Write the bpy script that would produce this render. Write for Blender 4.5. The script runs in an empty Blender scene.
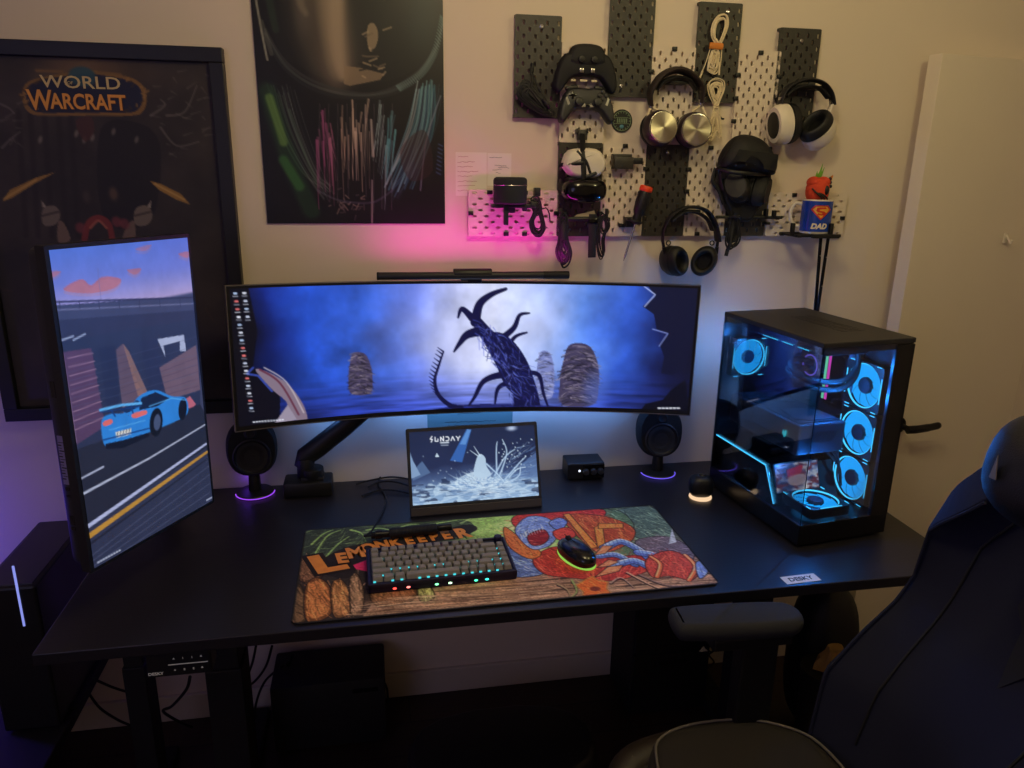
import bpy, bmesh, math, random
import numpy as np
from mathutils import Vector, Matrix, geometry
SC = bpy.context.scene
COL = SC.collection
PI = math.pi
random.seed(7)
D = 0.735                                  # desk top height above the floor
CAM = np.array([-0.05646, -2.02831, 0.87031 + D])
RM = np.array([[0.98415233, -0.17672126, 0.01462173],
               [-0.03570845, -0.27827461, -0.95983756],
               [0.17369256, 0.94410425, -0.28017505]])
FPX = 753.385


def at(u, v, axis, val):
    """point where the sight line of a photo pixel meets the plane axis = val (real place of a thing on that surface)"""
    d = RM.T @ np.array([(u - 512) / FPX, (v - 384) / FPX, 1.0])
    t = (val - CAM[axis]) / d[axis]
    return Vector(CAM + t * d)


def wp(u, v, d=0.0):                      # on the back wall, d metres in front of it
    return at(u, v, 1, -d)


def dp(u, v, h=0.0):                      # on the desk top
    return at(u, v, 2, D + h)


def px(P):
    """photo pixel at which a point is seen"""
    q = RM @ (np.array(P, float) - CAM)
    return (512 + FPX * q[0] / q[2], 384 + FPX * q[1] / q[2])


def lin(c):
    c = np.asarray(c, float)
    return np.where(c <= 0.04045, c / 12.92, ((c + 0.055) / 1.055) ** 2.4)


def rgb(r, g, b):
    return tuple(float(x) for x in lin(np.array([r, g, b]) / 255.0)) + (1.0,)


# ------------------------------------------------------------------ materials
def mat(name, col, rough=0.5, metal=0.0, var=0.06, bump=0.0, bscale=300.0, spec=0.5, coat=0.0, emit=None, es=0.0, vscale=6.0, aniso=0.0):
    m = bpy.data.materials.new(name)
    m.use_nodes = True
    nt = m.node_tree
    b = nt.nodes['Principled BSDF']
    c = rgb(*col)
    b.inputs['Roughness'].default_value = rough
    b.inputs['Metallic'].default_value = metal
    b.inputs['Specular IOR Level'].default_value = spec
    b.inputs['Coat Weight'].default_value = coat
    if aniso:
        b.inputs['Anisotropic'].default_value = aniso
    tc = nt.nodes.new('ShaderNodeTexCoord')
    no = nt.nodes.new('ShaderNodeTexNoise')
    no.inputs['Scale'].default_value = vscale
    no.inputs['Detail'].default_value = 4
    nt.links.new(tc.outputs['Object'], no.inputs['Vector'])
    mx = nt.nodes.new('ShaderNodeMix')
    mx.data_type = 'RGBA'
    mx.inputs[6].default_value = tuple(min(1, x * (1 - var)) for x in c[:3]) + (1,)
    mx.inputs[7].default_value = tuple(min(1, x * (1 + var)) for x in c[:3]) + (1,)
    nt.links.new(no.outputs['Fac'], mx.inputs[0])
    nt.links.new(mx.outputs[2], b.inputs['Base Color'])
    if bump:
        n2 = nt.nodes.new('ShaderNodeTexNoise')
        n2.inputs['Scale'].default_value = bscale
        n2.inputs['Detail'].default_value = 3
        nt.links.new(tc.outputs['Object'], n2.inputs['Vector'])
        bp = nt.nodes.new('ShaderNodeBump')
        bp.inputs['Strength'].default_value = bump
        bp.inputs['Distance'].default_value = 0.002
        nt.links.new(n2.outputs['Fac'], bp.inputs['Height'])
        nt.links.new(bp.outputs['Normal'], b.inputs['Normal'])
    if emit:
        b.inputs['Emission Color'].default_value = rgb(*emit)
        b.inputs['Emission Strength'].default_value = es
    return m


def glow(name, col, es):
    m = bpy.data.materials.new(name)
    m.use_nodes = True
    nt = m.node_tree
    nt.nodes.clear()
    e = nt.nodes.new('ShaderNodeEmission')
    e.inputs['Color'].default_value = rgb(*col)
    e.inputs['Strength'].default_value = es
    o = nt.nodes.new('ShaderNodeOutputMaterial')
    nt.links.new(e.outputs[0], o.inputs[0])
    return m


def art_mat(name, screen, strength=1.0, rough=0.4):
    """surface coloured by its own printed / displayed picture (colour attribute 'art')"""
    m = bpy.data.materials.new(name)
    m.use_nodes = True
    nt = m.node_tree
    b = nt.nodes['Principled BSDF']
    a = nt.nodes.new('ShaderNodeAttribute')
    a.attribute_name = 'art'
    if screen:
        b.inputs['Base Color'].default_value = (0.004, 0.004, 0.005, 1)
        nt.links.new(a.outputs['Color'], b.inputs['Emission Color'])
        b.inputs['Emission Strength'].default_value = strength
    else:
        nt.links.new(a.outputs['Color'], b.inputs['Base Color'])
    b.inputs['Roughness'].default_value = rough
    return m


def glass_mat(name, tint, refl=0.06):
    m = bpy.data.materials.new(name)
    m.use_nodes = True
    nt = m.node_tree
    nt.nodes.clear()
    t = nt.nodes.new('ShaderNodeBsdfTransparent')
    t.inputs['Color'].default_value = tint
    g = nt.nodes.new('ShaderNodeBsdfGlossy')
    g.inputs['Roughness'].default_value = 0.02
    lw = nt.nodes.new('ShaderNodeLayerWeight')
    lw.inputs['Blend'].default_value = 0.25
    mul = nt.nodes.new('ShaderNodeMath')
    mul.operation = 'MULTIPLY_ADD'
    mul.inputs[1].default_value = 0.5
    mul.inputs[2].default_value = refl * 0.4
    nt.links.new(lw.outputs['Fresnel'], mul.inputs[0])
    mx = nt.nodes.new('ShaderNodeMixShader')
    nt.links.new(mul.outputs[0], mx.inputs[0])
    nt.links.new(t.outputs[0], mx.inputs[1])
    nt.links.new(g.outputs[0], mx.inputs[2])
    o = nt.nodes.new('ShaderNodeOutputMaterial')
    nt.links.new(mx.outputs[0], o.inputs[0])
    return m


# ------------------------------------------------------------------ objects
def tag(o, label=None, cat=None, group=None, kind=None):
    if label:
        o['label'] = label
    if cat:
        o['category'] = cat
    if group:
        o['group'] = group
    if kind:
        o['kind'] = kind
    return o


def thing(name, label, cat, loc=(0, 0, 0), rot=(0, 0, 0), group=None):
    o = bpy.data.objects.new(name, None)
    COL.objects.link(o)
    o.empty_display_size = 0.02
    o.location = loc
    o.rotation_euler = rot
    return tag(o, label, cat, group)


def link_mesh(name, me, m, parent=None, loc=None, rot=None):
    o = bpy.data.objects.new(name, me)
    COL.objects.link(o)
    if m is not None and not len(me.materials):
        me.materials.append(m)
    if parent:
        o.parent = parent
    if loc is not None:
        o.location = loc
    if rot is not None:
        o.rotation_euler = rot
    return o


def copy_tree(o, parent=None):
    c = o.copy()
    COL.objects.link(c)
    if parent:
        c.parent = parent
    for ch in [x for x in COL.objects if x.parent == o and x != c]:
        copy_tree(ch, c)
    return c


def frame(z, x=None):
    """rotation matrix whose local z points along z"""
    z = Vector(z).normalized()
    ref = Vector(x) if x is not None else (Vector((1, 0, 0)) if abs(z.x) < 0.9 else Vector((0, 1, 0)))
    y = z.cross(ref).normalized()
    xx = y.cross(z).normalized()
    return Matrix((xx, y, z)).transposed()


WALLM = Matrix(((1, 0, 0, 0), (0, 0, -1, 0), (0, 1, 0, 0), (0, 0, 0, 1)))   # local x,y -> world x,z ; local z -> towards the room (-y)


class MB:
    def __init__(s):
        s.bm = bmesh.new()

    def _new(s, verts, M=None, bev=0, seg=2):
        if M is not None:
            bmesh.ops.transform(s.bm, matrix=M, verts=verts)
        if bev:
            ed = list({e for v in verts for e in v.link_edges})
            bmesh.ops.bevel(s.bm, geom=ed, offset=bev, segments=seg, affect='EDGES', profile=0.5, clamp_overlap=True)
        return s

    def box(s, c, size, bev=0, R=None, seg=2):
        r = bmesh.ops.create_cube(s.bm, size=1)
        M = Matrix.Translation(Vector(c)) @ (R.to_4x4() if R is not None else Matrix.Identity(4)) @ Matrix.Diagonal((*size, 1))
        return s._new(r['verts'], M, bev, seg)

    def cyl(s, p0, p1, r0, r1=None, seg=24, bev=0):
        p0, p1 = Vector(p0), Vector(p1)
        r1 = r0 if r1 is None else r1
        d = p1 - p0
        r = bmesh.ops.create_cone(s.bm, cap_ends=True, segments=seg, radius1=r0, radius2=r1, depth=d.length)
        M = Matrix.Translation((p0 + p1) / 2) @ frame(d).to_4x4()
        bmesh.ops.transform(s.bm, matrix=M, verts=r['verts'])
        if bev:
            ed = [e for e in {e for v in r['verts'] for e in v.link_edges} if any(len(f.verts) > 4 for f in e.link_faces)]
            bmesh.ops.bevel(s.bm, geom=ed, offset=bev, segments=2, affect='EDGES', profile=0.5, clamp_overlap=True)
        return s

    def rings(s, rings, closed=False, caps=True):
        """skin a list of vertex rings"""
        vs = [[s.bm.verts.new(p) for p in r] for r in rings]
        n = len(vs[0])
        m = len(vs)
        for i in range(m if closed else m - 1):
            a, b = vs[i], vs[(i + 1) % m]
            for k in range(n):
                try:
                    s.bm.faces.new((a[k], a[(k + 1) % n], b[(k + 1) % n], b[k]))
                except ValueError:
                    pass
        if caps and not closed:
            s.bm.faces.new(list(reversed(vs[0])))
            s.bm.faces.new(vs[-1])
        return s

    def tube(s, pts, r, seg=8, closed=False, flat=None, ref=None):
        """r: radius or list; flat=(a,b): elliptical section, a along ref"""
        P = [Vector(p) for p in pts]
        n = len(P)
        R = r if isinstance(r, (list, tuple)) else [r] * n
        rings = []
        nor = None
        for i in range(n):
            if closed:
                t = (P[(i + 1) % n] - P[i - 1])
            else:
                t = P[min(i + 1, n - 1)] - P[max(i - 1, 0)]
            if t.length < 1e-9:
                t = Vector((0, 0, 1))
            t.normalize()
            if ref is not None:
                a = Vector(ref) - t * t.dot(Vector(ref))
                if a.length < 1e-6:
                    a = t.orthogonal()
                nor = a.normalized()
            elif nor is None:
                nor = t.orthogonal().normalized()
            else:
                a = nor - t * t.dot(nor)
                nor = a.normalized() if a.length > 1e-6 else t.orthogonal().normalized()
            b = t.cross(nor)
            fa, fb = flat if flat else (1, 1)
            rings.append([P[i] + nor * math.cos(2 * PI * k / seg) * R[i] * fa + b * math.sin(2 * PI * k / seg) * R[i] * fb for k in range(seg)])
        return s.rings(rings, closed)

    def lathe(s, prof, seg=32, M=None):
        """prof: (r, z) pairs about local z"""
        rings = [[Vector((max(r, 1e-5) * math.cos(2 * PI * k / seg), max(r, 1e-5) * math.sin(2 * PI * k / seg), z)) for k in range(seg)] for r, z in prof]
        if M is not None:
            rings = [[M @ p for p in r] for r in rings]
        return s.rings(rings)

    def prism(s, pts, z0, z1, M=None, bev=0):
        a = [s.bm.verts.new((p[0], p[1], z0)) for p in pts]
        b = [s.bm.verts.new((p[0], p[1], z1)) for p in pts]
        n = len(pts)
        s.bm.faces.new(list(reversed(a)))
        s.bm.faces.new(b)
        for i in range(n):
            s.bm.faces.new((a[i], a[(i + 1) % n], b[(i + 1) % n], b[i]))
        return s._new(a + b, M, bev)

    def pillow(s, pts, z0, z1, rnd, M=None, steps=5, sub=1):
        """outline swept through a rounded profile: soft solid with round edges"""
        P = smooth_poly(pts, sub)
        n = len(P)
        N = []
        for i in range(n):
            t = (P[(i + 1) % n] - P[i - 1]).normalized()
            N.append(Vector((-t.y, t.x)))
        area = sum(P[i].x * P[(i + 1) % n].y - P[(i + 1) % n].x * P[i].y for i in range(n))
        if area < 0:
            N = [-a for a in N]
        h = (z1 - z0) / 2
        rings = []
        for k in range(2 * steps + 1):
            a = PI * k / (2 * steps) - PI / 2
            off = rnd * (1 - math.cos(a))
            z = (z0 + z1) / 2 + h * math.sin(a)
            rings.append([Vector((P[i].x + N[i].x * off, P[i].y + N[i].y * off, z)) for i in range(n)])
        if M is not None:
            rings = [[M @ p for p in r] for r in rings]
        return s.rings(rings)

    def ell(s, c, r, R=None, seg=24, e=1.0, z0=-1.0):
        """ellipsoid; e < 1 squares it off"""
        def pw(x):
            return math.copysign(abs(x) ** e, x)
        rings = []
        nl = seg // 2
        for i in range(nl + 1):
            ph = -PI / 2 + PI * i / nl
            cz = max(pw(math.sin(ph)), z0)
            cr = max(abs(math.cos(ph)) ** e, 1e-4)
            rings.append([Vector((r[0] * cr * pw(math.cos(2 * PI * k / seg)), r[1] * cr * pw(math.sin(2 * PI * k / seg)), r[2] * cz)) for k in range(seg)])
        M = Matrix.Translation(Vector(c)) @ (R.to_4x4() if R is not None else Matrix.Identity(4))
        rings = [[M @ p for p in q] for q in rings]
        return s.rings(rings)

    def torus(s, c, R0, r, axis=(0, 0, 1), seg=40, ss=8, arc=None, flat=None, sx=1, sy=1):
        F = frame(axis)
        a0, a1 = arc if arc else (0, 2 * PI)
        n = seg
        pts = [Vector(c) + F @ Vector((R0 * sx * math.cos(a0 + (a1 - a0) * k / (n if not arc else n - 1)), R0 * sy * math.sin(a0 + (a1 - a0) * k / (n if not arc else n - 1)), 0)) for k in range(n)]
        return s.tube(pts, r, ss, closed=not arc, flat=flat, ref=axis if flat else None)

    def build(s, name, m, parent=None, loc=None, rot=None, smooth=40, M=None):
        if M is not None:
            bmesh.ops.transform(s.bm, matrix=M, verts=s.bm.verts)
        bmesh.ops.recalc_face_normals(s.bm, faces=s.bm.faces)
        me = bpy.data.meshes.new(name)
        s.bm.to_mesh(me)
        s.bm.free()
        if smooth:
            me.polygons.foreach_set('use_smooth', [True] * len(me.polygons))
            me.set_sharp_from_angle(angle=math.radians(smooth))
        return link_mesh(name, me, m, parent, loc, rot)


def smooth_poly(pts, sub):
    P = [Vector(p[:2]) for p in pts]
    for _ in range(sub):
        Q = []
        for i in range(len(P)):
            a, b = P[i], P[(i + 1) % len(P)]
            Q += [a * 0.75 + b * 0.25, a * 0.25 + b * 0.75]
        P = Q
    return P


def curve_pts(ctrl, n=8, closed=False):
    """Catmull-Rom through control points"""
    C = [Vector(c) for c in ctrl]
    out = []
    m = len(C)
    for i in range(m if closed else m - 1):
        if closed:
            p0, p1, p2, p3 = C[i - 1], C[i], C[(i + 1) % m], C[(i + 2) % m]
        else:
            p0, p1, p2, p3 = C[max(i - 1, 0)], C[i], C[i + 1], C[min(i + 2, m - 1)]
        for k in range(n):
            t = k / n
            out.append(0.5 * ((2 * p1) + (p2 - p0) * t + (2 * p0 - 5 * p1 + 4 * p2 - p3) * t * t + (3 * p1 - p0 - 3 * p2 + p3) * t ** 3))
    if not closed:
        out.append(C[-1])
    return out


def rrect(w, h, r, n=5):
    out = []
    for cx, cy, a0 in ((w / 2 - r, h / 2 - r, 0), (-w / 2 + r, h / 2 - r, PI / 2), (-w / 2 + r, -h / 2 + r, PI), (w / 2 - r, -h / 2 + r, 1.5 * PI)):
        for k in range(n + 1):
            a = a0 + PI / 2 * k / n
            out.append((cx + r * math.cos(a), cy + r * math.sin(a)))
    return out


def text(name, s, size, m, parent, M, ext=0.0004, shear=0.0, sx=1.0, align='CENTER', bold=0.0, wrap=None):
    cu = bpy.data.curves.new(name, 'FONT')
    cu.body = s
    cu.size = size
    cu.extrude = ext
    cu.shear = shear
    cu.align_x = align
    cu.align_y = 'CENTER'
    cu.offset = bold
    cu.resolution_u = 3
    o = bpy.data.objects.new(name + '_tmp', cu)
    COL.objects.link(o)
    dg = bpy.context.evaluated_depsgraph_get()
    me = bpy.data.meshes.new_from_object(o.evaluated_get(dg))
    bpy.data.objects.remove(o)
    me.name = name
    me.transform(Matrix.Diagonal((sx, 1, 1, 1)))
    if wrap:
        wrap(me)
    me.transform(M)
    me.materials.clear()
    return link_mesh(name, me, m, parent)


# ------------------------------------------------------------------ pictures shown on screens and prints
def fbm(w, h, cx, cy, seed, octv=4, gain=0.5):
    rs = np.random.RandomState(seed)
    out = np.zeros((h, w))
    amp = 1.0
    tot = 0
    for o in range(octv):
        gx, gy = max(2, int(cx * 2 ** o)), max(2, int(cy * 2 ** o))
        g = rs.rand(gy + 1, gx + 1)
        x = np.linspace(0, gx - 1e-6, w)
        y = np.linspace(0, gy - 1e-6, h)
        xi, yi = x.astype(int), y.astype(int)
        fx, fy = x - xi, y - yi
        fx = fx * fx * (3 - 2 * fx)
        fy = (fy * fy * (3 - 2 * fy))[:, None]
        a = g[yi][:, xi] * (1 - fx) + g[yi][:, xi + 1] * fx
        b = g[yi + 1][:, xi] * (1 - fx) + g[yi + 1][:, xi + 1] * fx
        out += amp * (a * (1 - fy) + b * fy)
        tot += amp
        amp *= gain
    return out / tot


class Canvas:
    """small software painter; drawing coordinates go through self.map to canvas pixels (y down)"""
    def __init__(s, w, h, mp=None, bg=(0, 0, 0)):
        s.w, s.h = w, h
        s.a = np.zeros((h, w, 3)) + np.array(bg) / 255.0
        s.X, s.Y = np.meshgrid(np.arange(w) + 0.5, np.arange(h) + 0.5)
        s.lw = 1.0
        s.outline = None
        s.mp = mp or (lambda x, y: (x * w, y * h))

    def pts(s, P):
        return [s.mp(float(p[0]), float(p[1])) for p in P]

    def blend(s, sl, mask, col):
        c = np.array(col) / 255.0
        s.a[sl] = s.a[sl] * (1 - mask[..., None]) + c * mask[..., None]

    def _sl(s, x0, y0, x1, y1):
        return (slice(max(0, int(y0)), max(0, min(s.h, int(y1) + 2))), slice(max(0, int(x0)), max(0, min(s.w, int(x1) + 2))))

    def poly(s, P, col, al=1.0, raw=False):
        Q = P if raw else s.pts(P)
        xs, ys = [q[0] for q in Q], [q[1] for q in Q]
        sl = s._sl(min(xs) - 1, min(ys) - 1, max(xs) + 1, max(ys) + 1)
        X, Y = s.X[sl], s.Y[sl]
        if X.size == 0:
            return
        ins = np.zeros(X.shape, bool)
        n = len(Q)
        for i in range(n):
            x0, y0 = Q[i]
            x1, y1 = Q[(i + 1) % n]
            if y0 == y1:
                continue
            c = ((y0 > Y) != (y1 > Y)) & (X < (x1 - x0) * (Y - y0) / (y1 - y0) + x0)
            ins ^= c
        s.blend(sl, ins * al, col)

    def blob(s, P, col, al=1.0, n=6):
        Q = [(p.x, p.y) for p in curve_pts([(q[0], q[1], 0) for q in P], n, True)]
        s.poly(Q, col, al)
        if s.outline:
            s.line(Q + Q[:1], s.outline[0], s.outline[1], .8)

    def line(s, P, w, col, al=1.0, w1=None, curve=False, soft=1.0):
        if curve:
            P = [(p.x, p.y) for p in curve_pts([(q[0], q[1], 0) for q in P], 6)]
        Q = s.pts(P)
        w1 = (w if w1 is None else w1) * s.lw
        w = w * s.lw
        xs, ys = [q[0] for q in Q], [q[1] for q in Q]
        m = max(w, w1) + soft + 1
        sl = s._sl(min(xs) - m, min(ys) - m, max(xs) + m, max(ys) + m)
        X, Y = s.X[sl], s.Y[sl]
        if X.size == 0:
            return
        best = np.zeros(X.shape)
        N = len(Q) - 1
        for i in range(N):
            (x0, y0), (x1, y1) = Q[i], Q[i + 1]
            dx, dy = x1 - x0, y1 - y0
            L2 = dx * dx + dy * dy + 1e-9
            t = np.clip(((X - x0) * dx + (Y - y0) * dy) / L2, 0, 1)
            d = np.hypot(X - x0 - t * dx, Y - y0 - t * dy)
            ww = (w + (w1 - w) * (i + t) / N) / 2
            best = np.maximum(best, np.clip((ww - d) / soft + 0.5, 0, 1))
        s.blend(sl, best * al, col)

    def brush(s, P, cols, n, L, ang, w=1.6, al=.75, seed=1, jit=.35, bend=.25):
        """many short strokes inside the outline P, following the angle(s) ang"""
        r = random.Random(seed)
        xs, ys = [p[0] for p in P], [p[1] for p in P]
        m = len(P)
        k = 0
        tries = 0
        while k < n and tries < n * 12:
            tries += 1
            x, y = r.uniform(min(xs), max(xs)), r.uniform(min(ys), max(ys))
            ins = False
            for i in range(m):
                (x0, y0), (x1, y1) = P[i], P[(i + 1) % m]
                if (y0 > y) != (y1 > y) and x < (x1 - x0) * (y - y0) / (y1 - y0) + x0:
                    ins = not ins
            if not ins:
                continue
            k += 1
            a = (ang(x, y) if callable(ang) else ang) + r.gauss(0, jit)
            l = L * r.uniform(.5, 1.2) / 2
            dx, dy = math.cos(a) * l, math.sin(a) * l * .6
            b = r.uniform(-bend, bend) * l
            s.line([(x - dx, y - dy), (x - dy * .4 * b / l, y + dx * b / l * .5), (x + dx, y + dy)], w * r.uniform(.6, 1.4), r.choice(cols), al * r.uniform(.6, 1), w1=w * .3, curve=True)

    def ell(s, c, rx, ry, col, al=1.0, rot=0.0, soft=0.05):
        """rx, ry in canvas pixels; soft: relative edge softness (1 = gaussian-like glow)"""
        (cx, cy), = s.pts([c])
        m = max(rx, ry) * (1 + soft) + 1
        sl = s._sl(cx - m, cy - m, cx + m, cy + m)
        X, Y = s.X[sl] - cx, s.Y[sl] - cy
        if X.size == 0:
            return
        ca, sa = math.cos(rot), math.sin(rot)
        d = np.hypot((X * ca + Y * sa) / rx, (-X * sa + Y * ca) / ry)
        k = np.clip((1 + soft - d) / (2 * soft), 0, 1)
        s.blend(sl, (k * k * (3 - 2 * k)) * al, col)

    def image(s, ss):
        h, w = s.h // ss, s.w // ss
        return np.clip(s.a[:h * ss, :w * ss].reshape(h, ss, w, ss, 3).mean((1, 3)), 0, 1)


def homog(quad, w, h):
    """mapping that takes a quadrilateral TL,TR,BR,BL to the full canvas"""
    A = []
    for (x, y), (X, Y) in zip(quad, [(0, 0), (w, 0), (w, h), (0, h)]):
        A.append([x, y, 1, 0, 0, 0, -x * X, -y * X, X])
        A.append([0, 0, 0, x, y, 1, -x * Y, -y * Y, Y])
    A = np.array(A, float)
    hh = np.linalg.solve(A[:, :8], A[:, 8])
    return lambda x, y: ((hh[0] * x + hh[1] * y + hh[2]) / (hh[6] * x + hh[7] * y + 1), (hh[3] * x + hh[4] * y + hh[5]) / (hh[6] * x + hh[7] * y + 1))


def art_mesh(name, img, P, m, parent=None, thick=0.0, keep=None):
    """grid with one vertex per picture sample; P(u, v) -> point, u right, v down"""
    h, w = img.shape[:2]
    co = np.array([P((i + 0.0) / (w - 1), j / (h - 1)) for j in range(h) for i in range(w)], float)
    idx = np.arange(h * w).reshape(h, w)
    f = np.stack([idx[:-1, :-1], idx[1:, :-1], idx[1:, 1:], idx[:-1, 1:]], -1).reshape(-1, 4)
    if keep is not None:
        f = f[keep[:-1, :-1].reshape(-1)]
    me = bpy.data.meshes.new(name)
    me.vertices.add(len(co))
    me.vertices.foreach_set('co', co.ravel())
    me.loops.add(f.size)
    me.loops.foreach_set('vertex_index', f.ravel())
    me.polygons.add(len(f))
    me.polygons.foreach_set('loop_start', np.arange(len(f)) * 4)
    me.polygons.foreach_set('use_smooth', np.ones(len(f), bool))
    ca = me.color_attributes.new('art', 'FLOAT_COLOR', 'POINT')
    c = np.ones((h * w, 4), np.float32)
    c[:, :3] = lin(img.reshape(-1, 3))
    ca.data.foreach_set('color', c.ravel())
    me.update()
    me.validate()
    return link_mesh(name, me, m, parent)
# ------------------------------------------------------------------ palette
M = {}
M['wall'] = mat('wall_paint', (226, 210, 190), 0.85, var=0.02, bump=0.05, bscale=220, vscale=3)
M['ceil'] = mat('ceiling_paint', (225, 215, 200), 0.9, var=0.02)
M['trim'] = mat('trim_paint', (214, 200, 180), 0.6, var=0.02)
M['door'] = mat('door_paint', (234, 220, 200), 0.6, var=0.025, bump=0.03, bscale=120)
M['black'] = mat('black_plastic', (20, 20, 22), 0.45, var=0.15)
M['blackm'] = mat('matte_black', (17, 17, 19), 0.7, var=0.15, bump=0.08, bscale=500)
M['dark'] = mat('charcoal_plastic', (38, 38, 41), 0.5, var=0.12)
M['gloss'] = mat('gloss_black', (10, 10, 12), 0.12, var=0.1)
M['metal'] = mat('dark_metal', (40, 40, 44), 0.35, 0.8, var=0.1)
M['chrome'] = mat('steel', (190, 188, 184), 0.25, 1.0, var=0.05)
M['silver'] = mat('brushed_silver', (200, 190, 168), 0.34, 1.0, var=0.05, aniso=0.0)
M['rubber'] = mat('cable_rubber', (16, 16, 18), 0.6, var=0.15)
M['pegblack'] = mat('pegboard_black', (52, 49, 44), 0.42, var=0.08, bump=0.25, bscale=900)
M['pegwhite'] = mat('pegboard_white', (224, 208, 188), 0.65, var=0.02)
M['white'] = mat('white_plastic', (228, 216, 198), 0.5, var=0.02)
M['cream'] = mat('cream_plastic', (226, 208, 170), 0.45, var=0.03)
M['orange'] = mat('orange_plastic', (232, 70, 30), 0.45, var=0.05)
M['tie'] = mat('orange_tie', (214, 130, 50), 0.7, var=0.05)
M['pad'] = mat('black_leatherette', (20, 20, 22), 0.55, var=0.15, bump=0.3, bscale=400)
M['brown'] = mat('dark_brown_leather', (42, 33, 28), 0.55, var=0.12, bump=0.2, bscale=400)
M['fabric'] = mat('navy_fabric', (38, 40, 58), 0.95, var=0.1, bump=0.5, bscale=1400, spec=0.15)
M['seatfab'] = mat('charcoal_fabric', (54, 50, 48), 0.95, var=0.1, bump=0.5, bscale=1400, spec=0.15)
M['piping'] = mat('grey_piping', (110, 103, 95), 0.8, var=0.05)
M['armpad'] = mat('armrest_foam', (38, 39, 45), 0.85, var=0.08, bump=0.2, bscale=700)
M['paper'] = mat('paper', (238, 227, 212), 0.85, var=0.02)
M['ink'] = mat('ink', (60, 50, 50), 0.9)
M['pink_ink'] = mat('red_ink', (170, 90, 90), 0.9)

M['casegloss'] = mat('computer_case_black', (9, 9, 12), 0.3, var=0.1)
_b = M['silver'].node_tree.nodes['Principled BSDF']
_b.inputs['Anisotropic'].default_value = 0.85
_t = M['silver'].node_tree.nodes.new('ShaderNodeTangent')
_t.direction_type = 'RADIAL'
_t.axis = 'Z'
M['silver'].node_tree.links.new(_t.outputs[0], _b.inputs['Tangent'])


def desk_material():
    m = mat('black_desk_laminate', (31, 29, 35), 0.36, var=0.2)
    nt = m.node_tree
    b = nt.nodes['Principled BSDF']
    tc = nt.nodes.new('ShaderNodeTexCoord')
    mp = nt.nodes.new('ShaderNodeMapping')
    mp.inputs['Scale'].default_value = (3, 60, 60)
    no = nt.nodes.new('ShaderNodeTexNoise')
    no.inputs['Scale'].default_value = 6
    no.inputs['Detail'].default_value = 6
    nt.links.new(tc.outputs['Object'], mp.inputs['Vector'])
    nt.links.new(mp.outputs[0], no.inputs['Vector'])
    bp = nt.nodes.new('ShaderNodeBump')
    bp.inputs['Strength'].default_value = 0.25
    bp.inputs['Distance'].default_value = 0.001
    nt.links.new(no.outputs['Fac'], bp.inputs['Height'])
    nt.links.new(bp.outputs['Normal'], b.inputs['Normal'])
    return m


def floor_material():
    m = bpy.data.materials.new('dark_floorboards')
    m.use_nodes = True
    nt = m.node_tree
    b = nt.nodes['Principled BSDF']
    tc = nt.nodes.new('ShaderNodeTexCoord')
    br = nt.nodes.new('ShaderNodeTexBrick')
    br.inputs['Scale'].default_value = 1.0
    br.inputs['Brick Width'].default_value = 1.3
    br.inputs['Row Height'].default_value = 0.13
    br.inputs['Mortar Size'].default_value = 0.002
    br.inputs['Color1'].default_value = rgb(70, 52, 42)
    br.inputs['Color2'].default_value = rgb(58, 43, 35)
    br.inputs['Mortar'].default_value = rgb(24, 18, 15)
    no = nt.nodes.new('ShaderNodeTexNoise')
    mp = nt.nodes.new('ShaderNodeMapping')
    mp.inputs['Scale'].default_value = (2, 40, 1)
    no.inputs['Scale'].default_value = 3
    no.inputs['Detail'].default_value = 6
    mx = nt.nodes.new('ShaderNodeMix')
    mx.data_type = 'RGBA'
    mx.blend_type = 'MULTIPLY'
    mx.inputs[0].default_value = 0.6
    nt.links.new(tc.outputs['Object'], br.inputs['Vector'])
    nt.links.new(tc.outputs['Object'], mp.inputs['Vector'])
    nt.links.new(mp.outputs[0], no.inputs['Vector'])
    nt.links.new(br.outputs['Color'], mx.inputs[6])
    nt.links.new(no.outputs['Color'], mx.inputs[7])
    nt.links.new(mx.outputs[2], b.inputs['Base Color'])
    b.inputs['Roughness'].default_value = 0.5
    return m


M['desk'] = desk_material()
M['floor'] = floor_material()
# ------------------------------------------------------------------ the room
def struct(o):
    o['kind'] = 'structure'
    return o


XL, XR, YF, ZC = -2.3, 2.45, -3.3, 2.45
struct(MB().box(((XL + XR) / 2, 0.05, ZC / 2), (XR - XL + 0.2, 0.1, ZC)).build('wall_back', M['wall'], smooth=0))
struct(MB().box((XL - 0.05, YF / 2, ZC / 2), (0.1, -YF, ZC)).build('wall_left', M['wall'], smooth=0))
struct(MB().box((XR + 0.05, YF / 2, ZC / 2), (0.1, -YF, ZC)).build('wall_right', M['wall'], smooth=0))
struct(MB().box(((XL + XR) / 2, YF - 0.05, ZC / 2), (XR - XL + 0.2, 0.1, ZC)).build('wall_front', M['wall'], smooth=0))
struct(MB().box(((XL + XR) / 2, YF / 2, -0.05), (XR - XL + 0.2, -YF + 0.2, 0.1)).build('floor', M['floor'], smooth=0))
struct(MB().box(((XL + XR) / 2, YF / 2, ZC + 0.05), (XR - XL + 0.2, -YF + 0.2, 0.1)).build('ceiling', M['ceil'], smooth=0))
struct(MB().prism([(XL, 0), (XR, 0), (XR, 0.085), (XL, 0.085)], 0.0, 0.014, WALLM, 0.003).build('baseboard_back', M['trim'], smooth=0))

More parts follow.
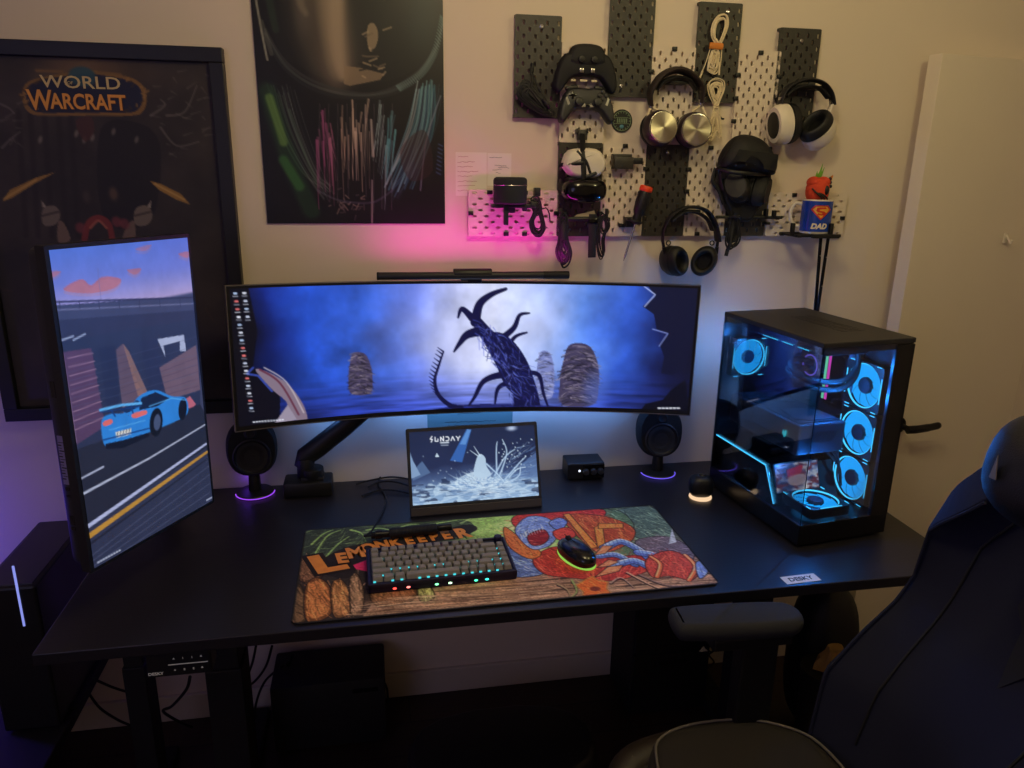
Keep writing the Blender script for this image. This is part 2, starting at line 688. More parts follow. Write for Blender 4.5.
# door leaf standing open in front of the back wall, latch edge towards the desk
DY = -0.085
pA = at(943, 53, 1, DY)                  # top of the leading edge
dh = pA.z
da = math.radians(-9)                    # swings back towards the wall at the hinge side
door = bpy.data.objects.new('door_1', None)
COL.objects.link(door)
door.location = (pA.x, DY, 0)
door.rotation_euler = (0, 0, -da)
struct(door)
door['kind'] = 'structure'
dw, dt = 0.80, 0.045
MB().box((dw / 2, dt / 2, dh / 2 + 0.004), (dw, dt, dh - 0.008), 0.0015).build('door_leaf', M['door'], door, smooth=0)
hz = at(905, 431, 1, DY - 0.05).z
hb = MB()
hb.cyl((0.055, -0.001, hz), (0.055, -0.012, hz), 0.026, seg=28, bev=0.003)
hb.cyl((0.055, -0.012, hz), (0.055, -0.05, hz), 0.009, seg=16)
hb.tube(curve_pts([(0.045, -0.050, hz), (0.08, -0.055, hz), (0.13, -0.054, hz + 0.001), (0.175, -0.052, hz + 0.003)], 6), [0.013] * 6 + [0.0125] * 6 + [0.0115] * 5 + [0.009, 0.004], 12, flat=(1.0, 0.8), ref=(0, 0, 1))
hb.build('door_handle', M['metal'], door)
hk = at(1003, 238, 1, DY + 0.06)
k = MB().box((0, 0, 0), (0.018, 0.006, 0.03), 0.003)
k.tube(curve_pts([(0, -0.002, 0.008), (0, -0.014, -0.006), (0, -0.02, -0.012), (0, -0.024, -0.002)], 5), 0.0035, 8)
o = k.build('door_hook', M['white'], door)
dl = Matrix.Rotation(da, 3, 'Z') @ (Vector(hk) - Vector(door.location))
o.location = (dl.x, -0.004, hk.z)
# ------------------------------------------------------------------ pictures
def lerp_cols(stops, t):
    """stops: [(t, (r,g,b))...] -> array (...,3) 0..1"""
    ts = [s[0] for s in stops]
    return np.stack([np.interp(t, ts, [s[1][k] / 255.0 for s in stops]) for k in range(3)], -1)


def art_main_screen():
    ss, W, H = 2, 480, 134
    w, h = W * ss, H * ss

    def mp(x, y):
        u = (x - 229) / 466.0
        yt = 288 + 3 * u - 6 * u * (1 - u) * 0.6
        yb = 427 - 17 * u - 46 * u * (1 - u)
        return u * w, (y - yt) / (yb - yt) * h
    C = Canvas(w, h, mp)
    C.lw = 1.3
    U = C.X / w
    V = C.Y / h
    n1 = fbm(w, h, 9, 3, 3, 5)
    n2 = fbm(w, h, 20, 5, 8, 4)
    base = lerp_cols([(0, (8, 10, 30)), (0.07, (16, 34, 110)), (0.15, (38, 82, 205)), (0.27, (58, 100, 215)), (0.38, (108, 128, 224)), (0.48, (188, 196, 248)), (0.56, (214, 220, 255)),
                      (0.64, (160, 182, 244)), (0.74, (92, 136, 228)), (0.84, (46, 84, 190)), (0.92, (22, 34, 92)), (1, (14, 16, 40))], np.clip(U + (n1 - 0.5) * 0.10, 0, 1))
    g = np.exp(-(((U - 0.54) / 0.13) ** 2 + ((V - 0.38) / 0.42) ** 2))[..., None]
    base = base * (1 - 0.4 * g) + np.array([0.90, 0.92, 1.0]) * 0.4 * g
    dark = (np.clip((n1 - 0.42) * 2.4, 0, 1) * np.clip(1.2 - abs(V - 0.62) * 3, 0, 1) * np.clip(1 - abs(U - 0.2) * 3.4, 0, 1))[..., None]
    base = base * (1 - 0.75 * dark)
    base = base * (0.78 + 0.44 * n2[..., None])
    low = np.clip((V - 0.66) / 0.3, 0, 1)[..., None]
    st = fbm(w, h, 14, 44, 5, 3)[..., None]
    water = lerp_cols([(0, (14, 18, 60)), (0.25, (40, 60, 160)), (0.55, (80, 96, 190)), (0.8, (40, 60, 150)), (1, (14, 18, 60))], U) * (0.45 + 1.1 * st)
    C.a = np.clip(base * (1 - low) + water * low, 0, 1)
    # bright haze puffs
    for x, y, rx, ry, al in ((420, 330, 34, 40, .25), (455, 350, 40, 26, .35), (530, 320, 30, 50, .3), (505, 400, 60, 12, .2)):
        C.ell((x, y), rx * ss, ry * ss * .5, (214, 218, 255), al, soft=.9)
    # brown smoke column
    for i in range(14):
        C.ell((378 - i * 1.5 + 10 * math.sin(i), 308 + i * 6), (26 - i) * ss * .7, 9 * ss * .6, (72, 70, 110), .16, soft=.9)
    # dark cliff, right
    C.poly([(640, 285), (652, 300), (640, 309), (652, 316), (656, 330), (668, 334), (660, 344), (666, 356), (664, 372), (676, 374), (690, 366), (700, 280)], (14, 18, 46), .95)
    C.line([(636, 288), (652, 298), (642, 309)], 2, (190, 200, 250), .8)
    C.line([(652, 330), (668, 334), (660, 346)], 2, (150, 165, 235), .7)
    C.poly([(640, 416), (650, 402), (668, 398), (676, 388), (690, 378), (700, 420)], (8, 10, 26))
    # dark foreground, left, with a pale bent branch
    C.poly([(225, 285), (246, 285), (252, 330), (246, 365), (252, 372), (270, 390), (268, 415), (280, 430), (225, 440)], (9, 10, 22), .96)
    C.blob([(248, 368), (262, 372), (278, 384), (290, 402), (294, 420), (282, 420), (266, 424), (276, 404), (262, 388)], (128, 112, 130))
    C.line([(252, 368), (270, 382), (286, 414)], 3, (96, 44, 66), .9, curve=True)
    C.line([(256, 366), (276, 381), (291, 412)], 2, (196, 184, 192), .8, curve=True)
    C.line([(246, 366), (240, 372), (250, 374), (262, 390)], 3, (60, 84, 190), .8)
    C.poly([(262, 424), (276, 404), (284, 419)], (150, 140, 160))
    # rounded boulders standing in the water
    def boulder(cx, cy, rx, ry, c0, c1, seed):
        rs = random.Random(seed)
        C.blob([(cx - rx * .55, cy - ry), (cx + rx * .4, cy - ry * .96), (cx + rx * .9, cy - ry * .35), (cx + rx, cy + ry * .4), (cx + rx * .75, cy + ry), (cx - rx * .8, cy + ry), (cx - rx, cy + ry * .3), (cx - rx * .85, cy - ry * .5)], c0)
        P = [(cx - rx * .6, cy - ry * .98), (cx + rx * .45, cy - ry * .95), (cx + rx * .9, cy - ry * .35), (cx + rx, cy + ry * .4), (cx + rx * .8, cy + ry), (cx - rx * .85, cy + ry), (cx - rx, cy + ry * .3), (cx - rx * .85, cy - ry * .5)]
        dk_ = tuple(int(q * .4) for q in c0)
        C.brush(P, [c0, c1, dk_, dk_, tuple(int(q * .75) for q in c1)], int(rx * 13), rx * .62, lambda x, y: (x - cx) / rx * .7 + .25 * math.sin(y * .7), 1.9, .75, seed, .15, .5)
        C.brush([(x, y) for x, y in P if x >= cx] + [(cx, cy + ry), (cx, cy - ry)], [dk_], int(rx * 3), rx * .45, .3, 1.6, .5, seed + 1)
    boulder(348, 373, 12, 20, (74, 66, 98), (150, 136, 150), 1)
    boulder(541, 374, 10, 22, (124, 134, 196), (176, 182, 228), 2)
    boulder(578, 374, 21, 29, (66, 60, 92), (158, 146, 168), 3)
    C.ell((596, 390), 12 * ss, 20 * ss, (96, 130, 240), .4, soft=.8)
    # gnarled leaning trunk with bare roots on a low mound (dark blue silhouette, centre)
    navy, edge, mid = (16, 18, 62), (110, 120, 214), (34, 40, 116)
    C.blob([(416, 412), (450, 404), (500, 402), (545, 404), (600, 412), (560, 422), (450, 424)], (22, 26, 84), .85)
    C.line([(524, 412), (518, 384), (502, 358), (480, 338), (466, 322)], 48, navy, w1=15, curve=True)
    C.blob([(474, 338), (492, 334), (510, 346), (524, 366), (530, 386), (520, 398), (500, 386), (488, 364)], navy)
    C.line([(474, 332), (458, 336), (450, 344), (444, 352)], 18, navy, w1=3, curve=True)
    C.line([(466, 324), (470, 308), (482, 299), (497, 294)], 17, navy, w1=5, curve=True)
    C.line([(462, 320), (452, 312), (448, 320)], 12, navy, w1=3, curve=True)
    C.line([(490, 342), (506, 330), (512, 318), (522, 316)], 12, navy, w1=3, curve=True)
    C.line([(498, 350), (508, 338), (520, 334)], 9, navy, w1=3, curve=True)
    C.line([(514, 376), (496, 374), (476, 380), (466, 396), (460, 404)], 15, navy, w1=3, curve=True)
    C.line([(510, 380), (492, 386), (488, 402)], 12, navy, w1=3, curve=True)
    C.line([(516, 384), (528, 392), (536, 406)], 14, navy, w1=4, curve=True)
    C.line([(518, 372), (534, 374), (540, 392), (546, 406)], 9, navy, w1=3, curve=True)
    rs = random.Random(5)
    for i in range(90):
        t = rs.random()
        x = 472 + t * 50 + rs.uniform(-8, 8)
        y = 330 + t * 66 + rs.uniform(-7, 7)
        C.line([(x, y), (x + rs.uniform(-5, 7), y + rs.uniform(2, 9))], 1.4, edge if rs.random() < .45 else mid, .6)
    trunk = [(468, 324), (482, 330), (500, 338), (518, 356), (534, 384), (538, 408), (508, 410), (500, 384), (484, 360), (466, 336)]
    C.brush(trunk, [(34, 40, 116), (70, 84, 180), (12, 14, 50), (22, 26, 84), (110, 124, 216)], 230, 12, 1.0, 1.5, .8, 8, .35, .5)
    C.brush([(450, 404), (600, 404), (600, 416), (430, 416)], [(22, 26, 84), (40, 52, 140), (12, 14, 48)], 160, 16, 0, 1.5, .7, 9, .1, .2)
    # thorny stem at its left
    st = [(433, 352), (428, 366), (424, 380), (428, 394), (440, 404), (452, 407)]
    C.line(st, 2.5, navy, w1=9, curve=True)
    for i, p in enumerate(curve_pts([(a, b, 0) for a, b in st], 4)):
        C.line([(p.x, p.y), (p.x - 6, p.y - 4)], 2.5, navy, w1=.8)
    # desktop icons and the task bar
    for i in range(16):
        y = 293 + i * 7.6
        xx = 234.5 + i * .50
        for k in range(2 if i < 4 else 1):
            x = xx + k * 8
            C.line([(x - .9, y), (x + .9, y)], 3.0, rs.choice([(220, 230, 255), (240, 120, 120), (190, 214, 250), (236, 240, 255)]), .9)
            C.line([(x - 2.2, y + 3.0), (x + 2.2, y + 3.0)], 1.1, (226, 230, 245), .85)
    for i in range(11):
        x = 243 + i * 2.7
        C.line([(x, 421.5 - i * .22), (x + 1, 421.4 - i * .22)], 2.2, (232, 236, 250), .9)
    for x in (664, 668, 672, 676, 680, 684):
        C.line([(x, 406.3), (x + 2.2, 406.3)], 2.6, (235, 238, 250), .9)
    return C.image(ss)


def art_side_screen():
    ss, W, H = 2, 160, 284
    w, h = W * ss, H * ss
    C = Canvas(w, h, homog([(49, 248), (187, 240), (213, 497), (94, 570)], w, h))
    V, U = C.Y / h, C.X / w
    C.a = lerp_cols([(0, (84, 120, 224)), (0.1, (112, 128, 222)), (0.19, (176, 160, 214)), (0.2, (66, 72, 110)), (1, (60, 64, 90))], V)
    for P, al in (([(64, 288), (82, 278), (92, 284), (104, 276), (122, 279), (114, 288), (90, 292)], .95), ([(48, 270), (62, 270), (52, 276)], .8), ([(128, 270), (142, 269), (136, 275)], .8), ([(136, 250), (152, 246), (146, 252)], .6), ([(178, 256), (188, 254), (187, 260)], .8)):
        C.blob(P, (176, 112, 140), al)
        C.blob([(a, b + 3) for a, b in P], (200, 132, 144), al * .3)
    C.line([(99, 268), (102, 300)], 1.2, (110, 110, 170), .8)
    # elevated road deck
    C.poly([(40, 304), (200, 296), (200, 345), (40, 345)], (62, 68, 104))
    C.poly([(40, 319), (200, 310), (200, 330), (40, 342)], (48, 52, 84))
    C.line([(50, 300), (194, 298)], 3, (44, 46, 84))
    C.line([(50, 308), (194, 304)], 2.5, (160, 160, 206), .5)
    for x in range(60, 200, 20):
        C.line([(x, 299), (x + .5, 307)], 1.5, (44, 46, 84))
    C.poly([(44, 342), (200, 318), (200, 440), (44, 480)], (44, 52, 84))
    C.line([(62, 338), (74, 334)], 3, (170, 186, 226), .9)
    C.line([(74, 338), (86, 332)], 3, (170, 186, 226), .9)
    # blocks of flats behind
    C.poly([(62, 350), (92, 346), (106, 424), (72, 446)], (86, 62, 98))
    for i in range(9):
        C.line([(68 + i * .9, 356 + i * 9), (94 + i * 1.4, 351 + i * 8)], 1.8, (164, 132, 160), .8)
    C.line([(63, 352), (76, 440)], 4, (160, 140, 176), .5)
    C.poly([(117, 348), (124, 342), (140, 384), (150, 400), (124, 412)], (104, 84, 104), .9)
    C.poly([(124, 342), (130, 350), (152, 398), (140, 398)], (150, 112, 106), .8)
    for i in range(7):
        C.line([(119 + i * .8, 354 + i * 8), (126 + i * 3, 352 + i * 7)], 1.2, (70, 60, 88), .8)
    C.poly([(100, 346), (116, 344), (122, 420), (110, 424)], (36, 44, 78), .8)
    C.poly([(140, 340), (158, 338), (166, 400), (154, 404)], (40, 48, 84), .8)
    C.poly([(158, 338), (184, 334), (186, 350), (180, 350), (180, 340), (164, 344), (166, 356)], (190, 200, 236), .9)
    C.poly([(160, 366), (196, 344), (200, 388), (168, 398)], (128, 100, 116), .8)
    for i in range(5):
        C.line([(162, 370 + i * 6), (198, 356 + i * 7)], 1.2, (80, 64, 90), .8)
    for i in range(7):
        C.line([(62, 372 + i * 9), (196, 336 + i * 9)], 1.0, (86, 96, 132), .5)
    C.poly([(184, 398), (190, 394), (196, 402), (190, 408)], (210, 110, 130), .9)
    # road
    C.poly([(60, 454), (120, 432), (200, 402), (210, 420), (214, 500), (90, 575)], (36, 40, 60))
    C.poly([(84, 530), (206, 445), (216, 500), (92, 575)], (48, 54, 82))
    n = fbm(w, h, 20, 24, 3, 3)[..., None]
    C.line([(80, 478), (104, 465)], 3.5, (196, 204, 236), .9)
    C.line([(83, 493), (110, 478), (150, 456), (205, 422)], 5, (196, 204, 232), .92, w1=3)
    C.line([(84, 529), (206, 441)], 8, (190, 198, 240), .95, w1=5)
    C.line([(88, 537), (207, 449)], 11, (190, 140, 60), 1, w1=6)
    C.line([(89, 545), (207, 456)], 5, (34, 38, 58), 1, w1=3)
    for a in range(6):
        C.line([(92, 556 + a * 6), (210, 462 + a * 9)], 2, (112, 120, 158), .35)
    # blue sports car seen from behind
    b0, b1, b2 = (46, 134, 224), (98, 182, 250), (18, 60, 128)
    C.blob([(102, 420), (110, 412), (126, 410), (140, 394), (156, 388), (172, 394), (186, 396), (188, 410), (178, 418), (150, 430), (126, 442), (106, 444)], b0)
    C.poly([(106, 442), (124, 438), (150, 430), (150, 434), (124, 446), (107, 447)], (14, 20, 40))
    C.poly([(142, 396), (156, 390), (170, 396), (158, 404), (140, 408)], (18, 34, 66))
    C.poly([(120, 408), (138, 398), (144, 402), (128, 411)], (24, 48, 96))
    C.line([(101, 408), (122, 403), (142, 401)], 5, b1)
    C.line([(101, 410), (142, 404)], 2, b2)
    C.line([(112, 408), (116, 414)], 3, b2)
    C.line([(132, 404), (134, 411)], 3, b2)
    C.blob([(104, 420), (112, 417), (113, 421), (105, 424)], (226, 110, 110))
    C.blob([(133, 412), (146, 408), (147, 412), (135, 416)], (226, 110, 110))
    C.poly([(116, 430), (132, 426), (132, 432), (117, 436)], (226, 226, 220))
    for x in range(118, 131, 3):
        C.line([(x, 433 - (x - 118) * .3), (x + .6, 430 - (x - 118) * .3)], 1.5, (40, 50, 80))
    C.line([(104, 438), (150, 426)], 2.5, b2)
    C.line([(110, 428), (146, 418)], 1.5, b1)
    C.ell((157, 420), 8.5 * ss, 14 * ss, (12, 16, 30), 1, .2)
    C.ell((158, 420), 4.5 * ss, 8 * ss, (70, 84, 120), 1, .2)
    C.ell((183, 407), 6 * ss, 11 * ss, (12, 16, 30), 1, .2)
    C.line([(150, 404), (172, 396), (186, 398)], 2, b1, .9)
    C.a *= 0.95 + 0.10 * n
    for i in range(9):
        x = 98 + i * 2.7
        C.line([(x, 563.0 - i * 1.6), (x + 1.2, 562.4 - i * 1.6)], 3, (214, 222, 246), .9)
    C.line([(207, 497), (212, 494)], 3, (200, 210, 240), .9)
    C.a = C.a * 0.93
    return C.image(ss)


def art_small_screen():
    ss, W, H = 2, 170, 96
    w, h = W * ss, H * ss
    LW = 1.15
    C = Canvas(w, h, homog([(411, 432), (535, 428), (539, 499), (413, 508)], w, h))
    C.lw = LW
    U, V = C.X / w, C.Y / h
    n = fbm(w, h, 6, 4, 12, 4)
    C.a = lerp_cols([(0, (30, 42, 76)), (.5, (36, 48, 86)), (.62, (64, 84, 128)), (.75, (120, 150, 190)), (1, (150, 184, 222))], np.clip(V + (n - .5) * .2, 0, 1))
    # floor of broken tiles
    rs = random.Random(4)
    t = fbm(w, h, 9, 10, 31, 3)
    ang = (C.X * .6 + C.Y * 2.2) % 46 / 46 + (C.X * .9 - C.Y * 1.6) % 58 / 58 + (t - .5) * 1.4
    til = ((ang > .95) & (V > .74 - .04 * t))[..., None]
    C.a = np.where(til, C.a * .35 + np.array([.80, .90, .98]) * .65, C.a)
    til = ((fbm(w, h, 12, 22, 37, 2) > .63) & (V > .66))[..., None]
    C.a = np.where(til, C.a * .3 + np.array([.12, .17, .30]) * .7, C.a)
    C.poly([(410, 452), (418, 468), (424, 462), (432, 474), (414, 482)], (88, 116, 160), .9)
    C.poly([(411, 450), (415, 462), (422, 476), (412, 480)], (146, 176, 214), .8)
    C.poly([(520, 470), (528, 462), (537, 455), (538, 480), (520, 482)], (92, 120, 170), .8)
    # light beam
    C.poly([(469, 431), (474, 431), (464, 464), (452, 462)], (56, 108, 190), .9)
    C.poly([(470, 431), (473.5, 431), (468, 446), (462, 446)], (120, 176, 240), .6)
    C.ell((513, 431), 6 * ss, 3 * ss, (210, 226, 255), .9, soft=.9)
    # splash
    wt = (214, 236, 252)
    for i in range(150):
        a = rs.uniform(-PI, 0)
        L = rs.uniform(2, 26) * (1.3 if a > -1.2 else .8)
        x0, y0 = 478 + rs.uniform(-20, 26), 488 + rs.uniform(-4, 4)
        x1, y1 = x0 + math.cos(a) * L * 1.1, y0 + math.sin(a) * L * .75
        C.line([(x0, y0), (x1, y1)], rs.uniform(1, 3.2), wt if rs.random() < .7 else (120, 160, 210), .6, w1=.6)
    C.blob([(456, 486), (466, 477), (480, 474), (494, 480), (506, 482), (514, 488), (500, 494), (470, 494)], wt, .75)
    for i in range(60):
        x, y = 460 + rs.random() * 50, 478 + rs.random() * 14
        C.line([(x, y), (x + rs.uniform(-4, 4), y + rs.uniform(-2, 2))], 1.4, (90, 130, 190), .7)
    C.brush([(448, 490), (458, 480), (470, 473), (486, 470), (506, 478), (520, 486), (512, 496), (466, 498)], [wt, wt, (150, 186, 224), (96, 134, 190), (236, 246, 255)], 260, 11, lambda x, y: math.atan2(y - 494, x - 482), 1.5, .8, 6, .3, .3)
    C.brush([(500, 484), (512, 450), (536, 446), (537, 484)], [(120, 160, 214), (190, 216, 244), (84, 118, 176)], 90, 12, lambda x, y: math.atan2(y - 490, x - 492), 1.4, .7, 7, .25, .3)
    C.brush([(412, 486), (538, 482), (539, 498), (413, 507)], [(220, 238, 252), (110, 146, 196), (60, 84, 130), (180, 208, 236)], 200, 13, -.05, 1.5, .6, 10, .15, .1)
    # upright jet in the middle with two thin spouts, and arcs to the right
    C.blob([(478, 462), (482, 456), (487, 460), (488, 468), (492, 478), (476, 478)], (190, 216, 240), .95)
    C.line([(482, 458), (476, 448)], 2.4, wt, w1=1)
    C.line([(480, 458), (472, 452)], 2.2, wt, w1=1)
    for P in ([(496, 478), (506, 460), (516, 452)], [(500, 480), (508, 456), (504, 442)], [(498, 476), (498, 452), (499, 444)], [(506, 482), (520, 466), (526, 460)], [(512, 484), (520, 478), (521, 470)], [(488, 466), (500, 478), (506, 486)], [(510, 480), (518, 472), (526, 470)]):
        C.line(P, 5, (150, 186, 228), .75, w1=1.5, curve=True)
        C.line(P, 1.5, wt, .9, curve=True)
    for i in range(40):
        C.ell((rs.uniform(498, 534), rs.uniform(440, 474)), rs.uniform(.7, 2) * 1.2, rs.uniform(.7, 2) * 1.2, wt, .9)
    for i in range(10):
        C.ell((rs.uniform(424, 470), rs.uniform(452, 486)), 1.6, 1.6, wt, .7)
    C.poly([(437, 458), (439, 454), (441.5, 458)], wt, .9)
    # title: angular letters S U N D A Y
    def g(x, strokes):
        for P in strokes:
            C.line([(x + a * 3.6, 437.6 - x * .012 + 5.2 + b * 5.0) for a, b in P], 2.4, (244, 248, 255))
    g(432.0, [[(.7, -.1), (.2, .45), (.8, .5), (.45, 1.05)]])
    g(437.2, [[(.1, .1), (.1, .9), (.9, .9), (.9, .45)]])
    g(442.8, [[(.1, .9), (.1, .1), (.9, .9), (.9, 0)]])
    g(448.0, [[(.15, .1), (.7, .1), (.95, .4), (.95, .65), (.7, .9), (.15, .9)]])
    g(453.4, [[(0, .9), (.5, .1), (1, .9)]])
    g(458.8, [[(0, .1), (.5, .5), (1, .1)], [(.5, .5), (.5, .9)]])
    C.line([(443, 443.8), (451, 443.6)], 3, (230, 240, 252), .9)
    C.line([(443.5, 446.3), (450.5, 446.2)], 2.2, (230, 240, 252), .7)
    return C.image(ss)


def art_desk_mat():
    ss, W, H = 2, 440, 196
    w, h = W * ss, H * ss
    LW = 1.7
    C = Canvas(w, h, homog([(309, 534), (653, 508), (719, 582), (288, 627)], w, h))
    C.lw = LW
    U, V = C.X / w, C.Y / h
    n = fbm(w, h, 10, 6, 21, 5)
    n2 = fbm(w, h, 30, 12, 23, 4)
    # misty green background
    green = lerp_cols([(0, (50, 62, 48)), (.35, (84, 104, 62)), (.5, (150, 190, 96)), (.62, (168, 214, 112)), (.75, (84, 112, 74)), (1, (70, 72, 66))], U)
    C.a = green * (0.45 + 1.0 * n[..., None])
    # wooden ground
    gy = (V - (0.60 + .05 * np.sin(U * 9)))
    gr = fbm(w, h, 5, 46, 41, 4)
    wood = lerp_cols([(0, (46, 34, 30)), (.4, (112, 84, 66)), (.6, (150, 116, 92)), (1, (96, 74, 64))], np.clip((gr - .2) * 1.6, 0, 1))
    k = np.clip(gy * 14, 0, 1)[..., None]
    C.a = C.a * (1 - k) + wood * k
    C.a *= (0.75 + .5 * n2[..., None])
    dk = (26, 22, 24)
    C.lw = 1.25
    C.outline = None
    # leafy mist and dark hollow, upper left
    hol = [(309, 536), (350, 532), (400, 530), (470, 524), (470, 540), (400, 552), (352, 566), (298, 572)]
    C.blob(hol, (44, 52, 46), .85)
    C.brush(hol, [(30, 36, 34), (70, 84, 70), (96, 120, 78), (54, 60, 58), (120, 150, 90)], 220, 16, -.5, 2.4, .7, 3)
    for P in ([(320, 556), (332, 540), (346, 534)], [(328, 562), (342, 548), (354, 540)], [(316, 548), (328, 538), (338, 534)], [(356, 534), (366, 537), (370, 545)], [(372, 534), (384, 532), (396, 534)], [(404, 532), (412, 529), (424, 528)], [(436, 528), (448, 526), (462, 524)]):
        C.line(P, 6, (140, 176, 98), .85, w1=2, curve=True)
        C.line([(x, y + 1) for x, y in P], 2, (40, 54, 36), .8, curve=True)
    mist = [(466, 522), (540, 516), (640, 510), (656, 514), (640, 540), (540, 566), (512, 574), (508, 540)]
    C.brush(mist, [(168, 206, 110), (120, 160, 84), (190, 226, 130), (84, 116, 66), (144, 190, 110)], 260, 22, -.35, 2.6, .55, 4)
    # stone pillars at the left
    C.poly([(296, 566), (352, 558), (374, 566), (378, 600), (360, 622), (287, 628)], (38, 32, 32), .92)

    def pillar(P, base, seed):
        C.blob(P, tuple(int(q * .55) for q in base))
        hi, lo = tuple(min(255, int(q * 1.5)) for q in base), tuple(int(q * .4) for q in base)
        cx = sum(p[0] for p in P) / len(P)
        cy = sum(p[1] for p in P) / len(P)
        C.blob([(cx + (x - cx) * .82, cy + (y - cy) * .84) for x, y in P], base, .9)
        C.brush(P, [hi, base, lo, tuple(int(q * 1.2) for q in base), lo], 70, 18, 1.35, 1.9, .75, seed, .3, .6)
        Q = [(p.x, p.y) for p in curve_pts([(q[0], q[1], 0) for q in P], 6, True)]
        C.line(Q + Q[:1], 1.8, (20, 16, 16), .9)
    pillar([(300, 566), (316, 558), (326, 568), (322, 582), (302, 584)], (104, 74, 56), 1)
    pillar([(288, 592), (300, 586), (306, 600), (304, 624), (289, 625)], (96, 74, 54), 2)
    pillar([(306, 592), (318, 580), (332, 590), (331, 616), (306, 623)], (168, 104, 62), 3)
    pillar([(333, 588), (344, 582), (353, 598), (351, 615), (334, 618)], (150, 102, 66), 4)
    pillar([(352, 582), (360, 576), (366, 594), (363, 613), (352, 615)], (140, 110, 88), 5)
    pillar([(374, 592), (404, 587), (420, 590), (412, 603), (378, 607)], (118, 82, 60), 6)
    pillar([(420, 590), (432, 587), (437, 598), (424, 603)], (150, 150, 96), 7)
    # wood grain over the ground
    gnd = [(376, 602), (470, 592), (560, 582), (600, 580), (650, 576), (716, 580), (700, 586), (560, 602), (420, 615), (365, 618)]
    C.brush(gnd, [(60, 44, 36), (184, 150, 122), (140, 106, 84), (96, 70, 56), (206, 172, 140)], 420, 46, -.10, 1.5, .7, 9, .06, .05)
    # title band
    C.blob([(316, 570), (352, 550), (420, 540), (470, 528), (480, 534), (440, 545), (372, 562), (352, 580), (330, 578)], dk, .92)
    C.poly([(350, 570), (372, 562), (372, 574)], (206, 40, 84))
    # generic red, blue and ochre fantasy drapery: ragged mantle, leathery panels, rolled sleeves, claw like shards
    ink = (22, 15, 18)

    def region(P, base, cols, n, L, ang, seed, w=2.0, edge=True, smooth=True):
        Q = [(p.x, p.y) for p in curve_pts([(q[0], q[1], 0) for q in P], 6, True)] if smooth else P
        C.poly(Q, base)
        C.brush(Q, cols, n, L, ang, w, .8, seed, .35, .5)
        if edge:
            C.line(Q + Q[:1], 1.8, ink, .85)
    reds = [(206, 70, 54), (150, 44, 40), (98, 28, 30), (226, 104, 74), (178, 58, 46)]
    ochs = [(206, 118, 56), (160, 72, 40), (108, 44, 32), (232, 150, 80), (180, 84, 48)]
    blus = [(98, 124, 180), (60, 74, 124), (150, 178, 222), (38, 46, 84), (196, 214, 240)]
    gres = [(84, 104, 92), (50, 62, 60), (130, 160, 128), (38, 46, 48), (160, 190, 150)]
    region([(612, 516), (640, 510), (656, 513), (672, 532), (668, 546), (640, 540), (622, 530)], (66, 84, 76), gres, 150, 14, .5, 31)
    region([(636, 542), (668, 538), (692, 552), (684, 564), (650, 556)], (84, 76, 84), [(120, 108, 116), (54, 48, 58), (160, 140, 146), (92, 70, 78)], 110, 14, .4, 32)
    region([(574, 516), (616, 513), (634, 526), (628, 532), (600, 524), (580, 522)], (70, 92, 66), gres, 80, 12, .2, 33)
    region([(518, 520), (560, 513), (604, 513), (600, 522), (560, 526), (524, 532)], (150, 44, 42), reds, 90, 16, -.1, 34)
    region([(500, 556), (512, 548), (532, 556), (556, 566), (540, 576), (512, 576)], (74, 92, 146), blus, 90, 12, .3, 35)
    region([(536, 560), (560, 548), (600, 558), (640, 556), (652, 568), (616, 580), (574, 578), (546, 574)], (140, 46, 42), reds, 240, 13, lambda x, y: 1.4 + (x - 590) * .012, 36, 2.2)
    region([(566, 520), (604, 519), (634, 530), (630, 544), (604, 554), (586, 544)], (140, 60, 40), ochs, 150, 16, .9, 37)
    for P in ([(566, 518), (572, 517), (600, 548), (593, 550)], [(596, 530), (604, 526), (607, 550), (600, 554)], [(600, 526), (624, 526), (624, 530), (600, 531)]):
        region(P, (206, 116, 54), ochs, 24, 10, .9, 38, 1.6, True, False)
    region([(508, 530), (524, 540), (544, 554), (532, 560), (512, 548)], (176, 92, 50), ochs, 60, 12, .7, 39)
    region([(519, 531), (532, 520), (552, 522), (561, 534), (553, 547), (536, 551), (523, 541)], (98, 118, 170), blus, 130, 9, lambda x, y: math.atan2(y - 536, x - 540) + 1.5, 40, 1.8)
    region([(531, 538), (546, 532), (552, 539), (546, 546), (535, 547)], (110, 30, 34), [(180, 60, 54), (70, 18, 24), (214, 110, 90)], 30, 8, .2, 41, 1.6)
    for i in range(9):
        C.line([(524 + i * 2.6, 537 - i * .9), (525.5 + i * 2.6, 540.5 - i * .8)], 1.6, (214, 220, 226), .8, w1=.6)
    region([(552, 526), (562, 521), (570, 525), (562, 533)], (86, 104, 160), blus, 24, 8, .2, 42, 1.6)
    region([(556, 534), (571, 530), (578, 538), (562, 542)], (178, 60, 48), reds, 30, 9, .2, 43, 1.6)
    for k, (P, wd) in enumerate((([(606, 549), (622, 543), (642, 552), (652, 562)], 20), ([(640, 553), (662, 557), (692, 566)], 22), ([(600, 557), (618, 556), (636, 565)], 15), ([(614, 566), (634, 561), (652, 568)], 21))):
        C.line(P, wd + 3, ink, 1, w1=wd * .8 + 3, curve=True)
        C.line(P, wd, (72, 90, 146), 1, w1=wd * .8, curve=True)
        C.line([(x, y - 1.2) for x, y in P], wd * .55, (112, 142, 198), .9, w1=wd * .4, curve=True)
        C.line([(x, y - 2.4) for x, y in P], wd * .18, (190, 214, 244), .9, w1=wd * .1, curve=True)
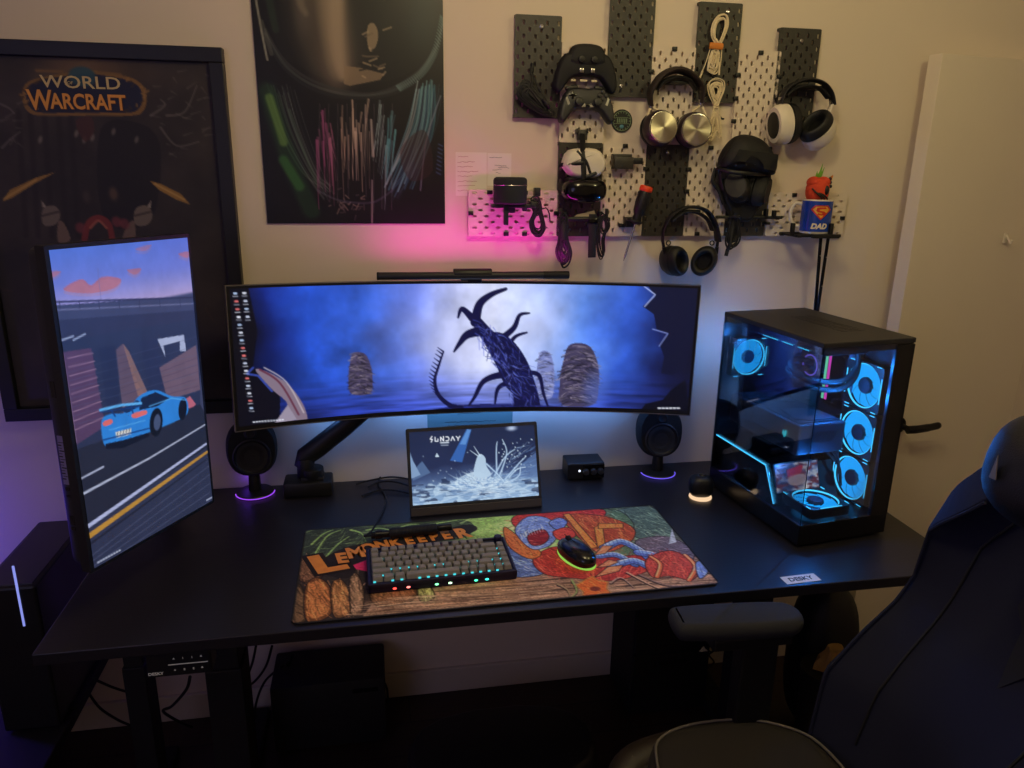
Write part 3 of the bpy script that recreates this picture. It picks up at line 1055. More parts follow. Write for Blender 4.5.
        for i, p in enumerate(curve_pts([(x, y, 0) for x, y in P], 5)):
            C.line([(p.x - 1, p.y - 3), (p.x + 1.5, p.y + 3)], 1.4, (42, 52, 96), .6)
    for P in ([(596, 556), (604, 547), (614, 547), (607, 554)], [(596, 577), (609, 567), (624, 565), (620, 571)], [(598, 568), (610, 560), (620, 562), (611, 566)]):
        region(P, (192, 112, 76), [(226, 160, 120), (140, 72, 52), (206, 130, 90)], 16, 9, -.3, 45, 1.5, True, False)
    region([(646, 560), (668, 551), (688, 558), (697, 570), (690, 579), (670, 575), (652, 576)], (150, 60, 50), reds, 110, 12, 1.3, 46)
    for P in ([(651, 557), (660, 564), (657, 576)], [(684, 555), (694, 566), (688, 579)]):
        C.line(P, 10, ink, 1, curve=True)
        C.line(P, 7.5, (216, 88, 54), 1, curve=True)
        C.line([(x - .8, y - .8) for x, y in P], 2, (248, 168, 110), .9, curve=True)
    region([(694, 563), (701, 561), (706, 571), (698, 577)], (90, 112, 170), blus, 20, 7, .8, 47, 1.6)
    C.poly([(668, 545), (671, 530), (675.5, 543)], (150, 156, 160))
    # ochre star shaped fitting and pale twists at the bottom
    P = [(578, 585), (586, 580), (594, 576), (600, 580), (609, 581), (608, 588), (614, 594), (606, 597), (600, 600), (592, 597), (584, 598), (585, 591)]
    region(P, (190, 84, 40), ochs, 60, 9, .4, 48, 1.8, True, False)
    C.ell((596.5, 588), 11, 9, (96, 40, 28), 1, soft=.2)
    C.line(P + P[:1], 2.4, (240, 150, 72), .9)
    C.line(P + P[:1], 1.0, ink, .7)
    for P, c in (([(612, 582), (622, 577), (634, 586)], (150, 128, 110)), ([(574, 580), (578, 592), (562, 602)], (124, 144, 84)), ([(628, 572), (660, 587), (692, 590)], (176, 140, 112)), ([(640, 574), (668, 584), (700, 582)], (120, 96, 90)), ([(560, 584), (570, 590), (572, 600)], (140, 120, 90))):
        C.line([(x, y + 1) for x, y in P], 6, ink, .7, w1=2, curve=True)
        C.line(P, 4, c, .9, w1=1.2, curve=True)
    # fine engraved shading lines of the printed drawing
    rg = fbm(w, h, 26, 16, 77, 4)
    rid = np.abs(np.sin(rg * 34))
    C.a *= (.78 + .40 * rid ** .8)[..., None]
    lum = C.a.mean(2, keepdims=True)
    C.a = np.clip(.40 + (np.clip(lum + (C.a - lum) * 1.0, 0, 1) ** .82 * 1.12 - .40) * 1.28, .02, 1)
    # stitched dark hem
    e = np.minimum(np.minimum(U * 2.25, (1 - U) * 2.25), np.minimum(V, 1 - V))
    C.a = np.where((e < .012)[..., None], np.array([.12, .11, .11]), C.a)
    return C.image(ss)


DRIP = (-0.320, 0.130, 0.717 + D, 1.392 + D)          # sheet on the wall: x0, x1, z0, z1
GPRINT = (-0.955, -0.425, 0.262 + D, 1.088 + D)


def art_drip_poster():
    """dark abstract print: glossy dome above, coloured vertical drips below"""
    ss, W, H = 2, 200, 300
    w, h = W * ss, H * ss
    x0, x1, z0, z1 = DRIP
    LW = 1.5
    C = Canvas(w, h, homog([px((a, 0, b)) for a, b in ((x0, z1), (x1, z1), (x1, z0), (x0, z0))], w, h), (17, 17, 19))
    C.lw = LW
    U, V = C.X / w, C.Y / h
    n = fbm(w, h, 8, 12, 51, 5)[..., None]
    C.a = np.array([.045, .045, .055]) * (0.5 + n)
    C.ell((350, -14), 166, 196, (9, 11, 12), .9, soft=.08)
    C.blob([(262, -100), (276, 40), (300, 66), (330, 80), (370, 84), (410, 72), (436, 40), (446, -100)], (18, 20, 21))
    # soft reflections on the dome
    for P, wd, c, al in (([(300, -80), (304, 10), (312, 48), (334, 82)], 56, (70, 62, 54), .6), ([(330, -80), (332, 20), (340, 70)], 42, (142, 124, 100), .8), ([(334, -60), (337, 40), (343, 76)], 22, (186, 164, 130), .8), ([(296, -40), (300, 0), (306, 14)], 14, (150, 132, 108), .6)):
        C.line(P, wd, c, al, w1=wd * .5, soft=wd * .6, curve=True)
    for k in range(14):
        t = k / 13
        C.ell((304 + 34 * t + 6 * math.sin(t * 3), -70 + 148 * t), 46, 40, (128, 112, 90), .20, soft=.95)
        C.ell((326 + 14 * t, -70 + 140 * t), 24, 34, (186, 166, 134), .20, soft=.95)
        C.ell((294 + 10 * t, -60 + 90 * t), 14, 26, (120, 112, 98), .12, soft=.95)
        C.ell((408 + 16 * math.sin(t * 2), -60 + 100 * t), 30, 36, (34, 50, 50), .22, soft=.95)
    for i in range(26):
        r = random.Random(i + 300)
        o = r.uniform(-14, 16)
        C.line([(280 + o, 88 + r.uniform(-4, 8)), (292 + o, 130), (312 + o * .7, 172), (328 + o * .4, 196 + r.uniform(-12, 6))], r.uniform(.8, 2.0), r.choice([(66, 86, 70), (96, 112, 100), (40, 52, 46), (80, 76, 84), (120, 132, 120)]), r.uniform(.2, .55), curve=True)
        C.line([(432 - o * .8, 84 + r.uniform(-4, 8)), (424 - o * .8, 130), (406 - o * .6, 172), (394 - o * .4, 196 + r.uniform(-12, 6))], r.uniform(.8, 2.0), r.choice([(50, 100, 110), (100, 150, 150), (30, 60, 76), (70, 80, 100)]), r.uniform(.2, .5), curve=True)
    C.poly([(344, 66), (360, 68), (384, 74), (380, 80), (350, 86), (344, 84)], (150, 130, 98), .8)
    C.blob([(368, 26), (374, 24), (378, 34), (376, 46), (370, 52), (367, 40)], (168, 148, 112), .8)
    for i in range(16):
        r = random.Random(i)
        x, y = r.uniform(356, 384), r.uniform(30, 78)
        C.line([(x, y), (x + r.uniform(2, 10), y + r.uniform(-4, 4))], 2.5, r.choice([(180, 160, 124), (24, 24, 24), (120, 104, 82)]), .7)
    # rim cables
    for off, c, al in ((0, (60, 62, 60), .7), (4, (96, 104, 98), .5), (8, (30, 34, 34), .9)):
        C.line([(266, 30 + off), (286, 62 + off), (320, 84 + off), (370, 94 + off * .5), (410, 78 + off), (434, 50 + off), (443, 20 + off)], 4, c, al, curve=True)
    for i in range(40):
        t = i / 39
        p = curve_pts([(398, 88, 0), (420, 74, 0), (434, 52, 0), (442, 18, 0)], 13)[i]
        C.line([(p.x - 2, p.y - 2), (p.x + 2, p.y + 3)], 2, (130, 170, 160), .5)
    C.line([(253, -20), (262, 30), (268, 60)], 3, (170, 170, 150), .8, curve=True)
    C.line([(262, 22), (272, 54)], 6, (110, 112, 100), .5)
    # green wash, left
    for P, wd, c, al in (([(268, 92), (280, 130), (294, 170), (312, 210)], 26, (40, 84, 46), .55), ([(270, 98), (278, 122), (284, 142)], 12, (110, 150, 70), .7), ([(284, 160), (294, 176), (300, 186)], 14, (66, 130, 60), .6), ([(290, 110), (304, 150), (318, 186)], 4, (90, 120, 90), .4), ([(262, -40), (270, 0), (276, 30)], 10, (50, 84, 56), .4)):
        C.line(P, wd, c, al, soft=wd * .5, curve=True)
    # teal sweep, right
    for i in range(15):
        r = random.Random(i + 20)
        x = 396 + i * 1.9
        C.line([(x + 20 - i * .6, 80 + r.uniform(0, 10)), (x + 10, 130), (x - 6 - r.uniform(0, 8), 186 + r.uniform(-16, 6))], 2.2, r.choice([(70, 134, 140), (120, 176, 176), (44, 90, 110), (170, 196, 190), (30, 60, 80)]), .65, curve=True)
    C.line([(440, 96), (426, 140), (420, 190)], 2, (130, 140, 150), .7, curve=True)
    for i in range(8):
        C.line([(438 - i * .3, 144 + i * 4), (442 - i * .3, 146 + i * 4)], 2.2, (90, 130, 190), .5)
    C.blob([(400, 150), (424, 130), (432, 170), (410, 180)], (62, 40, 38), .5)
    # drips in the centre: mixed violet, bone and teal vertical streaks of different lengths
    cols = [(168, 84, 130), (186, 110, 140), (206, 176, 148), (214, 190, 160), (196, 176, 150), (150, 176, 168), (92, 160, 158)]
    for i in range(64):
        r = random.Random(i * 7)
        t = r.random()
        x = 316 + t * 82
        top = 98 + 30 * (t - .5) ** 2 + r.uniform(0, 46)
        L = r.uniform(14, 74)
        c = cols[min(6, int(t * 7))]
        C.line([(x, top), (x + r.uniform(-3, 3) - (t - .5) * 10, top + L)], r.uniform(1.2, 4.2), c, r.uniform(.25, .8), w1=.8, curve=False)
    for i in range(9):
        r = random.Random(i + 90)
        x = 320 + i * 9
        C.line([(x, 104), (x + r.uniform(-2, 2), 196 + r.uniform(-20, 20))], 1.3, (150, 140, 140), .35)
    C.line([(371, 120), (373, 156)], 3.5, (200, 190, 170), .7)
    C.line([(372, 180), (372, 224)], 2.5, (150, 140, 130), .8)
    for i in range(30):
        r = random.Random(i + 130)
        x, y = r.gauss(350, 9), r.gauss(204, 5)
        C.line([(x, y), (x + r.uniform(-4, 4), y + r.uniform(-2, 6))], 2, r.choice([(176, 156, 132), (110, 96, 90)]), .55)
    C.line([(318, 190), (340, 200), (372, 202), (392, 190)], 3, (96, 96, 110), .5, curve=True)
    return C.image(ss)


def art_framed_print():
    """dark engraving-like game print with two gilt blades; the title is lettered separately"""
    ss, W, H = 2, 190, 290
    w, h = W * ss, H * ss
    x0, x1, z0, z1 = GPRINT
    LW = 1.4
    C = Canvas(w, h, homog([px((a, -0.02, b)) for a, b in ((x0, z1), (x1, z1), (x1, z0), (x0, z0))], w, h))
    C.lw = LW
    U, V = C.X / w, C.Y / h
    n = fbm(w, h, 5, 9, 71, 5)[..., None]
    C.a = np.array([.185, .158, .145]) * (0.5 + .95 * n)
    g = np.exp(-(((U - .5) / .2) ** 2 + ((V - 0.03) / .05) ** 2))[..., None]
    C.a = C.a + g * np.array([.22, .15, .07])
    for x in (18, 30, 44, 58, 70):
        C.line([(x, 112), (x + 8, 236)], 6, (24, 19, 17), .5, soft=4)
    C.blob([(100, 130), (140, 124), (160, 150), (150, 220), (104, 220)], (20, 17, 18), .8)
    # faint crags with pale glints
    r = random.Random(3)
    for i in range(46):
        x = r.choice([r.uniform(-30, 20), r.uniform(150, 206)])
        y = r.uniform(64, 156)
        C.line([(x, y), (x + r.uniform(3, 11), y + r.uniform(-7, 7))], 2.2, (112, 104, 98), .4, w1=.7)
    for P in ([(160, 128), (176, 146), (198, 142)], [(166, 116), (184, 112), (196, 86)], [(150, 116), (164, 106), (160, 100)], [(-10, 100), (8, 108), (14, 114)], [(2, 148), (10, 140), (20, 132)]):
        C.line(P, 3, (118, 110, 104), .55, w1=1.5, curve=True)
    for x, y in ((40, 140), (76, 134), (92, 138), (113, 132), (136, 140), (84, 140)):
        C.ell((x, y), 3, 6, (150, 138, 128), .6, rot=.4, soft=.6)
    # gilt blades
    C.poly([(2, 202), (10, 190), (36, 178), (56, 172), (34, 184), (12, 198)], (150, 112, 52))
    C.poly([(149, 181), (160, 184), (180, 194), (190, 205), (176, 200), (158, 190)], (150, 112, 52))
    C.line([(4, 199), (36, 180)], 2, (196, 156, 86), .7)
    C.line([(154, 184), (184, 200)], 2, (196, 156, 86), .7)
    # worn stone bosses, red arch and dim shapes along the bottom
    for cx, s in ((50, 1), (142, -1)):
        C.blob([(cx - 9, 218), (cx - 6, 208), (cx + 4, 206), (cx + 10, 214), (cx + 6, 224), (cx - 5, 226)], (110, 98, 88))
        C.poly([(cx - 8 * s, 208), (cx - 9 * s, 200), (cx - 4 * s, 207)], (140, 130, 120))
        C.blob([(cx + 8 * s, 222), (cx + 14 * s, 224), (cx + 20 * s, 240), (cx + 8 * s, 242)], (118, 96, 84), .9)
        C.line([(cx - 8, 216), (cx + 8, 212)], 2.5, (54, 46, 44), .8)
    C.line([(84, 240), (88, 224), (98, 218), (108, 224), (112, 240)], 7, (122, 44, 40), .95, curve=True)
    C.line([(90, 228), (98, 221), (106, 228)], 3, (176, 96, 76), .8, curve=True)
    for x, y in ((80, 228), (116, 222), (124, 224)):
        C.ell((x, y), 8, 9, (120, 52, 58), .8, soft=.4)
    C.ell((86, 197), 6, 10, (70, 56, 50), .8, soft=.6)
    C.ell((113, 194), 7, 11, (96, 72, 56), .8, soft=.6)
    for i in range(60):
        x, y = r.uniform(-30, 220), r.uniform(240, 424)
        C.line([(x, y), (x + r.uniform(-14, 14), y + r.uniform(2, 16))], 3, r.choice([(52, 42, 36), (70, 50, 40), (30, 24, 24)]), .4)
    # ornate title plaque: gold rim, midnight blue field, teal globe
    C.blob([(22, 96), (26, 84), (40, 78), (62, 74), (86, 70), (110, 74), (130, 78), (142, 86), (146, 100), (142, 112), (130, 116), (86, 116), (40, 116), (26, 110)], (128, 94, 46))
    C.blob([(25, 96), (29, 86), (42, 80), (62, 77), (86, 74), (110, 77), (128, 81), (139, 88), (142, 100), (138, 109), (128, 113), (86, 113), (42, 113), (30, 108)], (24, 28, 54))
    C.ell((82, 77), 21, 15, (40, 78, 92), .9, soft=.15)
    C.line([(36, 71), (62, 72)], 3, (120, 90, 50), .9)
    C.line([(100, 73), (120, 75)], 3, (120, 90, 50), .9)
    for i in range(70):
        a = r.uniform(0, 2 * PI)
        x, y = 84 + 61 * math.cos(a), 96 + 20 * math.sin(a)
        if abs(x - 84) > 40:
            C.line([(x, y), (x + r.uniform(-4, 4), y + r.uniform(-3, 3))], 2.2, r.choice([(150, 112, 58), (70, 50, 28)]), .8)
    C.blob([(76, 120), (90, 117), (94, 130), (86, 142), (78, 132)], (74, 40, 34), .8)
    return C.image(ss)


def art_case_screen():
    ss, W, H = 2, 48, 30
    w, h = W * ss, H * ss
    C = Canvas(w, h)
    n = fbm(w, h, 6, 5, 5, 4)
    n2 = fbm(w, h, 9, 8, 6, 3)
    C.a = lerp_cols([(0, (20, 24, 46)), (.4, (90, 110, 160)), (.6, (190, 200, 214)), (1, (250, 236, 220))], np.clip((n - .2) * 1.7, 0, 1))
    C.a = np.where((n2 > .6)[..., None], np.array([.45, .20, .22]), C.a)
    C.blob([(.28, .24), (.45, .18), (.62, .14), (.6, .36), (.45, .48), (.3, .5)], (214, 40, 44), .95)
    C.blob([(.3, .5), (.6, .42), (.72, .6), (.55, .8), (.32, .75)], (240, 226, 214), .8)
    C.ell((.5, .55), 26, 20, (120, 60, 60), .3, soft=.5)
    return C.image(ss)
# ------------------------------------------------------------------ things on the wall
class Spot:
    """a thing standing on / hanging from the wall: local frame with the origin on the wall"""
    def __init__(s, name, label, cat, u, v, group=None, d=0.0):
        p = wp(u, v, d)
        s.o = thing(name, label, cat, p, group=group)
        s.p = p

    def l(s, u, v, d=0.0):
        return wp(u, v, d) - s.p


def oriented(pts, f, n=6, closed=False):
    return curve_pts([f(*p) for p in pts], n, closed)


# framed game print at the left
fx0, fx1, fz0, fz1 = -0.990, -0.390, 0.225 + D, 1.122 + D
fp = thing('framed_print', 'large black framed dark game print lettered in gold, behind the upright monitor', 'picture', ((fx0 + fx1) / 2, 0, (fz0 + fz1) / 2))
fw, fh = fx1 - fx0, fz1 - fz0
b = MB()
for c, s in (((0, fh / 2 - .0165), (fw, .033)), ((0, -fh / 2 + .0165), (fw, .033)), ((-fw / 2 + .0165, 0), (.033, fh - .066)), ((fw / 2 - .0165, 0), (.033, fh - .066))):
    b.box((c[0], -0.015, c[1]), (s[0], 0.03, s[1]), 0.002)
b.build('picture_frame', M['black'], fp, smooth=0)
MB().box((0, -0.009, 0), (fw - .06, 0.012, fh - .06)).build('backing', M['blackm'], fp, smooth=0)
gx0, gx1, gz0, gz1 = GPRINT
m_print = art_mat('printed_paper', False, rough=0.55)
im = art_framed_print()
cx, cz = (fx0 + fx1) / 2, (fz0 + fz1) / 2
art_mesh('print', im, lambda u, v: (gx0 + (gx1 - gx0) * u - cx, -0.0165, gz1 - (gz1 - gz0) * v - cz), m_print, fp)
M['gold_dull'] = mat('gold_print_pale', (206, 182, 128), 0.6)
M['gold_orange'] = mat('gold_print_orange', (222, 152, 70), 0.6)
M['gold_shadow'] = mat('gold_print_shadow', (86, 40, 20), 0.7)


def on_print(u, v):
    p = at(u, v, 1, -0.0172)
    return Vector((p.x - cx, p.y, p.z - cz))


p = on_print(81, 83.0)
text('lettering', 'WORLD', 0.038, M['gold_dull'], fp, Matrix.Translation(p) @ WALLM, 0.0003, sx=1.22, bold=0.0003)
p = on_print(70.0, 83)
text('lettering', 'OF', 0.0095, M['gold_dull'], fp, Matrix.Translation(p) @ WALLM, 0.0003)
for k, (dx, dz, mm) in enumerate(((0.0016, -0.0016, 'gold_shadow'), (0, 0, 'gold_orange'))):
    y = -0.0002 * k
    q = on_print(81, 102.5)
    text('lettering', 'arCraft'.upper(), 0.047, M[mm], fp, Matrix.Translation(q + Vector((0.016 + dx, y, dz))) @ WALLM, 0.0002, sx=0.80, bold=0.0011)
    q = on_print(40, 101)
    text('lettering', 'W', 0.062, M[mm], fp, Matrix.Translation(q + Vector((dx, y, dz))) @ WALLM, 0.0002, sx=0.80, bold=0.0011)

# unframed dark poster
dx0, dx1, dz0, dz1 = DRIP
im = art_drip_poster()
po = thing('poster', 'unframed dark poster of a glossy dome and dripping coloured streaks, above the curved monitor', 'poster', ((dx0 + dx1) / 2, 0, dz0))
art_mesh('print', im, lambda u, v: (dx0 + (dx1 - dx0) * u - (dx0 + dx1) / 2, -0.0046, (dz1 - dz0) * (1 - v)), art_mat('satin_print', False, rough=0.42), po)
MB().box((0, -0.002, (dz1 - dz0) / 2), (dx1 - dx0, 0.004, dz1 - dz0)).build('backing_board', M['black'], po, smooth=0)


# ---- paper notes
def note(name, label, u0, v0, u1, v1, lines, m=None, group=None, inkm='pink_ink', seed=1, cat='note', thick=0.0008):
    a, c = wp(u0, v0), wp(u1, v1)
    w, h = c.x - a.x, a.z - c.z
    t = thing(name, label, cat, (a.x + w / 2, 0, c.z + h / 2), group=group)
    MB().box((0, -thick / 2, 0), (w, thick, h)).build('sheet', m or M['paper'], t, smooth=0)
    r = random.Random(seed)
    b = MB()
    for (x0, x1, y) in lines:
        n = max(3, int((x1 - x0) * w / 0.006))
        pts = [Vector((-w / 2 + w * (x0 + (x1 - x0) * k / n), -thick - 0.0003, h / 2 - h * y + r.uniform(-1, 1) * 0.0016)) for k in range(n + 1)]
        b.tube(pts, 0.0005, 4)
    b.build('handwriting', M[inkm], t)
    return t


note('paper_note', 'handwritten paper note with several lines of writing, taped beside the dark unframed poster', 455.5, 152, 486.5, 196,
     [(.08, .4, .1)] + [(.06, .5 + .35 * random.random(), .22 + .11 * i) for i in range(7)], seed=3)
note('paper_note', 'paper note with a short heading and a small sketch, above the round black speaker', 487.5, 153, 511, 186,
     [(.08, .6, .12), (.3, .8, .38), (.2, .6, .5), (.35, .55, .6), (.45, .9, .44)], seed=4, inkm='ink')
M['greenpaper'] = mat('pale_green_paper', (116, 146, 138), 0.8, var=0.04)
nt_ = note('certificate', 'pale green printed sheet on the wall just under the curved monitor', 427, 398, 512, 446,
           [(.2, .8, .48), (.2, .8, .55), (.35, .62, .32), (.38, .6, .26), (.42, .56, .2)], m=M['greenpaper'], inkm='ink', seed=5, cat='sheet')


# ---- pegboard panels
PW, PH, PT, PG = 0.1195, 0.2415, 0.005, 0.013


def panel_mesh(name):
    w, h = PW, PH
    outer = [Vector((x, y, 0)) for x, y in rrect(w, h, 0.004, 3)]
    loops = [outer]
    for i in range(8):
        x = -w / 2 + w * (i + .5) / 8
        for j in range(8):
            y = -h / 2 + 0.016 + 0.032 * j + (0.016 if i % 2 else 0)
            if abs(y) > h / 2 - 0.010:
                continue
            loops.append([Vector((x + a, y + c, 0)) for a, c in reversed(rrect(0.0062, 0.0122, 0.0030, 2))])
    tri = geometry.tessellate_polygon(loops)
    flat = [p for L in loops for p in L]
    bm = bmesh.new()
    top = [bm.verts.new((p.x, p.y, PG + PT)) for p in flat]
    bot = [bm.verts.new((p.x, p.y, PG)) for p in flat]
    for t in tri:
        try:
            bm.faces.new([top[i] for i in t])
            bm.faces.new([bot[i] for i in reversed(t)])
        except ValueError:
            pass
    k = 0
    for L in loops:
        n = len(L)
        for i in range(n):
            a, c = k + i, k + (i + 1) % n
            bm.faces.new((top[a], bot[a], bot[c], top[c]))
        k += n
    # stand-off bosses that hold the panel clear of the wall
    for x in (-w / 2 + .004, w / 2 - .004):
        for y in (-h / 2 + .004, h / 2 - .004):
            r = bmesh.ops.create_cube(bm, size=1)
            bmesh.ops.transform(bm, matrix=Matrix.Translation((x, y, PG / 2)) @ Matrix.Diagonal((.007, .007, PG, 1)), verts=r['verts'])
    bmesh.ops.recalc_face_normals(bm, faces=bm.faces)
    me = bpy.data.meshes.new(name)
    bm.to_mesh(me)
    bm.free()
    me.transform(WALLM)
    return me


pan_b = panel_mesh('black_perforated_plate')
pan_b.materials.append(M['pegblack'])
pan_w = pan_b.copy()
pan_w.materials.clear()
pan_w.materials.append(M['pegwhite'])
clipb = MB().box((0, -PG - PT - 0.002, 0), (0.013, 0.006, 0.0105), 0.001)
clip0 = clipb.build('connector_clip', M['black'])
clip_me = clip0.data
bpy.data.objects.remove(clip0)
scr = MB()
scr.lathe([(0.0, 0.0), (0.0052, 0.0), (0.0052, 0.0012), (0.0025, 0.0024), (0.0022, 0.0012), (0, 0.0010)], 20, Matrix.Translation((0, -PG - PT, 0)) @ WALLM)
s0 = scr.build('screw', M['chrome'])
screw_me = s0.data
bpy.data.objects.remove(s0)


def panel(label, xc, zc, white, clips=(), screw=None, horiz=False):
    t = thing('pegboard', label, 'pegboard', (xc, 0, zc + D), group='white pegboard panels' if white else 'black pegboard panels')
    o = link_mesh('perforated_plate', pan_w if white else pan_b, None, t)
    if horiz:
        o.rotation_euler = (0, PI / 2, 0)
    for x, z in clips:
        link_mesh('connector_clip', clip_me, None, t, (x, 0, z))
    if screw:
        link_mesh('screw', screw_me, None, t, (screw[0], 0, screw[1]))
    return t


hw, hh = PW / 2, PH / 2
side = [(s * hw, z) for s in (-1, 1) for z in (-.058, 0.0, .058)]
top = [(0, hh - .006)]
panel('topmost left black pegboard, a looped black cable hanging in front of it', .367, 1.106, False, screw=(0.008, 0.095))
panel('upper black pegboard just right of the two game controllers', .610, 1.163, False, screw=(-.02, -.095))
panel('upper black pegboard behind the bundled white cables', .847, 1.157, False, screw=(.02, .1))
panel('upper right black pegboard behind the white and black headphones', 1.078, 1.106, False, screw=(.004, .09))
panel('black pegboard behind the white headset with black straps', .488, .806, False, [(-hw, -.06), (hw, .0), (hw, -.06)])
panel('black pegboard directly below the silver headphones', .730, .806, False, screw=(.0, .10))
panel('black pegboard behind the black cap and its headset', .972, .806, False)
panel('white pegboard behind the headband of the silver headphones', .728, 1.048, True, side[1:3] + top)
panel('white pegboard between the white cables and the white and black headphones', .969, 1.048, True, side + top)
panel('white pegboard half hidden below the lower game controller', .488, 1.048, True)
panel('white pegboard holding the empty black bracket and the screwdriver', .609, .806, True, side[3:] + top)
panel('white pegboard just left of the black cap and headset', .851, .806, True, side[:3] + top + [(-.02, -hh + .006)])
panel('pink lit white pegboard lying sideways behind the round black speaker', .311, .745, True, [(-hh + .006, 0), (hh - .006, 0), (-.02, -hw + .006), (.03, -hw + .006), (-.065, hw - .006), (.03, hw - .006)], horiz=True)
panel('white pegboard lying sideways behind the blue mug', 1.158, .745, True, [(hh - .008, -.01), (-.07, -hw + .006), (-.045, hw - .006), (.0, -hw + .006)], horiz=True)

PF = PG + PT                                 # distance of the panel face from the wall


# ---- cables
def loop_bundle(t, ctrl, r, m, n=7, spread=0.006, name='cable_loop', seed=1, seg=6, closed=True, smin=.55):
    """several strands following the same drop-shaped loop"""
    rr = random.Random(seed)
    b = MB()
    for k in range(n):
        ox, oy, oz = rr.uniform(-1, 1) * spread, rr.uniform(-1, 0.3) * spread, rr.uniform(-1, 1) * spread
        s = rr.uniform(smin, 1.08)
        c0 = sum((Vector(c) for c in ctrl), Vector()) / len(ctrl)
        pts = [c0 + (Vector(c) - c0) * s + Vector((ox, oy, oz)) + Vector((rr.uniform(-1, 1), rr.uniform(-.5, .5), rr.uniform(-1, 1))) * spread * .35 for c in ctrl]
        b.tube(curve_pts(pts, 7, closed), r, seg, closed=closed)
    return b.build(name, m, t)


s = Spot('coiled_cable', 'bundle of black cable hanging on the top left black pegboard', 'cable', 532, 70)
f = lambda u, v, d=.034: s.l(u, v, d)
loop_bundle(s.o, [f(520, 84), f(518, 94), f(528, 104), f(544, 114), f(551, 115), f(549, 109), f(538, 94), f(527, 82)], .0024, M['rubber'], 16, .006, seed=2)
loop_bundle(s.o, [f(524, 86), f(522, 94), f(534, 106), f(547, 115), f(550, 110), f(540, 100)], .0024, M['rubber'], 10, .004, seed=8)
b = MB()
b.tube(oriented([(533, 64, .022), (531, 72, .03), (535, 80, .035), (541, 92, .04)], f), .003, 8)
b.tube(oriented([(530, 70, .022), (533, 78, .036), (531, 88, .04)], f), .003, 8)
b.cyl(f(532.5, 63, .022), f(532, 72, .026), .0045, seg=10)
b.build('plug_lead', M['rubber'], s.o)
MB().torus(f(546, 104, .038), .012, .0035, axis=(.7, 0, .6), seg=20).build('cable_tie', M['dark'], s.o)


# ---- game controllers
def gamepad(label, uc, vc, scale, front, group, tilt):
    s = Spot('game_controller', label, 'game controller', uc, vc, group=group)
    S = scale
    out = [(0, .034), (.026, .036), (.050, .033), (.064, .018), (.074, -.010), (.080, -.040), (.074, -.056), (.062, -.057), (.050, -.040), (.036, -.022), (.018, -.019), (0, -.019)]
    pts = out + [(-x, y) for x, y in reversed(out[1:-1])]
    sh = wp(uc, vc, .05) - wp(uc, vc, 0)
    Mx = Matrix.Translation((sh.x, -PF - .012, sh.z)) @ Matrix.Rotation(tilt, 4, 'X') @ WALLM @ Matrix.Diagonal((S, S, S, 1))
    MB().pillow(list(reversed(pts)), 0, .038, .0085, Mx, steps=5, sub=2).build('shell', M['dark'] if front else M['blackm'], s.o)
    return s, Mx


s, Mx = gamepad('lower black game controller with thumb sticks and pale grip trim, hung under the plain controller', 586, 103, .94, True, 'game controllers on the wall', -.12)


def gp(x, y, z):
    return Mx @ Vector((x, y, z))


nz = (Mx.to_3x3() @ Vector((0, 0, 1))).normalized()
for x, y in ((-.026, -.004), (.026, -.004)):
    MB().cyl(gp(x, y, .034), gp(x, y, .046), .0075, seg=18).cyl(gp(x, y, .046), gp(x, y, .050), .0105, .0095, seg=20, bev=.001).build('thumb_stick', M['black'], s.o)
MB().box((-.042, .014, .038), (.020, .006, .006), .001).box((-.042, .014, .038), (.006, .020, .006), .001).build('direction_pad', M['gloss'], s.o, M=Mx)
for x, y in ((.042, .024), (.042, .006), (.051, .015), (.033, .015)):
    MB().cyl(gp(x, y, .034), gp(x, y, .042), .0046, seg=14, bev=.001).torus(gp(x, y, .0415), .0048, .0007, nz, 16, 5).build('face_button', M['dark'], s.o)
for sg in (-1, 1):
    MB().prism([(sg * .056, .010), (sg * .061, .006), (sg * .055, -.012), (sg * .049, -.010)], .034, .0385, Mx).build('pale_trim', M['chrome'], s.o, smooth=0)['label'] = 'pale silver trim'
    MB().prism([(sg * .008, -.006), (sg * .017, -.016), (sg * .006, -.016)], .034, .0392, Mx).build('pale_trim', M['chrome'], s.o, smooth=0)['label'] = 'pale silver trim'
    b = MB()
    for i in range(26):
        r = random.Random(i)
        x, y = sg * r.uniform(.060, .074), r.uniform(-.045, .0)
        b.ell(gp(x, y, .030), (.0016, .0016, .0016), seg=6)
    b.build('grip_studs', M['rubber'], s.o)
    MB().box((sg * .04, .036, .018), (.034, .012, .016), .004, R=Matrix.Rotation(-sg * .12, 3, 'Z')).build('trigger', M['black'], s.o, M=Mx)
MB().box((0, -.0115, .036), (.016, .006, .006), .001).build('jack_cover', M['gloss'], s.o, M=Mx)

s, Mx = gamepad('upper plain black game controller with handles pointing down, above the controller with thumb sticks', 585.5, 68, 1.05, False, 'game controllers on the wall', .05)
MB().pillow([(-.045, .036), (-.030, .054), (.030, .054), (.045, .036), (.052, .0), (-.052, .0)], .004, .040, .012, Mx, sub=2).build('back_cover', M['blackm'], s.o)
for x in (-.017, .014):
    MB().cyl(gp(x, .018, .034), gp(x, .018, .048), .009, .008, seg=18, bev=.001).build('thumb_stick', M['black'], s.o)
for x in (-.015, .012):
    MB().box((x, -.006, .040), (.0105, .0105, .008), .0015).build('square_button', M['chrome'], s.o, M=Mx)['label'] = 'pale square button'
b = MB()
for x, w in ((-.03, .012), (-.004, .018), (.022, .014)):
    b.box((x, -.0275, .022), (w, .005, .006), .001)
b.build('bottom_slot', M['cream'], s.o, M=Mx)['label'] = 'pale slots along the lower edge'
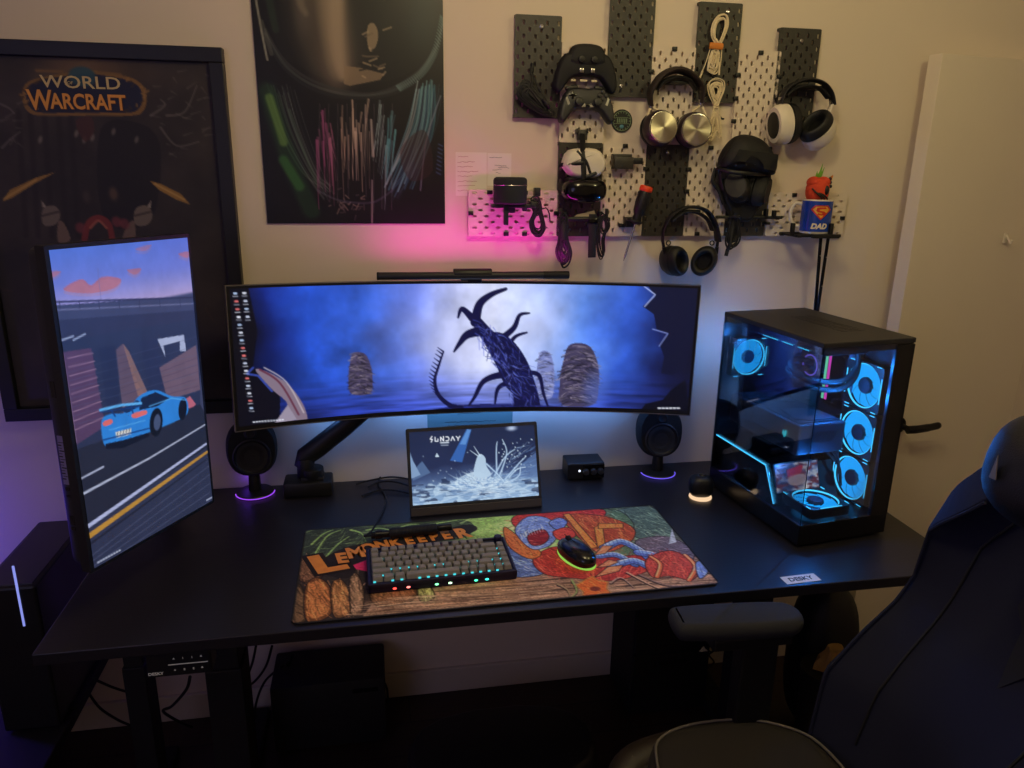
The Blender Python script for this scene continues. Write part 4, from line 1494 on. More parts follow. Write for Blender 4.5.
MB().box((0, -.012, .020), (.060, .010, .012), .003).build('lower_bar', M['dark'], s.o, M=Mx)

# ---- round badge
s = Spot('badge', 'round dark badge with pale lettering, left of the silver headphones', 'badge', 621.5, 121)
q = wp(621.5, 121)
MB().lathe([(0, 0), (.0285, 0), (.0292, .002), (.0285, .004), (0, .004)], 40, WALLM).build('disc', mat('badge_black', (26, 28, 26), 0.6), s.o)
M['badge_ring'] = mat('badge_green', (120, 140, 110), 0.6)
b = MB()
b.torus((0, -.0042, 0), .0245, .0009, (0, 1, 0), 40, 6)
for i in range(18):
    a = 2 * PI * i / 18
    b.box((.0212 * math.cos(a), -.0042, .0212 * math.sin(a)), (.0016, .0012, .0036), R=Matrix.Rotation(PI / 2 - a, 3, 'Y'))
b.build('printed_ring', M['badge_ring'], s.o)
b = MB()
for i in range(6):
    b.box((-.0125 + .005 * i, -.0045, .0008), (.0028, .001, .011))
b.box((0, -.0045, .0085), (.034, .001, .0012)).box((0, -.0045, -.0068), (.034, .001, .0012))
b.build('printed_band', M['badge_ring'], s.o, smooth=0)
MB().ell((0, -.0045, -.014), (.006, .001, .005), seg=12).build('printed_emblem', mat('badge_blue', (80, 130, 150), 0.6), s.o)


# ---- headphones
def cup(parent, c, axis, r, depth, m_shell, m_pad, m_cap=None, ry=1.0, roll=0.0, pad_front=True, xref=None):
    """ear cup: axis points from the ear pad to the outer cap"""
    F = frame(axis, xref)
    Mx = Matrix.Translation(Vector(c)) @ F.to_4x4() @ Matrix.Rotation(roll, 4, 'Z') @ Matrix.Diagonal((1, ry, 1, 1))
    e = MB().lathe([(r * .80, -depth * .10), (r * .98, 0), (r * 1.0, depth * .25), (r * .97, depth * .45), (r * .86, depth * .62), (0, depth * .66)], 36, Mx).build('ear_cup', m_shell, parent)
    p = MB()
    prof = []
    for k in range(13):
        a = PI * k / 12
        prof.append((r * .74 + r * .26 * math.cos(a) * 1.0, -depth * .08 - depth * .42 * math.sin(a)))
    p.lathe(prof, 36, Mx)
    p.lathe([(r * .52, -depth * .12), (0, -depth * .12), (0, -depth * .06), (r * .52, -depth * .06)], 24, Mx)
    p.build('ear_pad', m_pad, e)
    if m_cap:
        cd = MB().lathe([(0, depth * .60), (r * .80, depth * .60), (r * .84, depth * .66), (r * .81, depth * .72), (r * .02, depth * .735), (0, depth * .735)], 48, Matrix.Diagonal((1, ry, 1, 1))).build('cap_disc', m_cap, e)
        cd.matrix_local = Matrix.Translation(Vector(c)) @ F.to_4x4() @ Matrix.Rotation(roll, 4, 'Z')
    return e, Mx


M['cupplum'] = mat('dark_plum_plastic', (74, 62, 64), 0.35, 0.4, var=0.08)
hp = Spot('headphones', 'silver headphones with brushed metal discs facing the room, hung on the pegboards', 'headphones', 674, 70, group='headphones hung on the wall')
f = lambda u, v, d=.05: hp.l(u, v, d)
band = [(651, 106, .05), (650, 94, .052), (656, 82, .054), (664, 74, .055), (676, 70, .056), (688, 73, .055), (698, 82, .054), (702, 92, .052), (701, 103, .05)]
bp = oriented(band, f, 5)
MB().tube(bp, [.007 + .005 * math.sin(PI * i / (len(bp) - 1)) for i in range(len(bp))], 12, flat=(2.0, .75), ref=(0, 1, 0)).build('headband', M['brown'], hp.o)
b2 = oriented([(657, 90, .052), (663, 82, .054), (676, 78, .056), (689, 81, .054), (696, 91, .052)], f, 5)
MB().tube(b2, [.006 + .005 * math.sin(PI * i / (len(b2) - 1)) for i in range(len(b2))], 12, flat=(1.7, .6), ref=(0, 1, 0)).build('headband_pad', M['pad'], hp.o)
for sg, cu, (us, vs) in ((-1, (657.5, 129), (651, 107)), (1, (692.5, 130.5), (701, 105))):
    c = f(*cu, .060)
    ax = Vector((sg * -.10, -1, .10 if sg < 0 else .02))
    e, Mx = cup(hp.o, c, ax, .0455, .050, M['cupplum'], M['pad'], M['silver'])
    MB().torus((0, 0, 0), .0385, .0012, (0, 0, 1), 40, 6).build('rim_ring', M['chrome'], e, M=Mx @ Matrix.Translation((0, 0, .033)))
    y = MB()
    top = f(us, vs, .05)
    for s2 in (-1, 1):
        y.tube(curve_pts([top, top.lerp(c, .45) + Vector((s2 * .018, -.006, .008)), c + Vector((s2 * .034, -.012, .012)), c + Vector((s2 * .040, -.014, -.004))], 6), .0026, 8, flat=(1, 1.5))
    y.build('yoke', M['cream'], hp.o)['label'] = 'pale yoke'
    MB().cyl(f(us, vs - 6, .05), f(us, vs + 2, .05), .0062, seg=14, bev=.001).build('slider', M['chrome'], hp.o)
MB().box(f(676, 83, .035), (.05, .05, .008), .002).build('hook', M['black'], hp.o)

# white and black headphones
hp = Spot('headphones', 'white and black headphones on the upper right black pegboard', 'headphones', 808, 85, group='headphones hung on the wall')
f = lambda u, v, d=.05: hp.l(u, v, d)
bp = oriented([(780, 104, .06), (783, 94, .06), (790, 86, .058), (801, 81, .056), (813, 80, .056), (824, 84, .058), (831, 94, .06), (833, 105, .06)], f, 5)
MB().tube(bp, .0062, 12, flat=(2.3, .8), ref=(0, 1, 0)).build('headband', M['pad'], hp.o)
b2 = oriented([(786, 96, .06), (794, 89, .06), (808, 86, .06), (820, 89, .06), (828, 98, .06)], f, 5)
MB().tube(b2, .006, 12, flat=(2.0, .7), ref=(0, 1, 0)).build('headband_pad', M['blackm'], hp.o)
for c0, ax, ry, xr in (((786, 124, .062), (-.98, -.12, -.12), 1.38, (0, -1, 0)), ((817, 129, .062), (.66, .42, -.62), 1.32, (0, -1, 0))):
    e, Mx = cup(hp.o, f(*c0), ax, .038, .062, M['white'], M['pad'], None, ry, .0, xref=xr)
    e['label'] = 'white ear cup'
    b = MB()
    b.lathe([(0, .036), (.022, .034), (.026, .036), (.024, .041), (0, .043)], 28, Mx)
    b.build('cup_grille', M['black'], e)
for a, c, w in (((781, 102), (784, 116), 1), ((832.5, 104), (829, 118), 1)):
    MB().tube(curve_pts([f(*a, .06), f((a[0] + c[0]) / 2 - 1.5, (a[1] + c[1]) / 2, .068), f(*c, .07)], 6), .0052, 12, flat=(1.6, .7), ref=(0, 1, 0)).build('white_arm', M['white'], hp.o)['label'] = 'white arm'
    MB().tube([f(a[0], a[1] - 5, .06), f(a[0], a[1] + 1, .06)], .0068, 12, flat=(1.5, .8), ref=(0, 1, 0)).build('slider', M['chrome'], hp.o)
MB().box(f(806, 88, .03), (.10, .04, .010), .003).build('hook', M['black'], hp.o)

# black headphones below the pegboards
hp = Spot('headphones', 'black headphones hanging lowest, below the pegboards and right of the screwdriver', 'headphones', 690, 212, group='headphones hung on the wall')
f = lambda u, v, d=.05: hp.l(u, v, d)
bp = oriented([(662.5, 242, .05), (664, 228, .052), (671, 216, .055), (681, 209, .056), (692, 207, .057), (703, 209, .056), (711, 216, .055), (716, 228, .052), (718, 241, .05)], f, 5)
n = len(bp)
MB().tube(bp, [.0035 + .0045 * (i / (n - 1)) ** 1.0 for i in range(n)], 12, flat=(2.4, .8), ref=(0, 1, 0)).build('headband', M['pad'], hp.o)
b2 = oriented([(672, 221, .055), (682, 213, .057), (695, 212, .057), (707, 219, .055), (712, 230, .053)], f, 5)
MB().tube(b2, .0055, 12, flat=(2.3, .8), ref=(0, 1, 0)).build('headband_pad', M['blackm'], hp.o)
for sg, c0, ax, xr in ((-1, (675.5, 261), (-.42, .86, -.05), (1, 0, .4)), (1, (704, 261), (.45, .86, -.05), (1, 0, -.45))):
    cup(hp.o, f(*c0, .052), ax, .034, .048, M['black'], M['pad'], M['dark'], 1.27, 0, xref=xr)
for a, c in (((662.5, 240), (665, 254)), ((718, 240), (716, 254))):
    b = MB()
    b.cyl(f(*a, .05), f((a[0] + c[0]) / 2, (a[1] + c[1]) / 2, .052), .0042, seg=12)
    b.cyl(f((a[0] + c[0]) / 2, (a[1] + c[1]) / 2, .052), f(*c, .052), .0052, seg=12)
    b.build('slider', M['metal'], hp.o)
    s2 = -1 if a[0] < 690 else 1
    MB().torus(f(a[0] - s2 * 6, a[1] + 3, .05), .006, .0018, (0, 1, 0), 16, 6).build('cable_ring', M['dark'], hp.o)
MB().box(f(692, 211, .035), (.03, .05, .008), .002).build('hook', M['black'], hp.o)

# ---- white cables
s = Spot('coiled_cable', 'upper white cable bundle held by an orange tie, on the black pegboard', 'cable', 717, 14, group='white cables on the pegboard')
f = lambda u, v, d=.03: s.l(u, v, d)
loop_bundle(s.o, [f(716, 44), f(712, 36), f(713, 24), f(719, 16), f(726, 16), f(727, 26), f(722, 40), f(719, 46)], .0017, M['cream'], 8, .003, name='cable_loop', seed=4, smin=.7)
loop_bundle(s.o, [f(714, 47), f(709, 60), f(707, 70), f(711, 74), f(716, 74), f(719, 66), f(720, 47)], .0018, M['cream'], 13, .005, name='cable_loop', seed=5, smin=.25)
MB().tube([f(709.5, 45.5, .033), f(716, 46, .036), f(722.5, 46.5, .033)], .008, 10, flat=(.55, 1), ref=(0, 1, 0)).build('orange_tie', M['tie'], s.o)['label'] = 'orange tie'
b = MB()
b.tube(oriented([(711, 46), (706, 62), (700, 77)], f), .0015, 6)
b.cyl(f(702.5, 71), f(699.5, 79), .0026, seg=10).cyl(f(719.5, 62, .032), f(719, 75, .032), .0026, seg=10)
b.build('plug_lead', M['cream'], s.o)

s = Spot('coiled_cable', 'lower white cable bundle beside the silver headphones', 'cable', 716, 80, group='white cables on the pegboard')
f = lambda u, v, d=.03: s.l(u, v, d)
loop_bundle(s.o, [f(716, 106), f(710, 94), f(709, 84), f(715, 80), f(722, 82), f(723, 90), f(719, 100)], .0017, M['cream'], 11, .003, seed=6, smin=.4)
loop_bundle(s.o, [f(715, 107), f(711, 122), f(708, 136), f(711, 141), f(716, 132), f(720, 138), f(719, 122), f(717, 107)], .0016, M['cream'], 9, .005, seed=7, smin=.4)
b = MB()
b.torus(f(716, 106), .0065, .0016, (0, 0, 1), 14, 6).torus(f(716, 108), .0065, .0016, (0, 0, 1), 14, 6)
b.build('cable_wrap', M['cream'], s.o)
MB().tube(oriented([(718, 112), (721, 118), (724, 119)], f), .0024, 6).build('plug_lead', M['dark'], s.o)

# ---- white headset with black straps
s = Spot('virtual_reality_headset', 'white headset with black cross straps and a dark rounded visor, on a black pegboard', 'headset', 581, 140)
f = lambda u, v, d=.04: s.l(u, v, d)
c = f(581, 164)
hexa = [(560 - 581, 0), (564, -12), (574, -14.5), (590, -15), (598, -12), (603.5, -3), (602, 7), (594, 13), (584, 14), (569, 12.5), (560.5, 3)]
px_m = (f(591, 164) - f(581, 164)).x / 10
pts = [((x if i == 0 else x - 581) * px_m, -y * px_m) for i, (x, y) in enumerate(hexa)]
MB().pillow(list(reversed(pts)), 0, .058, .012, Matrix.Translation((c.x, -PF - .008, c.z)) @ WALLM, sub=1).build('white_body', M['white'], s.o)['label'] = 'white body'
v0 = f(582, 190)
MB().ell((v0.x, -PF - .042, v0.z), (.059, .040, .033), seg=32, e=.75).build('visor', M['gloss'], s.o)
MB().box((v0.x, -PF - .03, v0.z + .022), (.092, .05, .022), .006).build('face_gasket', M['blackm'], s.o)
MB().tube([f(582, 131, .030), f(582.5, 141, .050), f(583, 152, .082), f(583.5, 168, .084), f(584, 180, .082)], .0075, 10, flat=(.35, 1.0), ref=(0, 1, 0)).build('top_strap', M['black'], s.o)
MB().tube([f(559.5, 165, .056), f(570, 164, .082), f(583, 163, .085)], .0052, 10, flat=(.4, 1.0), ref=(0, 1, 0)).build('side_strap', M['black'], s.o)
MB().tube(curve_pts([f(577, 151, .082), f(586, 161, .085), f(590, 172, .084), f(592, 176, .08)], 5), .0036, 8, flat=(.5, 1.0), ref=(0, 1, 0)).build('side_strap', M['black'], s.o)
MB().tube(curve_pts([f(580, 151, .080), f(590, 154.5, .078), f(599, 151, .07)], 5), .0018, 8).build('side_strap', M['black'], s.o)
MB().tube(curve_pts([f(586, 177, .085), f(594, 174, .084), f(601, 169, .075)], 5), .005, 8, flat=(.5, 1.0), ref=(0, 1, 0)).build('grey_strap', M['dark'], s.o)
MB().box(f(582, 135, .028), (.024, .02, .026), .002).box(f(577, 131, .032), (.004, .02, .012), .001).box(f(587, 131, .032), (.004, .02, .012), .001).build('wall_hook', M['pegblack'], s.o)

# ---- short rail with hanging cables under it
s = Spot('peg_rail', 'short black peg rail below the white headset, holding black cables', 'rail', 582, 217)
f = lambda u, v, d=.03: s.l(u, v, d)
b = MB()
b.tube([f(558, 219, .05), f(607, 218.5, .05)], .0058, 8, flat=(1, 1), ref=(0, 1, 0))
for u in (561, 606.5):
    b.box(f(u, 214, .05), (.007, .008, .028), .001)
    b.box(f(u, 219, .032), (.01, .036, .01), .001)
b.build('rail_bar', M['black'], s.o)
b = MB()
a0 = f(585, 216, .036)
q = [f(573, 217.5, .04), f(577, 214.5, .04), f(594, 210.5, .04), f(596, 217, .04)]
b.prism([(p.x, p.z) for p in reversed(q)], -q[0].y, -q[0].y + .002, WALLM)
b.build('card', M['cream'], s.o, smooth=0)['label'] = 'pale card tucked behind the rail'

s = Spot('coiled_cable', 'black cable folded into a long drop shaped loop, left end of the short rail', 'cable', 564, 212, group='black cables on the short rail')
f = lambda u, v, d=.062: s.l(u, v, d)
loop_bundle(s.o, [f(561, 216), f(560.5, 236), f(557, 252), f(560, 262), f(563.5, 266), f(568, 261), f(570, 251), f(566.5, 236), f(566, 216)], .0026, M['rubber'], 16, .0045, seed=11, smin=.3)
MB().tube([f(563.5, 212, .055), f(563.5, 226, .064), f(563.5, 240, .066)], .009, 8, flat=(.5, 1), ref=(0, 1, 0)).build('cable_sleeve', M['rubber'], s.o)
s = Spot('strap', 'flat black strap hanging straight down from the short rail', 'strap', 592, 215, group='black cables on the short rail')
f = lambda u, v, d=.055: s.l(u, v, d)
MB().tube([f(593, 214, .058), f(592.5, 232, .062), f(591.8, 257.5, .060)], .011, 8, flat=(.22, 1), ref=(0, 1, 0)).build('webbing', M['blackm'], s.o)
MB().box(f(593, 221, .062), (.024, .010, .012), .002).build('buckle', M['gloss'], s.o)
s = Spot('coiled_cable', 'thin black cable in narrow loops at the right end of the short rail', 'cable', 601, 214, group='black cables on the short rail')
f = lambda u, v, d=.058: s.l(u, v, d)
loop_bundle(s.o, [f(602, 215), f(599, 228), f(598, 246), f(601, 257), f(604, 254), f(603, 240), f(607, 226), f(605, 216)], .0016, M['rubber'], 6, .004, seed=13)
loop_bundle(s.o, [f(602, 218), f(601, 230), f(605, 234), f(610, 226), f(608, 218)], .0015, M['rubber'], 4, .003, seed=14)

# ---- empty bracket
s = Spot('bracket', 'empty black bracket on the white pegboard left of the black pegboard', 'bracket', 626, 161)
f = lambda u, v, d=.03: s.l(u, v, d)
c = f(622.5, 161.5, .040)
b = MB()
b.box((c.x, -.030, c.z + .012), (.052, .022, .014), .0015)
b.box((c.x, -.052, c.z - .004), (.052, .006, .030), .0015)
b.box((c.x - .024, -.040, c.z - .006), (.004, .026, .026), .001).box((c.x, -.038, c.z - .017), (.052, .030, .004), .001)
b.build('cradle', M['pegblack'], s.o)
c = f(637, 161, .04)
MB().box((c.x, -.044, c.z), (.026, .014, .016), .002).build('side_arm', M['black'], s.o)

# ---- screwdriver in its holder
s = Spot('screwdriver', 'screwdriver with a black handle and orange end cap, pointing down', 'screwdriver', 636, 215)
f = lambda u, v, d=.05: s.l(u, v, d)
A, B_ = f(647, 186, .055), f(623.5, 261, .046)
dr = (B_ - A).normalized()
F = Matrix.Translation(A) @ frame(dr).to_4x4()
L = (B_ - A).length
MB().lathe([(0, 0), (.0150, 0), (.0175, .003), (.0175, .013), (.0160, .015), (0, .015)], 24, F).build('end_cap', M['orange'], s.o)['label'] = 'orange end cap'
hb = MB()
prof = [(0, .014), (.0158, .014), (.0172, .020), (.0175, .050), (.0160, .068), (.0115, .080), (.0140, .090), (.0125, .099), (.0070, .103), (0, .103)]
hb.lathe(prof, 24, F)
for k in range(8):
    a = 2 * PI * k / 8
    hb.tube([F @ Vector((.0172 * math.cos(a), .0172 * math.sin(a), z)) for z in (.018, .03, .048)], .0016, 6)
hb.build('handle', M['black'], s.o)
MB().cyl(F @ Vector((0, 0, .096)), F @ Vector((0, 0, L - .016)), .0030, seg=14).cyl(F @ Vector((0, 0, L - .016)), F @ Vector((0, 0, L)), .0030, .0007, seg=14).build('shaft', M['chrome'], s.o)
s = Spot('peg_holder', 'small black peg holder gripping the screwdriver', 'holder', 632, 227)
f = lambda u, v, d=.05: s.l(u, v, d)
c = f(634, 221, .05)
b = MB()
b.torus((c.x, -.052, c.z), .0185, .0042, (0.25, 0, 1), 24, 8)
b.box((c.x - .006, -.030, c.z - .004), (.028, .024, .026), .002)
b.box((c.x - .024, -.022, c.z - .014), (.016, .010, .010), .001)
b.build('holder_ring', M['black'], s.o)

# ---- black cap over a hanging headset
s = Spot('cap', 'black rounded cap with small eyelets, hanging on the pegboard over a black headset', 'cap', 743, 160)
f = lambda u, v, d=.05: s.l(u, v, d)
ctr = f(743.5, 160)
pts = [(743, 134), (757, 138), (767, 148), (772, 160), (771.5, 172), (769, 176), (753, 174.5), (735, 172), (719, 170), (716, 164), (718, 154), (725, 143), (733, 136)]
P2 = [((f(u, v).x), f(u, v).z) for u, v in pts]
MB().pillow(P2, PF + .002, PF + .092, .055, WALLM, steps=8, sub=2).build('crown', M['blackm'], s.o)
seam = MB()
for k in (-.5, 0, .5):
    seam.tube(curve_pts([f(743 + k * 50, 174, .068), f(743.5 + k * 44, 160, .098 - abs(k) * .02), f(743.5 + k * 24, 146, .096 - abs(k) * .02), f(743, 137, .07)], 6), .0011, 6)
seam.build('seam_stitching', M['black'], s.o)
for u, v in ((746, 157.5), (736, 165), (746, 165), (755, 164)):
    MB().torus(f(u, v, .1085 - abs(u - 744) * .0006), .0021, .0008, (0, 1, .15), 12, 6).build('eyelet', M['dark'], s.o)
MB().tube(oriented([(717, 168, .06), (733, 172, .098), (752, 174, .100), (770, 175, .06)], f), .0042, 8, flat=(.6, 1.3), ref=(0, 1, 0)).build('sweat_band', M['black'], s.o)

hs = Spot('headset', 'black headset hanging below the black cap, its cable gathered at the bottom', 'headset', 744, 200)
f = lambda u, v, d=.05: hs.l(u, v, d)
bb = oriented([(722, 190, .05), (719, 176, .05), (722, 160, .045), (734, 146, .035), (748, 144, .035), (762, 156, .045), (768, 176, .05), (766, 190, .05)], f, 5)
MB().tube(bb, .007, 10, flat=(2, .8), ref=(0, 1, 0)).build('headband', M['pad'], hs.o)
cup(hs.o, f(738, 188, .060), (-.62, -.72, .25), .033, .046, M['black'], M['pad'], M['black'], 1.3, xref=(1, 0, .3))
cup(hs.o, f(756, 190, .056), (.72, -.62, -.1), .033, .046, M['blackm'], M['pad'], M['blackm'], 1.35, xref=(1, 0, -.5))
MB().pillow([(f(u, v).x, f(u, v).z) for u, v in ((722, 176), (768, 180), (766, 196), (758, 210), (752, 222), (736, 222), (726, 208), (721, 190))], PF + .002, PF + .040, .012, WALLM, sub=2).build('padded_lining', M['blackm'], hs.o)
MB().tube(oriented([(716, 168, .05), (713, 180, .05), (716, 186, .05), (720, 192, .05), (724, 204, .05)], f), .005, 8, flat=(.7, 1.3), ref=(0, 1, 0)).build('side_strap', M['pad'], hs.o)
loop_bundle(hs.o, [f(734, 205), f(731, 222), f(727, 240), f(731, 248), f(738, 240), f(737, 222), f(736, 208)], .0026, M['rubber'], 9, .005, seed=21)
MB().tube(oriented([(733, 226, .05), (730, 244, .055), (727.5, 250, .05), (726, 256, .05)], f), .0055, 8).build('cable_plug', M['rubber'], hs.o)
MB().torus(f(735, 217, .055), .012, .004, (0, .2, 1), 18, 6).build('cable_tie', M['dark'], hs.o)

s = Spot('peg_rail', 'long thin black peg rail crossing the headset below the black cap', 'rail', 748, 217)
f = lambda u, v, d=.05: s.l(u, v, d)
b = MB()
b.tube([f(716, 217, .045), f(782, 217.5, .045)], .0042, 8)
b.box(f(774, 214, .045), (.010, .010, .020), .001).box(f(766, 213, .045), (.008, .012, .022), .001)
b.box(f(766, 223, .030), (.010, .030, .007), .001).box(f(775, 217.5, .030), (.010, .036, .010), .001)
b.build('rail_bar', M['black'], s.o)

# ---- mug, toy, rail and rods at the right
sh = Spot('peg_shelf', 'black peg shelf under the blue mug', 'shelf', 818, 234)
f = lambda u, v, d=.05: sh.l(u, v, d)
zc = f(814, 233, .065).z
b = MB()
y0 = -.065
xL, xR_ = f(793, 234, .1).x, f(841, 234, .1).x
b.box(((xL + xR_) / 2, -.105, zc - .004), (xR_ - xL - .01, .008, .008), .001)
b.box((f(826, 235, .12).x, -.118, zc - .004), (.078, .014, .011), .001)
b.box(((xL + xR_) / 2, -.030, zc - .004), (xR_ - xL, .010, .008), .001)
for x in (xL + .012, (xL + xR_) / 2, xR_ - .022):
    b.box((x, -.066, zc - .005), (.010, .100, .006), .001)
b.build('rack', M['black'], sh.o)
for u, v, d in ((831, 228, .112), (792.5, 229, .10)):
    q = f(u, v, d)
    MB().box((q.x, q.y, zc + .013), (.010, .010, .034), .001).build('upright_peg', M['black'], sh.o)

MUGR, MUGH = .0405, .092
q = at(814, 233, 1, -.07)
mug = thing('mug', 'blue and white mug with a red and yellow shield emblem and white DAD lettering', 'mug', (q.x, -.070, zc + sh.p.z + .0005))
prof = [(0, 0), (MUGR * .94, 0), (MUGR, .003), (MUGR, MUGH - .002), (MUGR - .001, MUGH), (MUGR - .003, MUGH - .001), (MUGR - .004, .006), (0, .005)]
MB().lathe(prof, 48).build('cup_body', M['white'], mug)['label'] = 'white cup body'
va = Vector((CAM[0] - q.x, CAM[1] + .07, 0)).normalized()       # the printed side is turned to the room
base_a = math.atan2(va.y, va.x)


def wrap_pt(x, z, r):
    a = base_a + x / MUGR
    return Vector((r * math.cos(a), r * math.sin(a), z))


def wrap_poly(polys, name, m, r, parent):
    bm = bmesh.new()
    for P in polys:
        # sample the outline densely, triangulate as a grid clipped to the polygon
        tri = geometry.tessellate_polygon([[Vector((x, z, 0)) for x, z in P]])
        vs = [bm.verts.new((x, z, 0)) for x, z in P]
        for t in tri:
            try:
                bm.faces.new([vs[i] for i in t])
            except ValueError:
                pass
    for _ in range(3):
        bmesh.ops.subdivide_edges(bm, edges=[e for e in bm.edges if e.calc_length() > .006], cuts=1, use_grid_fill=True)
    for v in bm.verts:
        v.co = wrap_pt(v.co.x, v.co.y, r)
    bmesh.ops.recalc_face_normals(bm, faces=bm.faces)
    ext = bmesh.ops.extrude_face_region(bm, geom=list(bm.faces))
    for v in [g for g in ext['geom'] if isinstance(g, bmesh.types.BMVert)]:
        d2 = Vector((v.co.x, v.co.y, 0)).normalized()
        v.co += d2 * .0003
    me = bpy.data.meshes.new(name)
    bm.to_mesh(me)
    bm.free()
    return link_mesh(name, me, m, parent)


M['mugblue'] = mat('mug_blue', (30, 66, 168), 0.25, var=0.04)
M['embred'] = mat('emblem_red', (206, 58, 34), 0.3)
M['embyel'] = mat('emblem_yellow', (240, 176, 60), 0.3)
n = 30
bm_ = MB()
ring = []
for z in (.006, MUGH - .004):
    ring.append([wrap_pt(-.062 + .120 * k / n, z, MUGR + .0003) for k in range(n + 1)])
for a_, c_ in ((0, 1),):
    va_ = [bm_.bm.verts.new(p) for p in ring[0]]
    vb_ = [bm_.bm.verts.new(p) for p in ring[1]]
    for k in range(n):
        bm_.bm.faces.new((va_[k], va_[k + 1], vb_[k + 1], vb_[k]))
bm_.build('blue_print', M['mugblue'], mug)['label'] = 'blue printed band'
ex, ez, ew = .012, .060, .0275
shield = [(-ew * .62, ez + .017), (ew * .62, ez + .017), (ew, ez + .006), (0, ez - .022), (-ew, ez + .006)]
wrap_poly([shield], 'emblem', M['embyel'], MUGR + .0006, mug)
em = [[(x + ex, z) for x, z in P] for P in (
    [(-ew * .62, ez + .017), (ew * .62, ez + .017), (ew * .56, ez + .014), (-ew * .56, ez + .014)],
    [(-ew, ez + .006), (-ew * .62, ez + .017), (-ew * .50, ez + .014), (-ew * .82, ez + .006)],
    [(ew, ez + .006), (ew * .82, ez + .006), (ew * .50, ez + .014), (ew * .62, ez + .017)],
    [(-ew, ez + .006), (-ew * .82, ez + .006), (0, ez - .017), (0, ez - .022)],
    [(ew, ez + .006), (0, ez - .022), (0, ez - .017), (ew * .82, ez + .006)],
    [(-ew * .42, ez + .010), (-ew * .2, ez + .012), (ew * .40, ez + .012), (ew * .5, ez + .008), (ew * .1, ez + .0075), (-ew * .2, ez + .006), (-ew * .15, ez + .003), (ew * .3, ez + .001), (ew * .48, ez - .003), (ew * .30, ez - .009), (0, ez - .010), (-ew * .34, ez - .0075), (-ew * .3, ez - .004), (ew * .05, ez - .006), (ew * .12, ez - .003), (-ew * .3, ez - .001), (-ew * .5, ez + .003)])]
bpy.data.objects.remove(COL.objects['emblem'])
emb = wrap_poly([[(x + ex, z) for x, z in shield]], 'emblem', M['embyel'], MUGR + .0006, mug)
emb['label'] = 'red and yellow shield emblem'
wrap_poly(em, 'emblem_red_lines', M['embred'], MUGR + .0010, emb)


def wr(me):
    for v in me.vertices:
        p = wrap_pt(v.co.x + .010, v.co.y + .0205, MUGR + .0008 + v.co.z)
        v.co = p


text('lettering', 'DAD', .0195, M['white'], mug, Matrix.Identity(4), .0003, shear=.25, bold=.0011, wrap=wr)
ha = base_a - 1.45
hd = Vector((math.cos(ha), math.sin(ha), 0))
MB().tube(curve_pts([hd * (MUGR - .002) + Vector((0, 0, .078)), hd * (MUGR + .016) + Vector((0, 0, .080)), hd * (MUGR + .027) + Vector((0, 0, .064)), hd * (MUGR + .026) + Vector((0, 0, .038)), hd * (MUGR + .014) + Vector((0, 0, .020)), hd * (MUGR - .002) + Vector((0, 0, .018))], 7), .0048, 10).build('mug_handle', M['white'], mug)

toy = thing('toy', 'orange red soft fruit shaped toy with a green leaf, peeking out of the blue mug', 'toy', (q.x + .002, -.064, zc + sh.p.z + .060))
M['toyred'] = mat('toy_orange_red', (222, 72, 40), 0.8, var=0.08, bump=.3, bscale=500)
M['leaf'] = mat('leaf_green', (110, 168, 50), 0.7, var=0.1)
c = Vector((-.004, 0, .055))
b = MB()
b.ell(c, (.0315, .028, .036), seg=28, e=.9)
b.ell(c + Vector((-.014, 0, .022)), (.018, .022, .016), seg=18).ell(c + Vector((.014, 0, .022)), (.018, .022, .016), seg=18)
b.build('head', M['toyred'], toy)
MB().ell(c + Vector((.012, -.0255, .002)), (.0075, .005, .0125), seg=16).build('eye', M['black'], toy)
b = MB()
for k in range(3):
    b.tube(curve_pts([c + Vector((-.027 + k * .006, -.018, .006 - k * .010)), c + Vector((-.018 + k * .004, -.028, -.006)), c + Vector((-.006 + k * .008, -.031, -.016)), c + Vector((.002 + k * .008, -.027, -.030))], 6), .0022, 6)
b.build('dark_markings', M['brown'], toy)
b = MB()
for dx, dz, hh_ in ((-.016, .004, .016), (-.002, .010, .036), (.004, .006, .026)):
    b.tube(curve_pts([c + Vector((-.004, 0, .036)), c + Vector((dx * .6, -.004, .036 + dz)), c + Vector((dx + .006, -.004, .036 + hh_))], 5), [.005, .006, .006, .0055, .005, .0042, .0034, .0026, .0018, .001, .0006], 8, flat=(.35, 1), ref=(0, 1, 0))
b.build('leaf', M['leaf'], toy)
MB().prism([(.014, .028), (.030, .050), (.044, .060), (.040, .046), (.030, .030)], -.004, .004, Matrix.Translation(c + Vector((0, .004, -.018))) @ WALLM, .0015).build('orange_fin', M['tie'], toy)
b = MB()
for x, z in ((.032, .022), (.034, .012), (.030, .032)):
    b.ell(c + Vector((x, -.006, z)), (.005, .004, .005), seg=10)
b.build('dark_spots', M['black'], toy)

rods = thing('folding_rod', 'two thin black hinged rods hanging from the peg shelf behind the glass computer case', 'rod', wp(825, 236, .06))
for (u0, v0, d0), (u1, v1, d1) in (((821, 236, .075), (815, 312, .06)), ((828.5, 236, .085), (816.5, 318, .07))):
    A, B_ = wp(u0, v0, d0) - rods.location, wp(u1, v1, d1) - rods.location
    rd_ = MB().tube([A, A.lerp(B_, .5), B_], .0048, 8, flat=(.6, 1.1), ref=(0, 1, 0)).build('rod', M['metal'], rods)
    b = MB()
    for t in (.25, .6):
        p = A.lerp(B_, t)
        b.cyl(p + Vector((0, -.002, 0)), p + Vector((0, -.0055, 0)), .0022, seg=10)
    b.build('rivet', M['chrome'], rd_)

